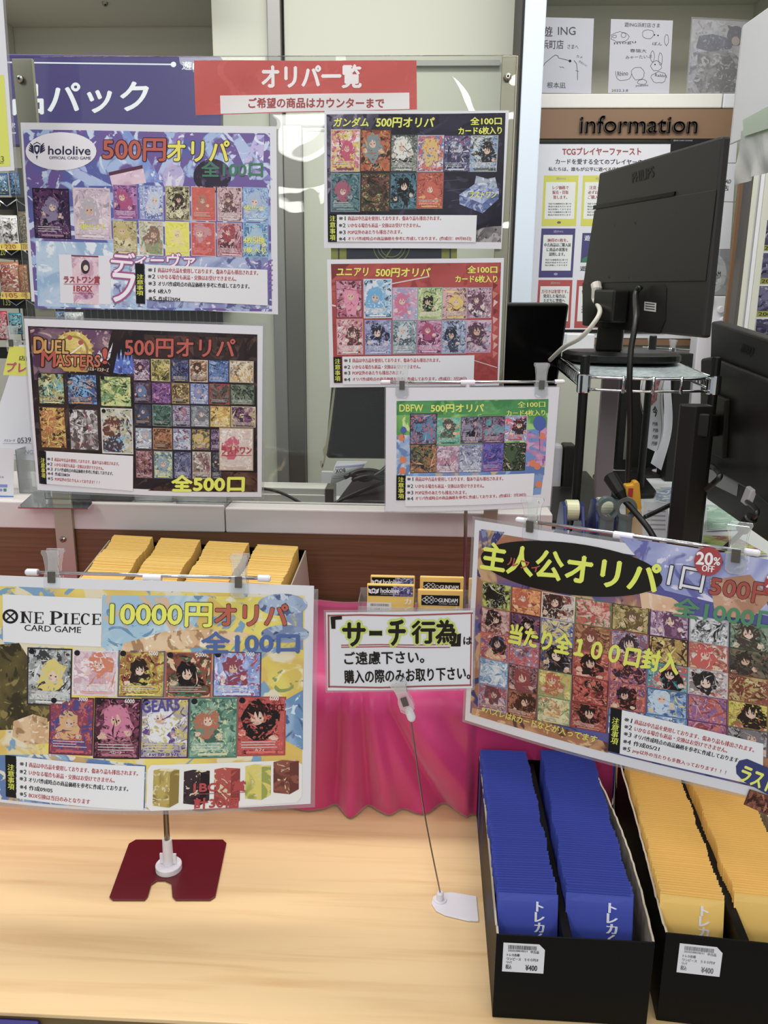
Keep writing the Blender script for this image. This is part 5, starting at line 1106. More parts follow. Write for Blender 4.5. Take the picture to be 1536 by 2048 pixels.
def pack(x0, x1, z0, z1, y, pal, label, seed, price=None):
    t = thing('card_pack', ((x0+x1)/2, y, z0), label, 'card pack', 'packs on the wire rack')
    mb = MB(); n = 6
    for j in range(n+1):
        for i in range(n+1):
            u, v = i/n, j/n; b = math.sin(math.pi*u)*math.sin(math.pi*v); mb.V.append((x0+(x1-x0)*u, y-0.008*b-0.001, z1+(z0-z1)*v))
    for j in range(n+1):
        for i in range(n+1):
            u, v = i/n, j/n; b = math.sin(math.pi*u)*math.sin(math.pi*v); mb.V.append((x0+(x1-x0)*u, y+0.006*b+0.001, z1+(z0-z1)*v))
    B = (n+1)**2
    for j in range(n):
        for i in range(n): a = j*(n+1)+i; mb.F += [(a, a+n+1, a+n+2, a+1), (B+a, B+a+1, B+a+n+2, B+a+n+1)]
    for i in range(n): mb.F += [(i, i+1, B+i+1, B+i), (n*(n+1)+i+1, n*(n+1)+i, B+n*(n+1)+i, B+n*(n+1)+i+1), ((i+1)*(n+1), i*(n+1), B+i*(n+1), B+(i+1)*(n+1)), (i*(n+1)+n, (i+1)*(n+1)+n, B+(i+1)*(n+1)+n, B+i*(n+1)+n)]
    mb.build('wrapper', mat('foil_%s' % pal[0], pal[0], 0.25, 0.3), t, smooth=True)
    s_ = Sheet(None, (0, y, 0), (0, -1, 0), lambda u, v: 0.008*math.sin(math.pi*min(1, max(0, u)))*math.sin(math.pi*min(1, max(0, v)))+.0012, pts=[(x0, y, z1), (x1, y, z1), (x1, y, z0), (x0, y, z0)])
    I = Ink(s_); I.uvrect(.04, .08, .96, .94, pal, 1, 6, 2.2/(x1-x0), seed); I.build('printed_front', t)
    if price:
        I = Ink(s_); I.uvrect(-.08, .86, 1.08, 1.06, 'e4c63c', 6, 3); v, f_ = glyphs(price, 2); lo, hi = v.min(0), v.max(0)
        I.put([(.22+.6*(q_[0]-lo[0])/(hi[0]-lo[0]), 1.03-.14*(q_[1]-lo[1])/(hi[1]-lo[1])) for q_ in v], f_, 'b02c1c', 8); I.put([(.02+.12*(a_[0]), 1.02-.16*a_[1]) for a_ in glyphs('¥', 2)[0]], glyphs('¥', 2)[1], '1c1a18', 8)
        I.build('price_card', t, 'yellow price card')
    return t
X_ = lambda px, py: at(px, py, y=RY-0.03)[0]
Z_ = lambda px, py: at(px, py, y=RY-0.03)[2]
for k, (a, b, c, d, pal, pr, lab) in enumerate((
    (-4, 348, 22, 392, ('3a6ca0', '2c3c54', 'd8dcd8', '6c9c4c'), None, 'blue and white foil pack on the top rack shelf at left edge'),
    (24, 345, 44, 392, ('4c6c9c', '1c2c4c', '7cacd0', '3c4c3c'), None, 'dark blue foil pack half hidden by the large purple poster, top shelf'),
    (5, 432, 42, 497, ('e4e4e0', '3c3c3c', 'b8b8b4', '8c6c5c'), '220', 'white and black foil pack with the 220 yen yellow price card'),
    (43, 424, 62, 497, ('7c6c50', '4c3c2c', 'a8a08c', '2c2c2c'), '220', 'brownish foil pack beside the white pack, behind the large purple poster edge'),
    (-8, 532, 4, 592, ('3c7ca8', '5c9cc0', '2c4c6c', 'b8c8d0'), None, 'blue foil pack cut by the left picture edge, third shelf'),
    (5, 524, 44, 594, ('b0785c', '8c2c24', 'd8ccc0', '5c4c44'), '105', 'red and beige foil pack on the third rack shelf'),
    (45, 530, 62, 594, ('a86c3c', '8c4c2c', 'c89c6c', '4c2c1c'), '105', 'orange foil pack beside the red and beige pack'),
    (-6, 622, 20, 680, ('a83444', 'd8b0b0', '5c2028', 'e0d0cc'), None, 'crimson foil pack on the lowest visible shelf above the prepaid sign'),
    (24, 626, 50, 668, ('3c8c9c', '2c2c34', '6cb8c0', 'c8d0d0'), None, 'teal foil pack on the lowest visible shelf left of the brown poster'),
    (100, 622, 134, 650, ('4c6c9c', '2c3c54', '8ca8c8', 'b8c0cc'), None, 'blue foil pack seen in the gap between the two large posters'),
    (134, 624, 172, 650, ('c8c8c8', '8c8c90', 'e0e0e0', '5c5c64'), None, 'grey foil pack seen in the gap between the two large posters'))):
    pack(X_(a, (b+d)/2), X_(c, (b+d)/2), Z_((a+c)/2, d), Z_((a+c)/2, b), RY-0.045+0.004*(k % 2), pal, lab, k*2.3, pr)
# yellow notice at the left picture edge
sh, t = poster('notice_sheet', [(-70, -40), (3, -40), (29, 341), (-60, 345)], 1.20, 'bright yellow sheet in a clear sleeve at the top left picture edge', None, 'sheet', 0.003)
I = Ink(sh); I.poly([(-70, 150), (8, 150), (21, 332), (-62, 336)], 'dce04a', 1); I.build('yellow_panel', t)
I = Ink(sh); I.text('G3', (-10, 319), (8, 318), 12, '7c7c20', 3, 0.06); I.text('CARD', (-8, 327), (8, 326), 3, '7c7c20', 3); I.build('lettering', t)
hz = at(-40, -30, y=1.2)
# prepaid sign on the ledge
sh = posed([(38, 690), (112, 693), (92, 922), (-36, 916)], (-0.69, 1.45, 0.53), (-8, 0, 4))
sh, t = poster('hanging_sign', None, 0, 'white sign with yellow header and handwritten pass code, half hidden by the brown poster', None, 'sign', 0.002, sh)
I = Ink(sh); I.poly([(38, 693), (112, 696), (108, 752), (6, 750), (20, 690)], 'e2e23c', 1); I.build('header_panel', t, 'yellow header')
I = Ink(sh); I.text('プレミ', (14, 734), (72, 736), 19, 'c03848', 3, 0.09, 'f4f0e8', 0.06); I.text('店内', (38, 716), (64, 717), 10, '38342c', 3, 0.05)
I.text('パスコード', (8, 881), (30, 881), 5, '44444c', 3); I.text('0539', (35, 881), (62, 880), 11, '44444c', 3, 0.02); I.text('店舗名', (8, 903), (22, 903), 5, '44444c', 3); I.text('遊ING浜', (35, 903), (78, 904), 11, '44444c', 3, 0.02); I.line([(6, 887), (64, 887)], .8, '8c8c94', 2); I.line([(6, 909), (66, 910)], .8, '8c8c94', 2)
I.build('lettering', t, 'dark grey and red lettering')
z0 = LZ+0.0045
fb = at(120, 985, z=z0)
st = thing('sign_stand', (fb[0], fb[1], z0), 'stand with translucent pink base plate on the white ledge carrying the pass code sign', 'sign stand')
P = [at(*q_, z=z0+.0004) for q_ in ((36, 1017), (40, 1012), (95, 962), (182, 960), (184, 1010), (176, 1019))]
MB().prism(P, (0, 0, 0.0022)).build('base_plate', M['pink_acrylic'], st)
m = MB(); m.tube([fb+np.array([0.0, 0, q_]) for q_ in (.0028, .010, .011)], [.016, .016, .015], 24); m.build('foot_disc', M['white_plastic'], st)
pt = sh.hit(60, 680)+np.array([0, .006, 0]); MB().tube([fb+np.array([0, 0, .011]), fb*0.3+pt*0.7, pt], 0.003, 10).build('pole', M['chrome'], st, smooth=True)
MB().tube([sh.hit(8, 682)+np.array([0, .006, 0]), sh.hit(112, 686)+np.array([0, .006, 0])], 0.002, 10).build('cross_rod', M['chrome'], st, smooth=True)
clip(st, sh.hit(22, 682)+np.array([0, .006, 0]), (1, 0, 0), (0, 0, 1), (0, -1, 0), 1.2)
# leaflet standing on the ledge, and clear boxes
sh, t = poster('leaflet', [(-30, 893), (28, 896), (27, 1010), (-30, 1008)], 1.37, 'small white leaflet with a blue foot standing on the ledge at left edge', None, 'leaflet')
I = Ink(sh); I.poly([(-30, 990), (27, 992), (27, 1010), (-30, 1008)], '3c7cd0', 1); I.poly([(-30, 968), (15, 969), (15, 975), (-30, 974)], '7c84c8', 1); I.text('123456', (-20, 953), (8, 954), 4, '8c94a8', 2); I.ell(2, 980, 3, 3, '7c84c8', 2, 14); I.poly([(7, 977), (13, 977), (13, 983), (7, 983)], '4c8c6c', 2); I.build('print', t, 'blue foot and small lettering')
def clear_box(px0, py0, px1, py1, y, d, label, m_='clear'):
    a, b, c, tt = pxr(px0, py0, px1, py1, y); c = z0+.0003; t = thing('clear_box', ((a+b)/2, y, c), label, 'box'); k = .0018
    MB().box(a, b, y, y+k, c, tt).build('front_wall', M[m_], t); MB().box(a, b, y+d-k, y+d, c, tt).build('back_wall', M[m_], t)
    MB().box(a, a+k, y+k, y+d-k, c, tt).build('side_wall', M[m_], t); MB().box(b-k, b, y+k, y+d-k, c, tt).build('side_wall', M[m_], t); MB().box(a+k, b-k, y+k, y+d-k, c, c+k).build('base', M[m_], t)
clear_box(181, 975, 262, 1016, 1.352, .06, 'empty grey-clear plastic box on the ledge behind the metal post', 'smoke_acrylic')
clear_box(268, 972, 345, 1014, 1.352, .09, 'empty clear plastic box in the middle of the ledge boxes')
clear_box(352, 985, 455, 1022, 1.345, .05, 'wide clear plastic box on the ledge nearest the counter seam')
clear_box(35, 900, 92, 1000, 1.40, .05, 'tall clear plastic holder on the ledge beside the leaflet')
WZ = 0.2702
# cable and white rail behind the ledge
cb = MB().tube(spline([at(462, 1002, y=1.645), at(480, 985, y=1.645), at(515, 977, y=1.64), at(560, 985, y=1.635), at(612, 1012, y=1.63), at(640, 1030, y=1.63)], 8), 0.0035, 8).build('cable', M['cable'], smooth=True)
tag(cb, 'thin black cable arching behind the ledge below the brown poster', 'cable')
rl_ = thing('white_rail', (at(640, 990, y=1.66)[0], 1.66, 0.27), 'white extruded rail with grey end cap lying behind the ledge', 'rail')
a, b, c, tt = pxr(480, 976, 650, 1012, 1.66); m = MB(); m.box(a, b, 1.66, 1.72, WZ, (c+tt)/2+.006); m.box(a, b, 1.664, 1.72, (c+tt)/2+.0062, tt); m.build('rail_body', M['ledge_top'], rl_, bevel=0.002)
a2, b2, c2, t2 = pxr(650, 978, 667, 1012, 1.66); MB().box(b+.0002, b2, 1.661, 1.719, WZ, t2).build('end_cap', M['spring'], rl_, bevel=0.001)

# ================================================================ behind the screen: customer monitor, printer
def panel_solid(sh, name, m_, parent, th, inset=0.0, bevel=0.004, off=0.0):
    C = sh.C; c0 = sum(C)/4; P = [q_+(c0-q_)/np.linalg.norm(c0-q_)*inset-sh.n*off for q_ in C]
    return MB().prism(P, -sh.n*th).build(name, m_, parent, bevel=bevel)
WZ = 0.2702
msh = posed([(684, 607), (1140, 608), (1093, 922), (655, 918)], (0.0663, 1.75, 0.5436), (7.83, 1.62, 18.14))
mt = thing('monitor', (0.06, 1.78, WZ), 'black screen facing the customer behind the red poster and small green sign', 'monitor')
o = panel_solid(msh, 'screen_housing', M['black'], mt, 0.03, 0, 0.006)
I2 = Sheet(None, msh.pt+msh.n*.0006, msh.n, None, pts=[(c*0.975+sum(msh.C)/4*0.025)+msh.n*.0006 for c in msh.C]); I2.slab('screen', M['black_gloss'], mt, 0.0004, 2)
cm = sum(msh.C)/4-msh.n*.045
MB().box(cm[0]-.035, cm[0]+.035, cm[1]-.01, cm[1]+.012, WZ+.012, cm[2]-.02).build('stand_neck', M['black'], mt, bevel=0.003)
MB().box(cm[0]-.11, cm[0]+.11, cm[1]-.06, cm[1]+.06, WZ+.0004, WZ+.012).build('stand_base', M['black'], mt, bevel=0.004)
# receipt printer / dark box with its cables
pr_ = thing('receipt_printer', (at(740, 985, y=1.46)[0], 1.46, WZ), 'squat dark box with tangled cables behind the ledge under the black screen', 'printer')
a, b = at(672, 990, y=1.46)[0], at(790, 990, y=1.46)[0]; zf = at(720, 1002, y=1.46)[2]; zr = at(720, 945, y=1.60)[2]
MB().prism([(a, 1.46, WZ+.0005), (a, 1.46, zf), (a+.03, 1.60, zr), (a+.03, 1.66, zr-.01), (a, 1.66, WZ+.0005)], (b-a, 0, 0)).build('body', M['black_soft'], pr_, bevel=0.004)
for pts in ([(668, 1008), (700, 992), (740, 975), (775, 962)], [(690, 955), (715, 943), (745, 941), (775, 950)], [(705, 960), (735, 952), (760, 957), (776, 958)], [(700, 948), (730, 960), (760, 945), (776, 930)]):
    MB().tube(spline([at(x, y, y=1.455+.02*i) for i, (x, y) in enumerate(pts)], 6), 0.0042, 8).build('cable', M['cable'], pr_, smooth=True)
sh = posed([(674, 922), (737, 922), (722, 945), (660, 971)], (at(700, 945, y=1.60)[0], 1.60, at(700, 945, y=1.60)[2]), (-35, 0, 0))
sh.bend = lambda u, v: 0.01*math.sin(math.pi*v)
t = thing('receipt_paper', sh.C[3], 'crumpled white receipt paper hanging below the black screen', 'paper'); sh.slab('sheet', mat('receipt', 'b8b8bc', 0.5), t)
I = Ink(sh); I.poly([(672, 936), (731, 931), (729, 935), (671, 940)], '6c6c9c', 1); I.text('BOX', (691, 944), (672, 946), 8, '24242c', 2, 0.05)
for k in range(3): I.line([(670-k*2, 951+k*4), (710-k*8, 947+k*4)], .7, '8c8c94', 1)
I.build('print', t)
# torn adhesive strip on the partition

# ================================================================ right side: wall unit with autograph boards and the information board
UY = 2.40
wu = thing('wall_unit', (at(1270, 400, y=UY)[0], UY, -0.8), 'cream wall unit with a shelf of autograph boards and lower panels at upper right', 'wall unit')
ux0, ux1 = pb+0.001, at(1502, 120, y=2.64)[0]
MB().box(ux0, ux1+.3, 2.66, 2.68, -0.8, 2.0).build('back_panel', mat('pale_cream', 'e6e3d2', 0.55), wu)
zt_ = at(1280, 11, y=2.66)[2]; MB().box(ux0, ux1+.3, 2.30, 2.659, zt_, zt_+.02).build('top_board', M['cream'], wu)
MB().box(ux1, ux1+.02, 2.45, 2.659, 0.9, zt_-.001).build('side_panel', M['cream'], wu)
zs1, zs0 = at(1280, 187, y=UY)[2], at(1280, 216, y=UY)[2]
xm = at(1446, 200, y=UY)[0]
MB().box(ux0, xm-.001, UY, 2.659, zs0, zs1).build('shelf', M['ledge_top'], wu, bevel=.003); MB().box(xm+.001, at(1475, 200, y=UY)[0]+.1, UY+.001, 2.659, zs0, zs1).build('shelf', M['white_panel'], wu, bevel=.003)
MB().box(ux0, at(1475, 200, y=UY)[0]+.1, UY+.02, UY+.04, at(1280, 940, y=UY+.02)[2]-.4, zs0-.001).build('lower_panel', M['cream'], wu)
m = MB(); pbox(m, 1062, 677, 1440, 690, UY+.003, .016); m.build('tan_rail', M['orange_brown'], wu); m = MB(); pbox(m, 1062, 667, 1440, 676, UY+.001, .018); m.build('white_rail', M['white_panel'], wu)
# information fascia
a, b, c, tt = pxr(1068, 218, 1473, 277, UY-.004)
it = thing('information_sign', ((a+b)/2, UY-.004, c), 'brown board with raised dark word information above the rules poster', 'sign')
MB().box(a, b, UY-.004, UY+.012, c, tt).build('board', M['orange_brown'], it)
v, f_ = glyphs('information', 4); lo, hi = v.min(0), v.max(0); xa, xb, zc, zt2 = pxr(1161, 231, 1396, 265, UY-.012)
mb = MB(); sx_ = (xb-xa)/(hi[0]-lo[0]); sz_ = (zt2-zc)/(hi[1]-lo[1])
P3 = []
for dx in (-.0012, 0, .0012): 
    mb.add([(xa+(q_[0]-lo[0])*sx_+dx, UY-.011-abs(dx)*.1, zc+(q_[1]-lo[1])*sz_) for q_ in v], f_)
    n_ = len(v); ed = {}
    for g in f_:
        for i in range(len(g)):
            e = tuple(sorted((g[i], g[(i+1) % len(g)]))); ed[e] = ed.get(e, 0)+1
    o0 = len(mb.V)-n_; vb = [(xa+(q_[0]-lo[0])*sx_+dx, UY-.0042, zc+(q_[1]-lo[1])*sz_) for q_ in v]; b0 = len(mb.V); mb.V += vb
    mb.F += [(o0+e[0], o0+e[1], b0+e[1], b0+e[0]) for e, k in ed.items() if k == 1]
mb.build('raised_lettering', M['bronze'], it, label='raised dark brown lettering')
# autograph boards
def scrib(I, pts, c, w=1.0): I.line(pts, w, c, 2)
GR = '4a4a52'
SB = lambda px4, label: poster('autograph_board', px4, UY+.012, label, None, 'board', 0, None, 'board')
sh, t = SB([(1068, 34), (1188, 37), (1182, 187), (1066, 185)], 'white autograph board with a bear-like line doodle, leftmost on the upper shelf')
I = Ink(sh); I.text('遊', (1083, 63), (1105, 63), 20, GR, 2, 0.02); I.text('ING', (1116, 62), (1151, 62), 16, GR, 2, 0.02); I.text('浜町店', (1083, 89), (1127, 89), 18, GR, 2, 0.02); I.text('さまへ', (1135, 93), (1157, 94), 9, GR, 2, 0.01); I.text('根本凪', (1094, 170), (1131, 171), 12, GR, 2, 0.02)
scrib(I, [(1079, 158), (1082, 142), (1090, 126), (1100, 118), (1106, 113), (1111, 110), (1116, 112), (1117, 116), (1130, 119), (1141, 122)], GR, 1.1); scrib(I, [(1148, 121), (1153, 127), (1155, 145), (1155, 160)], GR, 1.1); I.ell(1140, 122, 2.8, 2.8, '1c1c22', 3, 14); scrib(I, [(1119, 133), (1122, 135), (1125, 134), (1128, 136)], GR, .9); scrib(I, [(1151, 141), (1158, 143)], GR, .7); scrib(I, [(1079, 138), (1086, 139)], GR, .6)
I.text('カメ', (1153, 112), (1165, 115), 5, GR, 2, 0.01); I.text('かわいい', (1158, 122), (1174, 132), 5, GR, 2, 0.01); I.build('pen_writing', t, 'grey pen writing and doodle')
sh, t = SB([(1222, 38), (1346, 41), (1338, 187), (1216, 186)], 'white autograph board with several small doodles, middle of the upper shelf')
I = Ink(sh); I.text('遊ING浜町店さま', (1249, 49), (1320, 51), 9, GR, 2, 0.02); I.text('春猫大', (1260, 101), (1293, 102), 7, GR, 2, 0.01); I.text('みゃーたいぷ', (1251, 115), (1304, 113), 7, GR, 2, 0.01); I.text('Rhino', (1235, 148), (1256, 146), 9, GR, 2, 0.01); I.text('2022.3.8', (1223, 181), (1256, 181), 5, GR, 2, 0.01); I.text('yoshimi', (1271, 172), (1296, 171), 6, GR, 2, 0.02); I.text('Rabbit', (1310, 150), (1334, 152), 6, GR, 2, 0.01); I.text('mogu', (1228, 88), (1272, 85), 6, GR, 2, 0.01); I.text('ぽん', (1305, 87), (1324, 88), 7, GR, 2, 0.02)
def loop(cx, cy, rx, ry, n=16, ph=0, j=.12):
    r = random.Random(int(cx*7+cy)); return [(cx+rx*(1+r.uniform(-j, j))*math.cos(ph+6.283*i/n), cy+ry*(1+r.uniform(-j, j))*math.sin(ph+6.283*i/n)) for i in range(n+1)]
for L in (loop(1240, 74, 18, 10), loop(1247, 70, 5, 5), loop(1229, 73, 4, 3), loop(1296, 68, 12, 9), loop(1333, 80, 4, 11), loop(1247, 148, 17, 14)[:10], loop(1276, 147, 13, 13), loop(1312, 132, 11, 10), loop(1305, 113, 4, 11), loop(1321, 118, 4, 12, 16, .4), loop(1318, 155, 15, 11), loop(1284, 164, 9, 5)): scrib(I, L, GR, .8)
for q_ in ((1309, 70), (1316, 71), (1310, 129)): I.ell(q_[0], q_[1], 1.5, 1.5, '1c1c22', 3, 10)
I.build('pen_writing', t, 'grey pen writing and doodles')
sh, t = SB([(1385, 38), (1500, 44), (1482, 187), (1374, 186)], 'shiny wrapped illustration board with dark blue art, rightmost on the upper shelf')
I = Ink(sh); I.quad([(1385, 38), (1500, 44), (1482, 187), (1374, 186)], ('d8d6d2', 'c4c0c0', 'e4e4e4', 'a49c98'), 1, 8, 14, 2)
I.poly([(1398, 72), (1425, 68), (1470, 80), (1462, 98), (1420, 104), (1392, 96)], ('3c3c64', '4c4c78', '2c2c48', 'b0b0c4'), 2, 18, 2); I.ell(1472, 72, 18, 20, ('2c2c48', '3c3c5c', '24243c', '5c5c80'), 3, freq=20); I.ell(1471, 82, 8, 9, 'd8bca8', 4); I.poly([(1455, 50), (1468, 55), (1460, 66)], '3c3448', 4)
I.poly([(1390, 105), (1460, 100), (1482, 120), (1478, 180), (1400, 186), (1380, 150)], ('b0aaa6', '5c5658', 'e4e2e0', '8c8480'), 2, 26, 5); I.poly([(1430, 130), (1460, 110), (1478, 140), (1470, 184), (1440, 186)], ('4c4648', '3c3638', 'd8d4d2', '8c8480'), 3, 30, 6); I.poly([(1380, 110), (1396, 100), (1392, 150), (1376, 184)], ('d0d0d4', '5c6080', 'f0f0f2', '8c8c98'), 3, 24, 7)
I.build('printed_art', t); sh.slab('clear_wrap', M['film'], t, .0002, 10, .004, .003)
# the rules poster in its black frame
fr4 = [(1063, 283), (1350, 283), (1330, 664), (1046, 664)]
sh, t = poster('rules_poster', fr4, UY-.004, 'white framed rules poster with yellow, purple and red boxes behind the big monitor', None, 'poster')
I = Ink(sh)
for q4 in ([(1063, 283), (1350, 283), (1350, 288), (1063, 288)], [(1046, 659), (1330, 659), (1330, 664), (1046, 664)], [(1063, 283), (1069, 283), (1052, 664), (1046, 664)]): I.quad(q4, '1c1b1c', 2)
I.build('frame', t, 'thin black frame')
I = Ink(sh); DR = 'a03234'; I.text('TCGプレイヤーファースト', (1125, 303), (1282, 303), 15, DR, 3, 0.06); I.text('カードを愛する全てのプレイヤーのために', (1111, 323), (1318, 324), 11, '2c2c30', 3, 0.05); I.text('私たちは、誰もが公平に遊べる店舗を目指します。', (1097, 338), (1300, 339), 8, '2c2c30', 3, 0.05); I.build('lettering', t, 'red headline and black lines')
def rulebox(I, q4, c, red, n, small):
    xs, y0, y1 = q4; (a, b), (c2, d) = xs
    I.quad([(a, y0), (b, y0), (d, y1), (c2, y1)], c, 2); k = .06
    L = lambda f, g: (a+(c2-a)*g+(b-a+(d-c2-(b-a))*g)*f, y0+(y1-y0)*g)
    I.quad([L(.07, .13), L(.93, .13), L(.93, .86), L(.07, .86)], 'e6e7e4', 3); I.text('遊ING', L(.36, .06), L(.64, .06), 5, 'a8a89c' if c[0] != '4' else 'a8a4c4', 4, .04)
    yy = .24
    for s_, col, w_ in red: I.text(s_, L(.5-w_/2, yy), L(.5+w_/2, yy), 7.5, col, 4, .07); yy += .095
    yy = max(yy+.02, .56)
    for i in range(small):
        if yy < .84: I.text(('当店では価格表示に基づき', '商品の査定を行います', '毎日更新しております')[i % 3], L(.17, yy), L(.83, yy), 3.4, '3c3c40', 4, .08); yy += .055
    I.ell(*L(.5, .93), 4, 2.6, '6c6c5c' if c[0] != '4' else '9c98b8', 4, 14)
I = Ink(sh)
rulebox(I, (((1088, 1157), (1083, 1152)), 351, 452), 'd4d23e', [('レジ価格で', DR, .46), ('販売・買取', DR, .46), ('致します。', DR, .40)], 3, 5)
rulebox(I, (((1166, 1236), (1161, 1231)), 351, 452), 'd4d23e', [('注意・説明を', DR, .6), ('必ずお読みの上', DR, .66), ('ご購入下さい。', DR, .66)], 3, 5)
rulebox(I, (((1083, 1151), (1077, 1145)), 457, 555), '46407a', [('納得の1枚を。', DR, .6), ('中古商品はご購入前', '2c2c30', .78), ('に商品の状態を', '2c2c30', .62), ('説明します。', '2c2c30', .46)], 2, 3)
I.quad([(1165, 466), (1235, 466), (1230, 525), (1161, 525)], '46407a', 2); I.text('遊', (1169, 476), (1180, 476), 11, 'e2e2ea', 4, .05); I.text('遊ING', (1160, 537), (1200, 537), 10, '2c2c30', 4, .05); I.poly([(1164, 518), (1175, 512), (1175, 524), (1163, 525)], '3c7c58', 4)
rulebox(I, (((1077, 1145), (1071, 1140)), 560, 656), 'b23c38', [('万引きは犯罪です。', DR, .78), ('発見した場合は、', '2c2c30', .66), ('ただちに警察へ', '2c2c30', .62), ('通報します。', '2c2c30', .46)], 2, 2)
rulebox(I, (((1154, 1226), (1148, 1220)), 560, 656), 'b23c38', [('他のお客様への', DR, .7), ('ご配慮を。', DR, .5)], 2, 3)
I.build('rule_boxes', t, 'yellow, purple and red boxes of lettering')
# black poster and white panels to its right
sh, t = poster('poster', [(1342, 277), (1442, 277), (1425, 520), (1328, 520)], UY-.004, 'black poster mostly hidden behind the top of the big monitor', None)
I = Ink(sh); I.quad([(1342, 277), (1442, 277), (1425, 520), (1328, 520)], '1b1a1e', 1); I.text('遊ING CARD LOUNGE', (1347, 281), (1385, 281), 3, 'b8b8bc', 2, .02); I.build('print', t)
sh, t = poster('white_board', [(1442, 277), (1475, 277), (1460, 498), (1424, 498)], UY-.004, 'white board in three panels with the letters OAD at the right of the big monitor', None, 'board')
I = Ink(sh); I.line([(1443, 326), (1474, 326)], 1.6, '8c8c8c', 1); I.line([(1437, 403), (1472, 404)], 1.6, '8c8c8c', 1); I.text('ROAD', (1440, 363), (1462, 363), 8, '2c2c2c', 2, .05, shear=.2); I.text('町店', (1434, 376), (1457, 376), 11, '1c1c1c', 2, .06); I.build('lettering', t)
sh, t = poster('poster', [(1424, 498), (1462, 499), (1452, 590), (1412, 590)], UY-.004, 'grey poster with a pale round emblem beside the right edge of the big monitor', None)
I = Ink(sh); I.quad([(1424, 498), (1462, 499), (1452, 590), (1412, 590)], ('8c9094', '9ca0a4', '84888c', 'a4a8ac'), 1, 4, 8, 1); I.ell(1424, 545, 29, 40, ('b4b8ba', 'a8acb0', 'c4c8ca', '9ca0a4'), 2, freq=10); I.text('GUNDAM', (1404, 548), (1441, 548), 10, '2c3034', 3, .05); I.text('CARD GAME', (1408, 556), (1440, 556), 3, '3c4044', 3, .03); I.ell(1426, 569, 6, 2.5, '2c2c30', 3, 16); I.build('print', t)
# white appliance with round feet in front of it
wa = thing('white_appliance', (at(1440, 690, y=2.3)[0], 2.3, at(1440, 690, y=2.3)[2]), 'white metal case with round knobs between the big monitor and the tan post', 'appliance')
a, b, c, tt = pxr(1400, 592, 1452, 668, 2.30); zz = at(1440, 668, y=2.3)[2]; MB().box(a, b, 2.30, 2.36, zz, tt).build('body', M['white_panel'], wa, bevel=.003)
for q_ in ((1418, 597), (1440, 619), (1444, 640)):
    p = at(q_[0], q_[1], y=2.30); MB().tube([p, p-np.array([0, .012, 0]), p-np.array([0, .014, 0])], [.009, .009, .007], 18).build('knob', M['white_plastic'], wa)
a, b, c, tt = pxr(1385, 660, 1464, 800, 2.26); MB().box(a, b, 2.24, 2.30, 0.27, at(1440, 640, y=2.26)[2]-.012).build('stand', M['white_plastic'], wa, bevel=.004)
# cabinet post, tan strip, posts and sheet at the right edge
def vpost(name, x0, x1, yp, y, d, m_, z0_, z1_, label, cat):
    a, b = at(x0, yp, y=y)[0], at(x1, yp, y=y)[0]; o = MB().box(a, b, y, y+d, z0_, z1_).build(name, m_, bevel=.0015); return tag(o, label, cat)
vpost('tan_post', 1462, 1482, 520, 2.20, .012, M['orange_brown'], 0.27, at(1480, 280, y=2.2)[2], 'narrow tan wooden post beside the cream extrusion at right', 'post')
ex = thing('cream_post', (at(1500, 520, y=2.1)[0], 2.1, -0.8), 'cream ribbed post with grey edge rising behind the right-hand monitor', 'post')
for (a_, b_, mm) in ((1482, 1489, 'spring'), (1489, 1500, 'cream'), (1500, 1504, 'greywhite'), (1504, 1512, 'white_panel'), (1512, 1526, 'cream')):
    a, b = at(a_, 520, y=2.1)[0], at(b_, 520, y=2.1)[0]; MB().box(a, b-.0005, 2.1+(.004 if mm in ('greywhite',) else 0), 2.14, -0.8, at(1500, 150, y=2.1)[2]).build('strip', M[mm], ex, bevel=.001)
sh, t = poster('poster', [(1534, 400), (1640, 400), (1620, 700), (1507, 690)], 2.15, 'strip of dark card pictures with yellow bands at the right picture edge', None)
I = Ink(sh)
for k in range(4):
    y0_ = 440+k*66; x0_ = 1531-k*6; I.quad([(x0_, y0_), (1640, y0_), (1640, y0_+50), (x0_-5, y0_+50)], ('3c3858', '6c688c', '28243c', 'a8a4b8'), 1, 6, 14, k); I.quad([(x0_-5, y0_+50), (1640, y0_+50), (1640, y0_+62), (x0_-6, y0_+62)], '9c9c3c', 2); I.text('200円', (x0_-2, y0_+56), (x0_+40, y0_+57), 9, '2c2c18', 3, .06)
I.build('print', t)
dp = thing('door_leaf', (at(1500, 150, y=1.95)[0], 1.95, at(1475, 288, y=1.95)[2]), 'grey-white cupboard door leaf standing open at the top right corner', 'door')
a = at(1474, 170, y=1.95); zb2 = at(1474, 288, y=1.95)[2]; zt3 = at(1480, 50, y=1.95)[2]; e = at(1600, 100, y=1.70)
MB().prism([(a[0], 1.95, zb2), (a[0], 1.95, zt3), (e[0], 1.70, zt3), (e[0], 1.70, zb2)], (.004, .02, 0)).build('leaf', M['greywhite'], dp, bevel=.002)
ln = np.array([e[1]-1.95+0*a[0], 0, 0]); dv = np.array([e[0]-a[0], 1.70-1.95, 0]); ln = unit(np.array([dv[1], -dv[0], 0]))
tp = Sheet([(1489, 240), (1560, 202), (1562, 250), (1491, 273)], np.array([a[0], 1.95, zb2])+ln*.010, ln)
o = tp.slab('masking_tape', M['tape_green'], None, .0006, 8, 0, .004); tag(o, 'strip of pale green tape holding the clear plastic sheet to the open door leaf', 'tape')
bg = Sheet([(1484, 262), (1562, 240), (1560, 335), (1474, 370)], np.array([a[0], 1.95, zb2])+ln*.006, ln, lambda u, v: .006*math.sin(9*u+3*v)*v+.004*math.sin(16*u-6*v)*v)
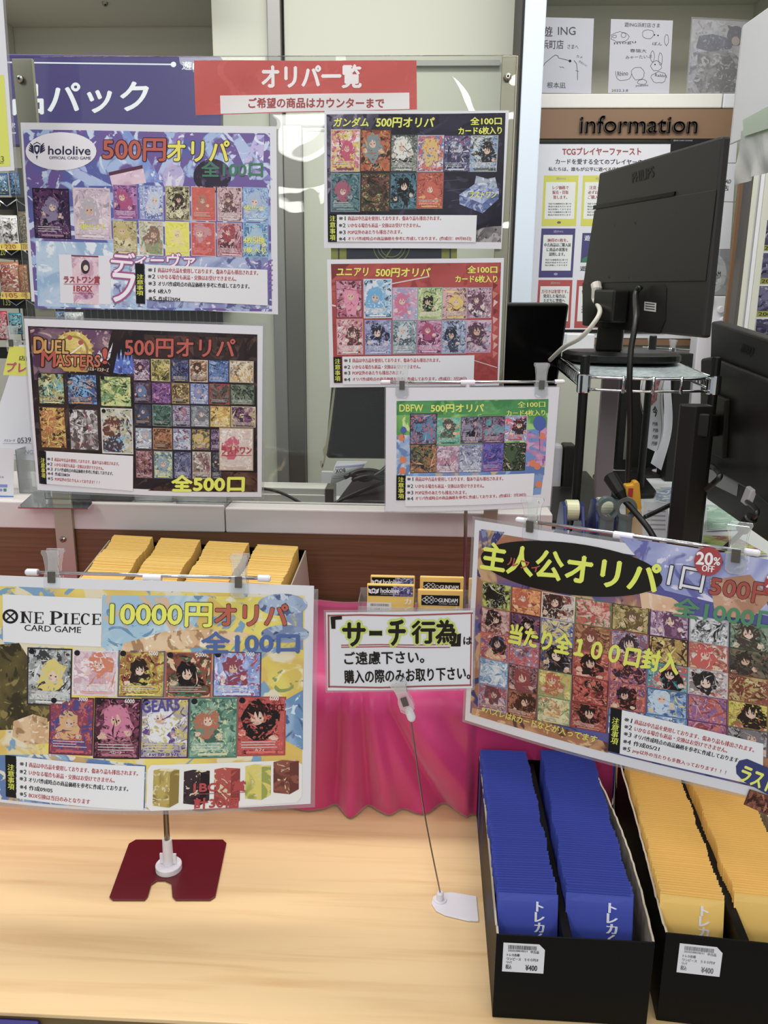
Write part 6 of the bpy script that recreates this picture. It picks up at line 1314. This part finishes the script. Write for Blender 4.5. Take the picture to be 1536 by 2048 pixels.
o = bg.slab('plastic_sheet', M['bag'], None, .0006, 32, 0, .002); tag(o, 'crinkled clear plastic sheet hanging under the green tape at right edge', 'plastic sheet')

# ================================================================ cashier desk
DZ = 0.27
dk = thing('cashier_desk', (0.4, 1.9, -0.8), 'white cashier desk behind the counter carrying the wire shelf and monitors', 'desk')
MB().box(le+.001, 0.70, 1.375, 2.37, DZ-.03, DZ).build('desk_top', M['desk'], dk, bevel=.002); MB().box(-.62, le-.001, 1.605, 1.86, DZ-.03, DZ).build('desk_top', M['desk'], dk)
MB().box(0.24, 0.69, 1.38, 1.40, -0.8, DZ-.031).build('front_panel', M['white_panel'], dk); MB().box(0.67, 0.69, 1.401, 2.36, -0.8, DZ-.031).build('side_panel', M['white_panel'], dk); MB().box(sx+.05, 0.60, 2.30, 2.32, -0.8, DZ-.031).build('back_panel', M['white_panel'], dk)
def paper_on(px, pal, label, freq=8, z=DZ, name='paper', cat='paper', th=.0004, k=0):
    P = [at(*q_, z=z+.0006+k*.0006) for q_ in px]; P = [np.array([min(p[0], .698), min(max(p[1], 1.377), 2.368), p[2]]) for p in P]
    o = MB().prism(P, (0, 0, th)).build(name, M['paper']); s_ = Sheet(None, P[0], (0, 0, 1), None, pts=[p+np.array([0, 0, th]) for p in P[:4]])
    I = Ink(s_); I.put([(.02, .03), (.98, .03), (.98, .97), (.02, .97)], [(0, 1, 2, 3)], pal, 1, freq, k*3.1); OFF[o.name] = np.zeros(3); I.build('print', o); return tag(o, label, cat)
paper_on([(1104, 927), (1158, 924), (1166, 952), (1104, 952)], ('8c9ca0', 'b86c54', 'd8dcd8', '5c8098'), 'colourful printed mat on the far left of the cashier desk', 22, k=1)
paper_on([(1164, 925), (1196, 924), (1216, 962), (1176, 962)], ('e4e2b4', 'dcdc98', 'ecebd8', 'c8c49c'), 'pale yellow sheet on the cashier desk beside the printed mat', 12, k=2)
paper_on([(1312, 975), (1362, 972), (1372, 1012), (1310, 1010)], ('9cacc0', '7c8ca4', 'd8dcE0'.lower(), 'b8b48c'), 'blue-grey printed sheet on the cashier desk right of the yellow tool', 16, k=3)
paper_on([(1412, 1008), (1450, 1012), (1498, 1058), (1412, 1062)], ('a8c8b0', '8cb8a0', 'd0e0d4', '78a890'), 'green printed sheet on the cashier desk under the right-hand monitor', 14, k=4)
paper_on([(1405, 1070), (1470, 1072), (1540, 1110), (1405, 1118)], ('b4d45c', 'a83c34', 'd8d048', 'c8dc84'), 'lime and red printed sheet on the desk corner behind the slanted sign', 10, k=5)
kb = at(1300, 942, z=DZ)
m = MB(); P = [at(*q_, z=DZ+.0004) for q_ in ((1258, 930), (1345, 928), (1352, 956), (1268, 957))]; P = [np.array([p[0], min(p[1], 2.36), p[2]]) for p in P]; o = m.prism(P, (0, 0, .008)).build('keypad', M['black_soft'], bevel=.002); tag(o, 'flat dark keypad on the desk below the hanging leaflets', 'keypad')
P = [at(*q_, z=DZ+.0004) for q_ in ((1100, 951), (1168, 951), (1200, 990), (1190, 1060), (1100, 1060))]; o = MB().prism(P, (0, 0, .02)).build('dark_tray', M['black_soft'], bevel=.003); tag(o, 'flat dark grey device top on the desk left of the tape dispensers', 'device')
P = [at(*q_, z=DZ+.09) for q_ in ((1190, 956), (1196, 951), (1278, 952), (1310, 984), (1308, 990), (1212, 992))]
ds = thing('display_stand', (P[0][0], P[0][1], DZ), 'mauve flat metal column on a black rounded plate inside the wire shelf', 'stand')
a, b = at(1203, 800, y=1.78)[0], at(1238, 800, y=1.78)[0]
MB().box(a, b, 1.78, 1.80, DZ+.0125, at(1220, 620, y=1.78)[2]).build('column', M['mauve'], ds, bevel=.003)
PB_ = [at(*q_, z=DZ+.0005) for q_ in ((1184, 955), (1192, 949), (1280, 950), (1312, 990), (1308, 997), (1206, 1000))]; MB().prism(PB_, (0, 0, .012)).build('base_plate', M['black'], ds, bevel=.004)

# wire shelf rack
rkz = at(1168, 765, y=1.50)[2]; xL, xR = at(1168, 765, y=1.5)[0], at(1428, 765, y=1.5)[0]; yb_ = 1.95; zbk = at(1303, 714, y=yb_)[2]; xRb = at(1303, 714, y=yb_)[0]
wr = thing('wire_shelf', ((xL+xR)/2, 1.7, DZ), 'small chrome wire shelf on black posts carrying the big monitor', 'shelf')
posts = [(xL, 1.5, rkz), (xR, 1.5, rkz), (xRb, yb_, zbk), (xL+.005, yb_, zbk)]
for (x, y, z) in posts:
    o = MB().tube([(x, y, DZ+.0005), (x, y, z+.047), (x, y, z+.049)], [.0085, .0085, .007], 14).build('post', M['black'], wr, smooth=False)
    MB().tube([(x, y, z-.018), (x, y, z-.016), (x, y, z+.013), (x, y, z+.015)], [.0115, .0125, .0125, .0115], 16).build('sleeve', M['chrome'], o)
def shp(u, v, dz=0): # u across, v depth
    a_ = np.array(posts[0])*(1-u)+np.array(posts[1])*u; b_ = np.array(posts[3])*(1-u)+np.array(posts[2])*u; return a_*(1-v)+b_*v+np.array([0, 0, dz])
m = MB()
for dz in (.010, -.012): m.tube([shp(u, 0, dz)+np.array([0, -.028*math.sin(math.pi*u), 0]) for u in np.linspace(0.04, .96, 15)], .0024, 8); m.tube([shp(u, 1, dz) for u in (0.04, .96)], .0024, 8)
for u in (0.0, 1.0):
    for dz in (.010, -.012): m.tube([shp(u, v, dz) for v in (.02, .98)], .0024, 8)
    m.tube([shp(u, .03+.94*k/44, .010 if k % 2 else -.012) for k in range(45)], .0014, 6)
for u in (.28, .5, .72): 
    y_ = np.array([0, -.028*math.sin(math.pi*u)-.003, 0]); m.tube([shp(u, .03, .008), shp(u, 0, .012)+y_, shp(u, 0, .006)+y_, shp(u, 0, -.016)+y_], .003, 8)
m.build('rail', M['chrome'], wr, smooth=True)
m = MB()
for k in range(26): u = .03+.94*k/25; m.tube([shp(u, -.045*math.sin(math.pi*u), .0105), shp(u, 1, .0105)], .0016, 6)
m.build('wire_deck', M['chrome'], wr, smooth=True)
P = [shp(.03, .0, .0125)]+[shp(u, 0, .0125)+np.array([0, -.022*math.sin(math.pi*u), 0]) for u in (.2, .4, .6, .8)]+[shp(.97, 0, .0125), shp(.97, .98, .0125), shp(.03, .98, .0125)]
MB().prism(P, (0, 0, .001)).build('shelf_liner', noisy(mat('pale_liner', 'b8c4c4', 0.3), '9caaac', 'd0dada', (1, 1, 1), 120), wr)

# the big monitor on it, seen from behind
PM = [(1198, 346), (1445, 271), (1405, 676), (1165, 652)]
ps = posed(PM, (0.3947, 1.55, 0.8123), (0.03, 1.46, -77.85))
pm = thing('monitor', (0.42, 1.72, rkz), 'big black monitor seen from behind on the wire shelf, raised maker lettering at top', 'monitor')
panel_solid(ps, 'housing', M['black_soft'], pm, .015, 0, .004)
def on(sh_, px4, h): return [sh_.hit(*q_)+sh_.n*h for q_ in px4]
MB().prism(on(ps, [(1190, 421), (1352, 393), (1434, 379), (1412, 562), (1168, 566)], .0002), ps.n*.0014).build('rear_bulge', M['black_soft'], pm, bevel=.0013)
MB().prism(on(ps, [(1189, 411), (1352, 383), (1350, 391), (1188, 419)], .0002), ps.n*.0022).build('vent_slot', M['black_gloss'], pm)
MB().prism(on(ps, [(1166, 566), (1328, 568), (1334, 576), (1332, 640), (1320, 668), (1166, 650)], .0002), ps.n*.001).build('port_recess', M['black'], pm)
I = Ink(Sheet(PM, ps.pt+ps.n*.0006, ps.n)); I.text('PHILIPS', (1264, 356), (1307, 343), 20, '070707', 1, .05, shear=.25); I.build('raised_lettering', pm, 'dark maker lettering')
I = Ink(Sheet(PM, ps.pt+ps.n*.0018, ps.n))
for q_ in ((1229, 451), (1270, 446), (1217, 555), (1257, 555)): I.ell(q_[0], q_[1], 1.3, 2.6, '050505', 1, 12)
I.build('screw_hole', pm)
I = Ink(Sheet(PM, ps.pt+ps.n*.002, ps.n)); I.quad([(1289, 603), (1313, 606), (1312, 624), (1288, 621)], 'b8b8b4', 1)
for k in range(3): I.line([(1292, 607+k*5), (1309, 609+k*5)], 2.2, '3c3c3c', 2)
I.build('spec_label', pm, 'small white label')
bc_ = at(1238, 737, y=1.72); sz = (rkz+zbk)/2+.0155
N_ = 40; ring = lambda rx, ry, z: [(bc_[0]+rx*math.copysign(abs(math.cos(6.2832*i/N_))**.7, math.cos(6.2832*i/N_)), 1.72+ry*math.copysign(abs(math.sin(6.2832*i/N_))**.7, math.sin(6.2832*i/N_)), z+(1.72-1.72)*0) for i in range(N_)]
mb = MB(); R0 = [ring(.112, .10, sz), ring(.115, .103, sz+.004), ring(.115, .103, sz+.014), ring(.105, .094, sz+.020)]
for r_ in R0: mb.V += r_
for j in range(3): mb.F += [(j*N_+i, j*N_+(i+1) % N_, (j+1)*N_+(i+1) % N_, (j+1)*N_+i) for i in range(N_)]
mb.F += [tuple(range(N_))[::-1], tuple(range(3*N_, 4*N_))]; mb.build('stand_base', M['black'], pm, bevel=.001)
nx = at(1217, 660, y=1.70)[0]
MB().prism([(nx-.024, 1.70, sz+.02), (nx-.02, 1.69, at(1217, 590, y=1.7)[2]), (nx+.024, 1.66, at(1217, 590, y=1.7)[2]), (nx+.022, 1.67, sz+.02)], (.006, .03, 0)).build('stand_neck', M['black'], pm, bevel=.004)
pc = ps.hit(1238, 612); MB().obox(pc+ps.n*.018, ps.ex, ps.ey, ps.n, .045, .030, .016).build('neck_bracket', M['black'], pm, bevel=.004)
wp = ps.hit(1205, 578)+ps.n*.012
o = MB().tube([ps.hit(1203, 568)+ps.n*.012, wp, ps.hit(1204, 590)+ps.n*.014, ps.hit(1203, 600)+ps.n*.016], [.0105, .0105, .008, .0055], 12).build('power_plug', M['wcable'], pm)
wc = MB().tube(spline([ps.hit(1203, 600)+ps.n*.016, at(1200, 622, y=1.60), at(1185, 650, y=1.58), at(1160, 676, y=1.60), at(1128, 694, y=1.66), at(1100, 720, y=1.74)], 8), .0046, 10).build('power_cable', M['wcable'], smooth=True); tag(wc, 'off-white power cable curving down from the back of the big monitor', 'cable')
bcb = MB().tube(spline([ps.hit(1294, 574)+ps.n*.012, ps.hit(1290, 590)+ps.n*.018, at(1272, 640, y=1.46), at(1262, 700, y=1.445), at(1259, 770, y=1.44), at(1260, 860, y=1.455), at(1256, 950, y=1.48), at(1258, 1060, y=1.50)], 8), .0052, 10).build('video_cable', M['cable'], smooth=True); tag(bcb, 'thick black video cable hanging from the big monitor past the wire shelf', 'cable')

# the right-hand monitor on its column stand
BQ = [(1422, 643), (1690, 728), (1670, 1180), (1412, 998)]
bs = posed(BQ, (0.5867, 1.4, 0.4853), (7.27, 4.26, -89.0))
bm = thing('monitor', (0.6, 1.4, DZ), 'dark grey monitor seen from behind at the right edge, on a black column stand', 'monitor')
panel_solid(bs, 'housing', M['black_soft'], bm, .022, 0, .004)
MB().prism(on(bs, [(1413, 716), (1430, 713), (1690, 812), (1668, 1110), (1520, 985), (1410, 925)], .0002), bs.n*.012).build('rear_bulge', M['black_soft'], bm, bevel=.005)
I = Ink(Sheet(BQ, bs.pt+bs.n*.0004, bs.n)); I.text('BENQ', (1482, 697), (1506, 706), 20, '050505', 1, .07); I.build('raised_lettering', bm, 'dark maker lettering')
MB().prism(on(bs, [(1432, 778), (1475, 797), (1468, 915), (1424, 895)], .0124), bs.n*.010).build('mount_plate', M['black_soft'], bm, bevel=.002)
hb = bs.hit(1448, 848)+bs.n*.022; cc = at(1398, 850, y=1.40)
MB().obox((hb+cc)/2, unit(cc-hb), (0, 0, 1), np.cross(unit(cc-hb), (0, 0, 1)), np.linalg.norm(cc-hb)/2+.004, .020, .016).build('mount_arm', M['black'], bm, bevel=.003)
a, b = at(1352, 950, y=1.40)[0], at(1414, 950, y=1.40)[0]; zt4 = at(1385, 812, y=1.40)[2]
m = MB(); w_ = b-a; m.prism([(a, 1.412, DZ+.0005), (a+.40*w_, 1.395, DZ+.0005), (b, 1.402, DZ+.0005), (b, 1.435, DZ+.0005), (a+.1*w_, 1.435, DZ+.0005)], (0, 0, zt4-DZ)); m.build('stand_column', M['black'], bm, bevel=.002)
MB().prism(on(bs, [(1420, 938), (1478, 962), (1474, 992), (1418, 965)], .0003), bs.n*.001).build('port_label', M['greywhite'], bm)
p0 = bs.hit(1519, 978)+bs.n*.014; p1 = bs.hit(1519, 1000)+bs.n*.022
MB().obox((p0+p1)/2, bs.ex, unit(p1-p0), bs.n, .012, np.linalg.norm(p1-p0)/2+.004, .006).build('video_plug', M['greywhite'], bm, bevel=.002)
c1 = MB().tube(spline([p1, at(1514, 1022, y=1.26), at(1500, 1042, y=1.27), at(1478, 1070, y=1.29), at(1448, 1098, y=1.31), at(1420, 1130, y=1.33)], 8), .0042, 10).build('video_cable', M['cable'], smooth=True); tag(c1, 'black cable with a ferrite sleeve dropping from the right-hand monitor', 'cable'); OFF[c1.name] = np.zeros(3)
f0, f1_ = at(1503, 1034, y=1.265), at(1484, 1060, y=1.285); MB().tube([f0, f0*.95+f1_*.05, f0*.05+f1_*.95, f1_], [.008, .0105, .0105, .008], 14).build('ferrite_sleeve', M['black'], c1)
c2 = MB().tube(spline([bs.hit(1446, 930)+bs.n*.02, at(1440, 950, y=1.36), at(1428, 966, y=1.37), at(1412, 980, y=1.385)], 8), .005, 10).build('power_cable', M['cable'], smooth=True); tag(c2, 'short black cable between the right-hand monitor and its column', 'cable')

# things on the desk inside and around the rack
def tape_dispenser(x0, x1, yb0, y, roll, label, rollc):
    a, b = at(x0, 1040, y=y)[0], at(x1, 1040, y=y)[0]; t = thing('tape_dispenser', ((a+b)/2, y, DZ), label, 'tape dispenser', 'tape dispensers on the desk'); w = b-a; zt = at((x0+x1)/2, yb0, y=y)[2]
    m = MB()
    for xx in (a, b-.006): m.prism([(xx, y-.075, DZ+.0005), (xx, y-.075, DZ+.035), (xx, y-.045, DZ+.045), (xx, y-.02, zt-.004), (xx, y, zt), (xx, y+.02, zt-.006), (xx, y+.05, DZ+.03), (xx, y+.075, DZ+.02), (xx, y+.075, DZ+.0005)], (.006, 0, 0))
    m.build('side_cheek', M['navy_plastic'], t, bevel=.001)
    m = MB(); m.box(a+.0062, b-.0062, y-.074, y+.074, DZ+.0005, DZ+.018); m.box(a+.0062, b-.0062, y-.074, y-.066, DZ+.018, DZ+.040); m.build('body', M['navy_plastic'], t, bevel=.001)
    rr_ = .019; zc = zt-.016
    m = MB(); n = 24
    for k in range(n):
        an = 2*math.pi*k/n
        for (rad_, xx) in ((rr_, a+.008), (rr_, b-.008), (rr_*.62, b-.008), (rr_*.62, a+.008)): m.V.append((xx, y+rad_*math.cos(an), zc+rad_*math.sin(an)))
    for k in range(n):
        for j in range(4): m.F.append((k*4+j, k*4+(j+1) % 4, ((k+1) % n)*4+(j+1) % 4, ((k+1) % n)*4+j))
    m.build('tape_roll', rollc, t)
    MB().tube([(a+.0062, y, zc), (b-.0062, y, zc)], rr_*.6, 18).build('hub', M['white_plastic'], t)
    return t
tape_dispenser(1121, 1163, 1003, 1.43, 0, 'navy tape dispenser with a pale roll at the left foot of the wire shelf', mat('pale_tape', 'd8d8b0', 0.3))
tape_dispenser(1183, 1230, 998, 1.45, 0, 'navy tape dispenser in the middle of the wire shelf feet', mat('cream_tape', 'c8ccb0', 0.3))
for k, (cx, lab) in enumerate(((1207, 'teal tape ring standing on the middle tape dispenser'), (1243, 'teal tape ring standing next to the yellow tool'))):
    p = at(cx, 1008, y=1.415+.01*k); n = 28; m = MB()
    for i in range(n):
        an = 2*math.pi*i/n
        for rr_, yy in ((.0185, -.008), (.0185, .008), (.0125, .008), (.0125, -.008)): m.V.append((p[0]+rr_*math.cos(an), p[1]-.03+yy, p[2]+rr_*1.1*math.sin(an)))
    for i in range(n):
        for j in range(4): m.F.append((i*4+j, i*4+(j+1) % 4, ((i+1) % n)*4+(j+1) % 4, ((i+1) % n)*4+j))
    m.prism([(p[0]-.012, p[1]-.036, DZ+.042), (p[0]-.012, p[1]-.036, p[2]-.016), (p[0]+.012, p[1]-.036, p[2]-.016), (p[0]+.012, p[1]-.036, DZ+.042)], (0, .012, 0))
    tag(m.build('teal_tape_ring', M['teal']), lab, 'tape')
yt_ = thing('yellow_tool', (at(1271, 1050, y=1.46)[0], 1.46, DZ), 'yellow tool with a hooked top and red button standing in the clear cup', 'tool')
P = [at(*q_, y=1.46) for q_ in ((1250, 970), (1266, 969), (1267, 963), (1276, 962), (1280, 968), (1284, 1020), (1286, 1078), (1258, 1080), (1256, 1000))]; MB().prism(P, (0, .018, 0)).build('handle', M['yellow_plastic'], yt_, bevel=.003)
q_ = at(1261, 985, y=1.459); MB().obox(q_, (1, 0, 0), (0, 0, 1), (0, 1, 0), .004, .008, .002).build('button', mat('red_plastic', 'a82828', 0.4), yt_)
a, b, c, tt = pxr(1255, 1018, 1300, 1090, 1.44); MB().box(a, b, 1.435, 1.4365, DZ+.0005, tt).build('x', M['clear']); o = bpy.data.objects['x']; o.name = 'clear_cup'; tag(o, 'front of a clear cup holding the yellow tool', 'cup')
ph = MB(); p0, p1, p2 = at(1218, 950, y=1.42), at(1240, 985, y=1.40), at(1248, 1000, y=1.395)
ph.tube([p0, p0*.9+p1*.1, p1, p2], [.009, .0125, .011, .006], 14)
o = ph.build('cable_plug', M['black'], smooth=False); tag(o, 'black cable with a thick plug end leaning across the wire shelf', 'cable')
MB().tube(spline([p2, at(1275, 1030, y=1.38), at(1300, 1062, y=1.36), at(1320, 1100, y=1.35)], 8), .0052, 10).build('cable', M['cable'], o, smooth=True)
c3 = MB().tube(spline([at(1290, 1034, y=1.42), at(1320, 1020, y=1.44), at(1350, 1006, y=1.46), at(1385, 995, y=1.48)], 8), .0042, 8).build('cable', M['cable'], smooth=True); tag(c3, 'thin black cable crossing the desk to the column of the right-hand monitor', 'cable')
sh = posed([(1288, 1003), (1335, 1008), (1342, 1085), (1284, 1085)], (at(1310, 1045, y=1.50)[0], 1.50, at(1310, 1045, y=1.5)[2]), (-20, 0, 0)); t = thing('paper', sh.C[3], 'small white instruction sheet leaning behind the clear cup', 'paper'); sh.slab('sheet', M['paper'], t); I = Ink(sh)
for k in range(5): I.line([(1296, 1022+k*9), (1330, 1023+k*9)], 3, 'a8a8ac', 1)
I.build('lettering', t)
# hanging leaflets on a little clip stand
lf = posed([(1288, 758), (1336, 758), (1314, 906), (1280, 890)], (at(1308, 830, y=1.95)[0], 2.0, at(1308, 830, y=2.0)[2]), (0, 0, -55), lambda u, v: .012*math.sin(5*v+1))
t = thing('leaflet', lf.C[3], 'white curled leaflet with red and black writing hanging inside the wire shelf', 'leaflet'); lf.slab('sheet', M['paper'], t)
I = Ink(lf); I.quad([(1302, 758), (1328, 758), (1318, 800), (1304, 812)], ('a84c58', 'c88c90', 'a84c58', 'd8b8b8'), 1, 4, 40, 1); I.text('今', (1305, 822), (1314, 824), 22, '2c2c30', 2, .05)
for k in range(4): I.text('円券', (1300, 848+k*13), (1310, 849+k*13), 8, '3c3c40', 2, .05)
for e in (((1293, 760), (1282, 815), (1283, 885)), ((1334, 760), (1322, 815), (1312, 900))): I.line(list(e), 1.0, '9c7c5c', 1)
I.build('lettering', t)
lf2 = posed([(1334, 758), (1348, 758), (1327, 940), (1306, 926)], (at(1330, 830, y=2.0)[0], 2.04, at(1330, 830, y=2.04)[2]), (0, 0, -60), lambda u, v: .012*math.sin(5*v+2)); t = thing('leaflet', lf2.C[3], 'plain white leaflet hanging behind the one with red writing', 'leaflet'); lf2.slab('sheet', M['paper'], t)
fz = at(1312, 945, z=DZ); fz = np.array([fz[0], min(fz[1], 2.2), DZ])
st = thing('sign_stand', fz, 'small white-footed clip stand holding the curled leaflets on the desk', 'sign stand'); top = np.array([fz[0], fz[1], at(1300, 700, y=fz[1])[2]])
MB().tube([fz+np.array([0, 0, z_]) for z_ in (.0005, .010, .012)], [.018, .018, .014], 20).build('foot', M['white_plastic'], st); MB().tube([fz+np.array([0, 0, .012]), fz+np.array([0, 0, .05])], .007, 12).build('socket', M['white_plastic'], st); MB().tube([fz+np.array([0, 0, .05]), top], .003, 10).build('pole', M['chrome'], st, smooth=True)
A_, B_ = at(1285, 694, y=fz[1]), at(1380, 700, y=fz[1]); MB().tube([A_, B_], .002, 8).build('cross_rod', M['chrome'], st)
for px_ in (1302, 1345): clip(st, A_+(B_-A_)*((px_-1285)/95), unit(B_-A_), (0, 0, 1), (0, -1, 0), 1.1)
# computer tower, boxes, cabinet behind the rack
pt_ = thing('computer_tower', (at(1300, 810, y=2.25)[0], 2.25, DZ), 'black computer tower standing behind the wire shelf', 'computer'); a, b, c, tt = pxr(1240, 716, 1362, 900, 2.25)
MB().box(a, b, 2.25, 2.36, DZ+.0005, tt).build('case', M['black'], pt_, bevel=.003); MB().box(a+.02, a+.028, 2.2485, 2.2495, DZ+.03, tt-.02).build('trim_line', M['darksteel'], pt_)
cbx = thing('cream_cabinet', (at(1160, 850, y=2.10)[0], 2.1, DZ), 'cream low cabinet on the desk left of the computer tower', 'cabinet'); a, b, c, tt = pxr(1000, 738, 1236, 930, 2.10)
MB().box(a, b, 2.12, 2.36, DZ+.0005, tt).build('body', M['cream'], cbx, bevel=.002); MB().box(a-.002, b+.002, 2.115, 2.362, tt+.0002, tt+.012).build('top_board', M['cream'], cbx, bevel=.002)
zc_ = tt+.0125; a, b, c, tt = pxr(1132, 668, 1188, 738, 2.16); o = MB().box(a, b, 2.16, 2.30, zc_, tt).build('white_box', M['white_panel'], bevel=.003); tag(o, 'plain white box on the cream cabinet left of the big monitor stand', 'box')
o = MB(); a, b, c, tt = pxr(1350, 707, 1384, 780, 2.10); o = o.box(a, b, 2.10, 2.18, DZ+.0005, tt).build('speaker_box', M['black'], bevel=.002); tag(o, 'narrow black box with a pale seam behind the right end of the wire shelf', 'box')
a, b, c, tt = pxr(1128, 892, 1152, 960, 1.92); o = MB().box(a, b, 1.92, 1.98, DZ+.0005, tt).build('black_block', M['black_soft'], bevel=.004); tag(o, 'small black block on the desk right of the small green sign', 'box')
a, b, c, tt = pxr(1096, 890, 1127, 960, 1.92); o = MB().box(a, b-.002, 1.92, 1.98, DZ+.0005, tt).build('white_block', M['white_plastic'], bevel=.008); tag(o, 'small white rounded block on the desk beside the black block', 'box')

# white pillar behind the card strip at the right edge, and a yellow-framed card between the two right posters
a = at(1528, 520, y=2.156)[0]; struct(MB().box(a, a+.7, 2.156, 2.20, -0.8, 2.0).build('trim_3', M['cream'], bevel=.002))
sh, t = poster('poster', [(662, 380), (914, 379), (914, 640), (662, 641)], AY+.0035, 'yellow-edged purple poster on the back of the clear screen between two right-hand posters', None)
I = Ink(sh); I.poly([(662, 380), (914, 379), (914, 640), (662, 641)], 'd0ce3c', 1); I.poly([(676, 380), (679, 380), (679, 641), (676, 641)], '3c3860', 2); I.poly([(693, 380), (883, 380), (883, 640), (693, 640)], '2f2b4e', 2); I.poly([(899, 380), (902, 380), (902, 640), (899, 640)], '3c3860', 2)
for r_ in (22, 28, 36): I.ring(783, 492, r_-.8, r_+.8, 'c8c64c', 3)
I.line([(800, 470), (772, 514)], 2.4, 'c8c64c', 3); I.build('print', t, 'yellow frame, purple middle and thin rings')
tr = thing('tape_remnant', at(655, 900, y=AY+.003), 'peeling yellowed tape strip on the clear screen beside the black customer screen', 'tape')
P = [at(*q_, y=AY+.0022) for q_ in ((667, 775), (671, 775), (662, 850), (654, 905), (648, 930), (643, 936), (648, 915), (645, 900), (651, 890), (657, 850))]
MB().prism(P, (0, .0008, 0)).build('strip', mat('old_tape', 'cfc8ac', 0.5), tr)
P = [at(*q_, y=AY+.0022) for q_ in ((638, 922), (643, 920), (647, 932), (645, 941))]; MB().prism(P, (0, .0008, 0)).build('flake', mat('old_tape_flake', 'dcd8c8', 0.5), tr)
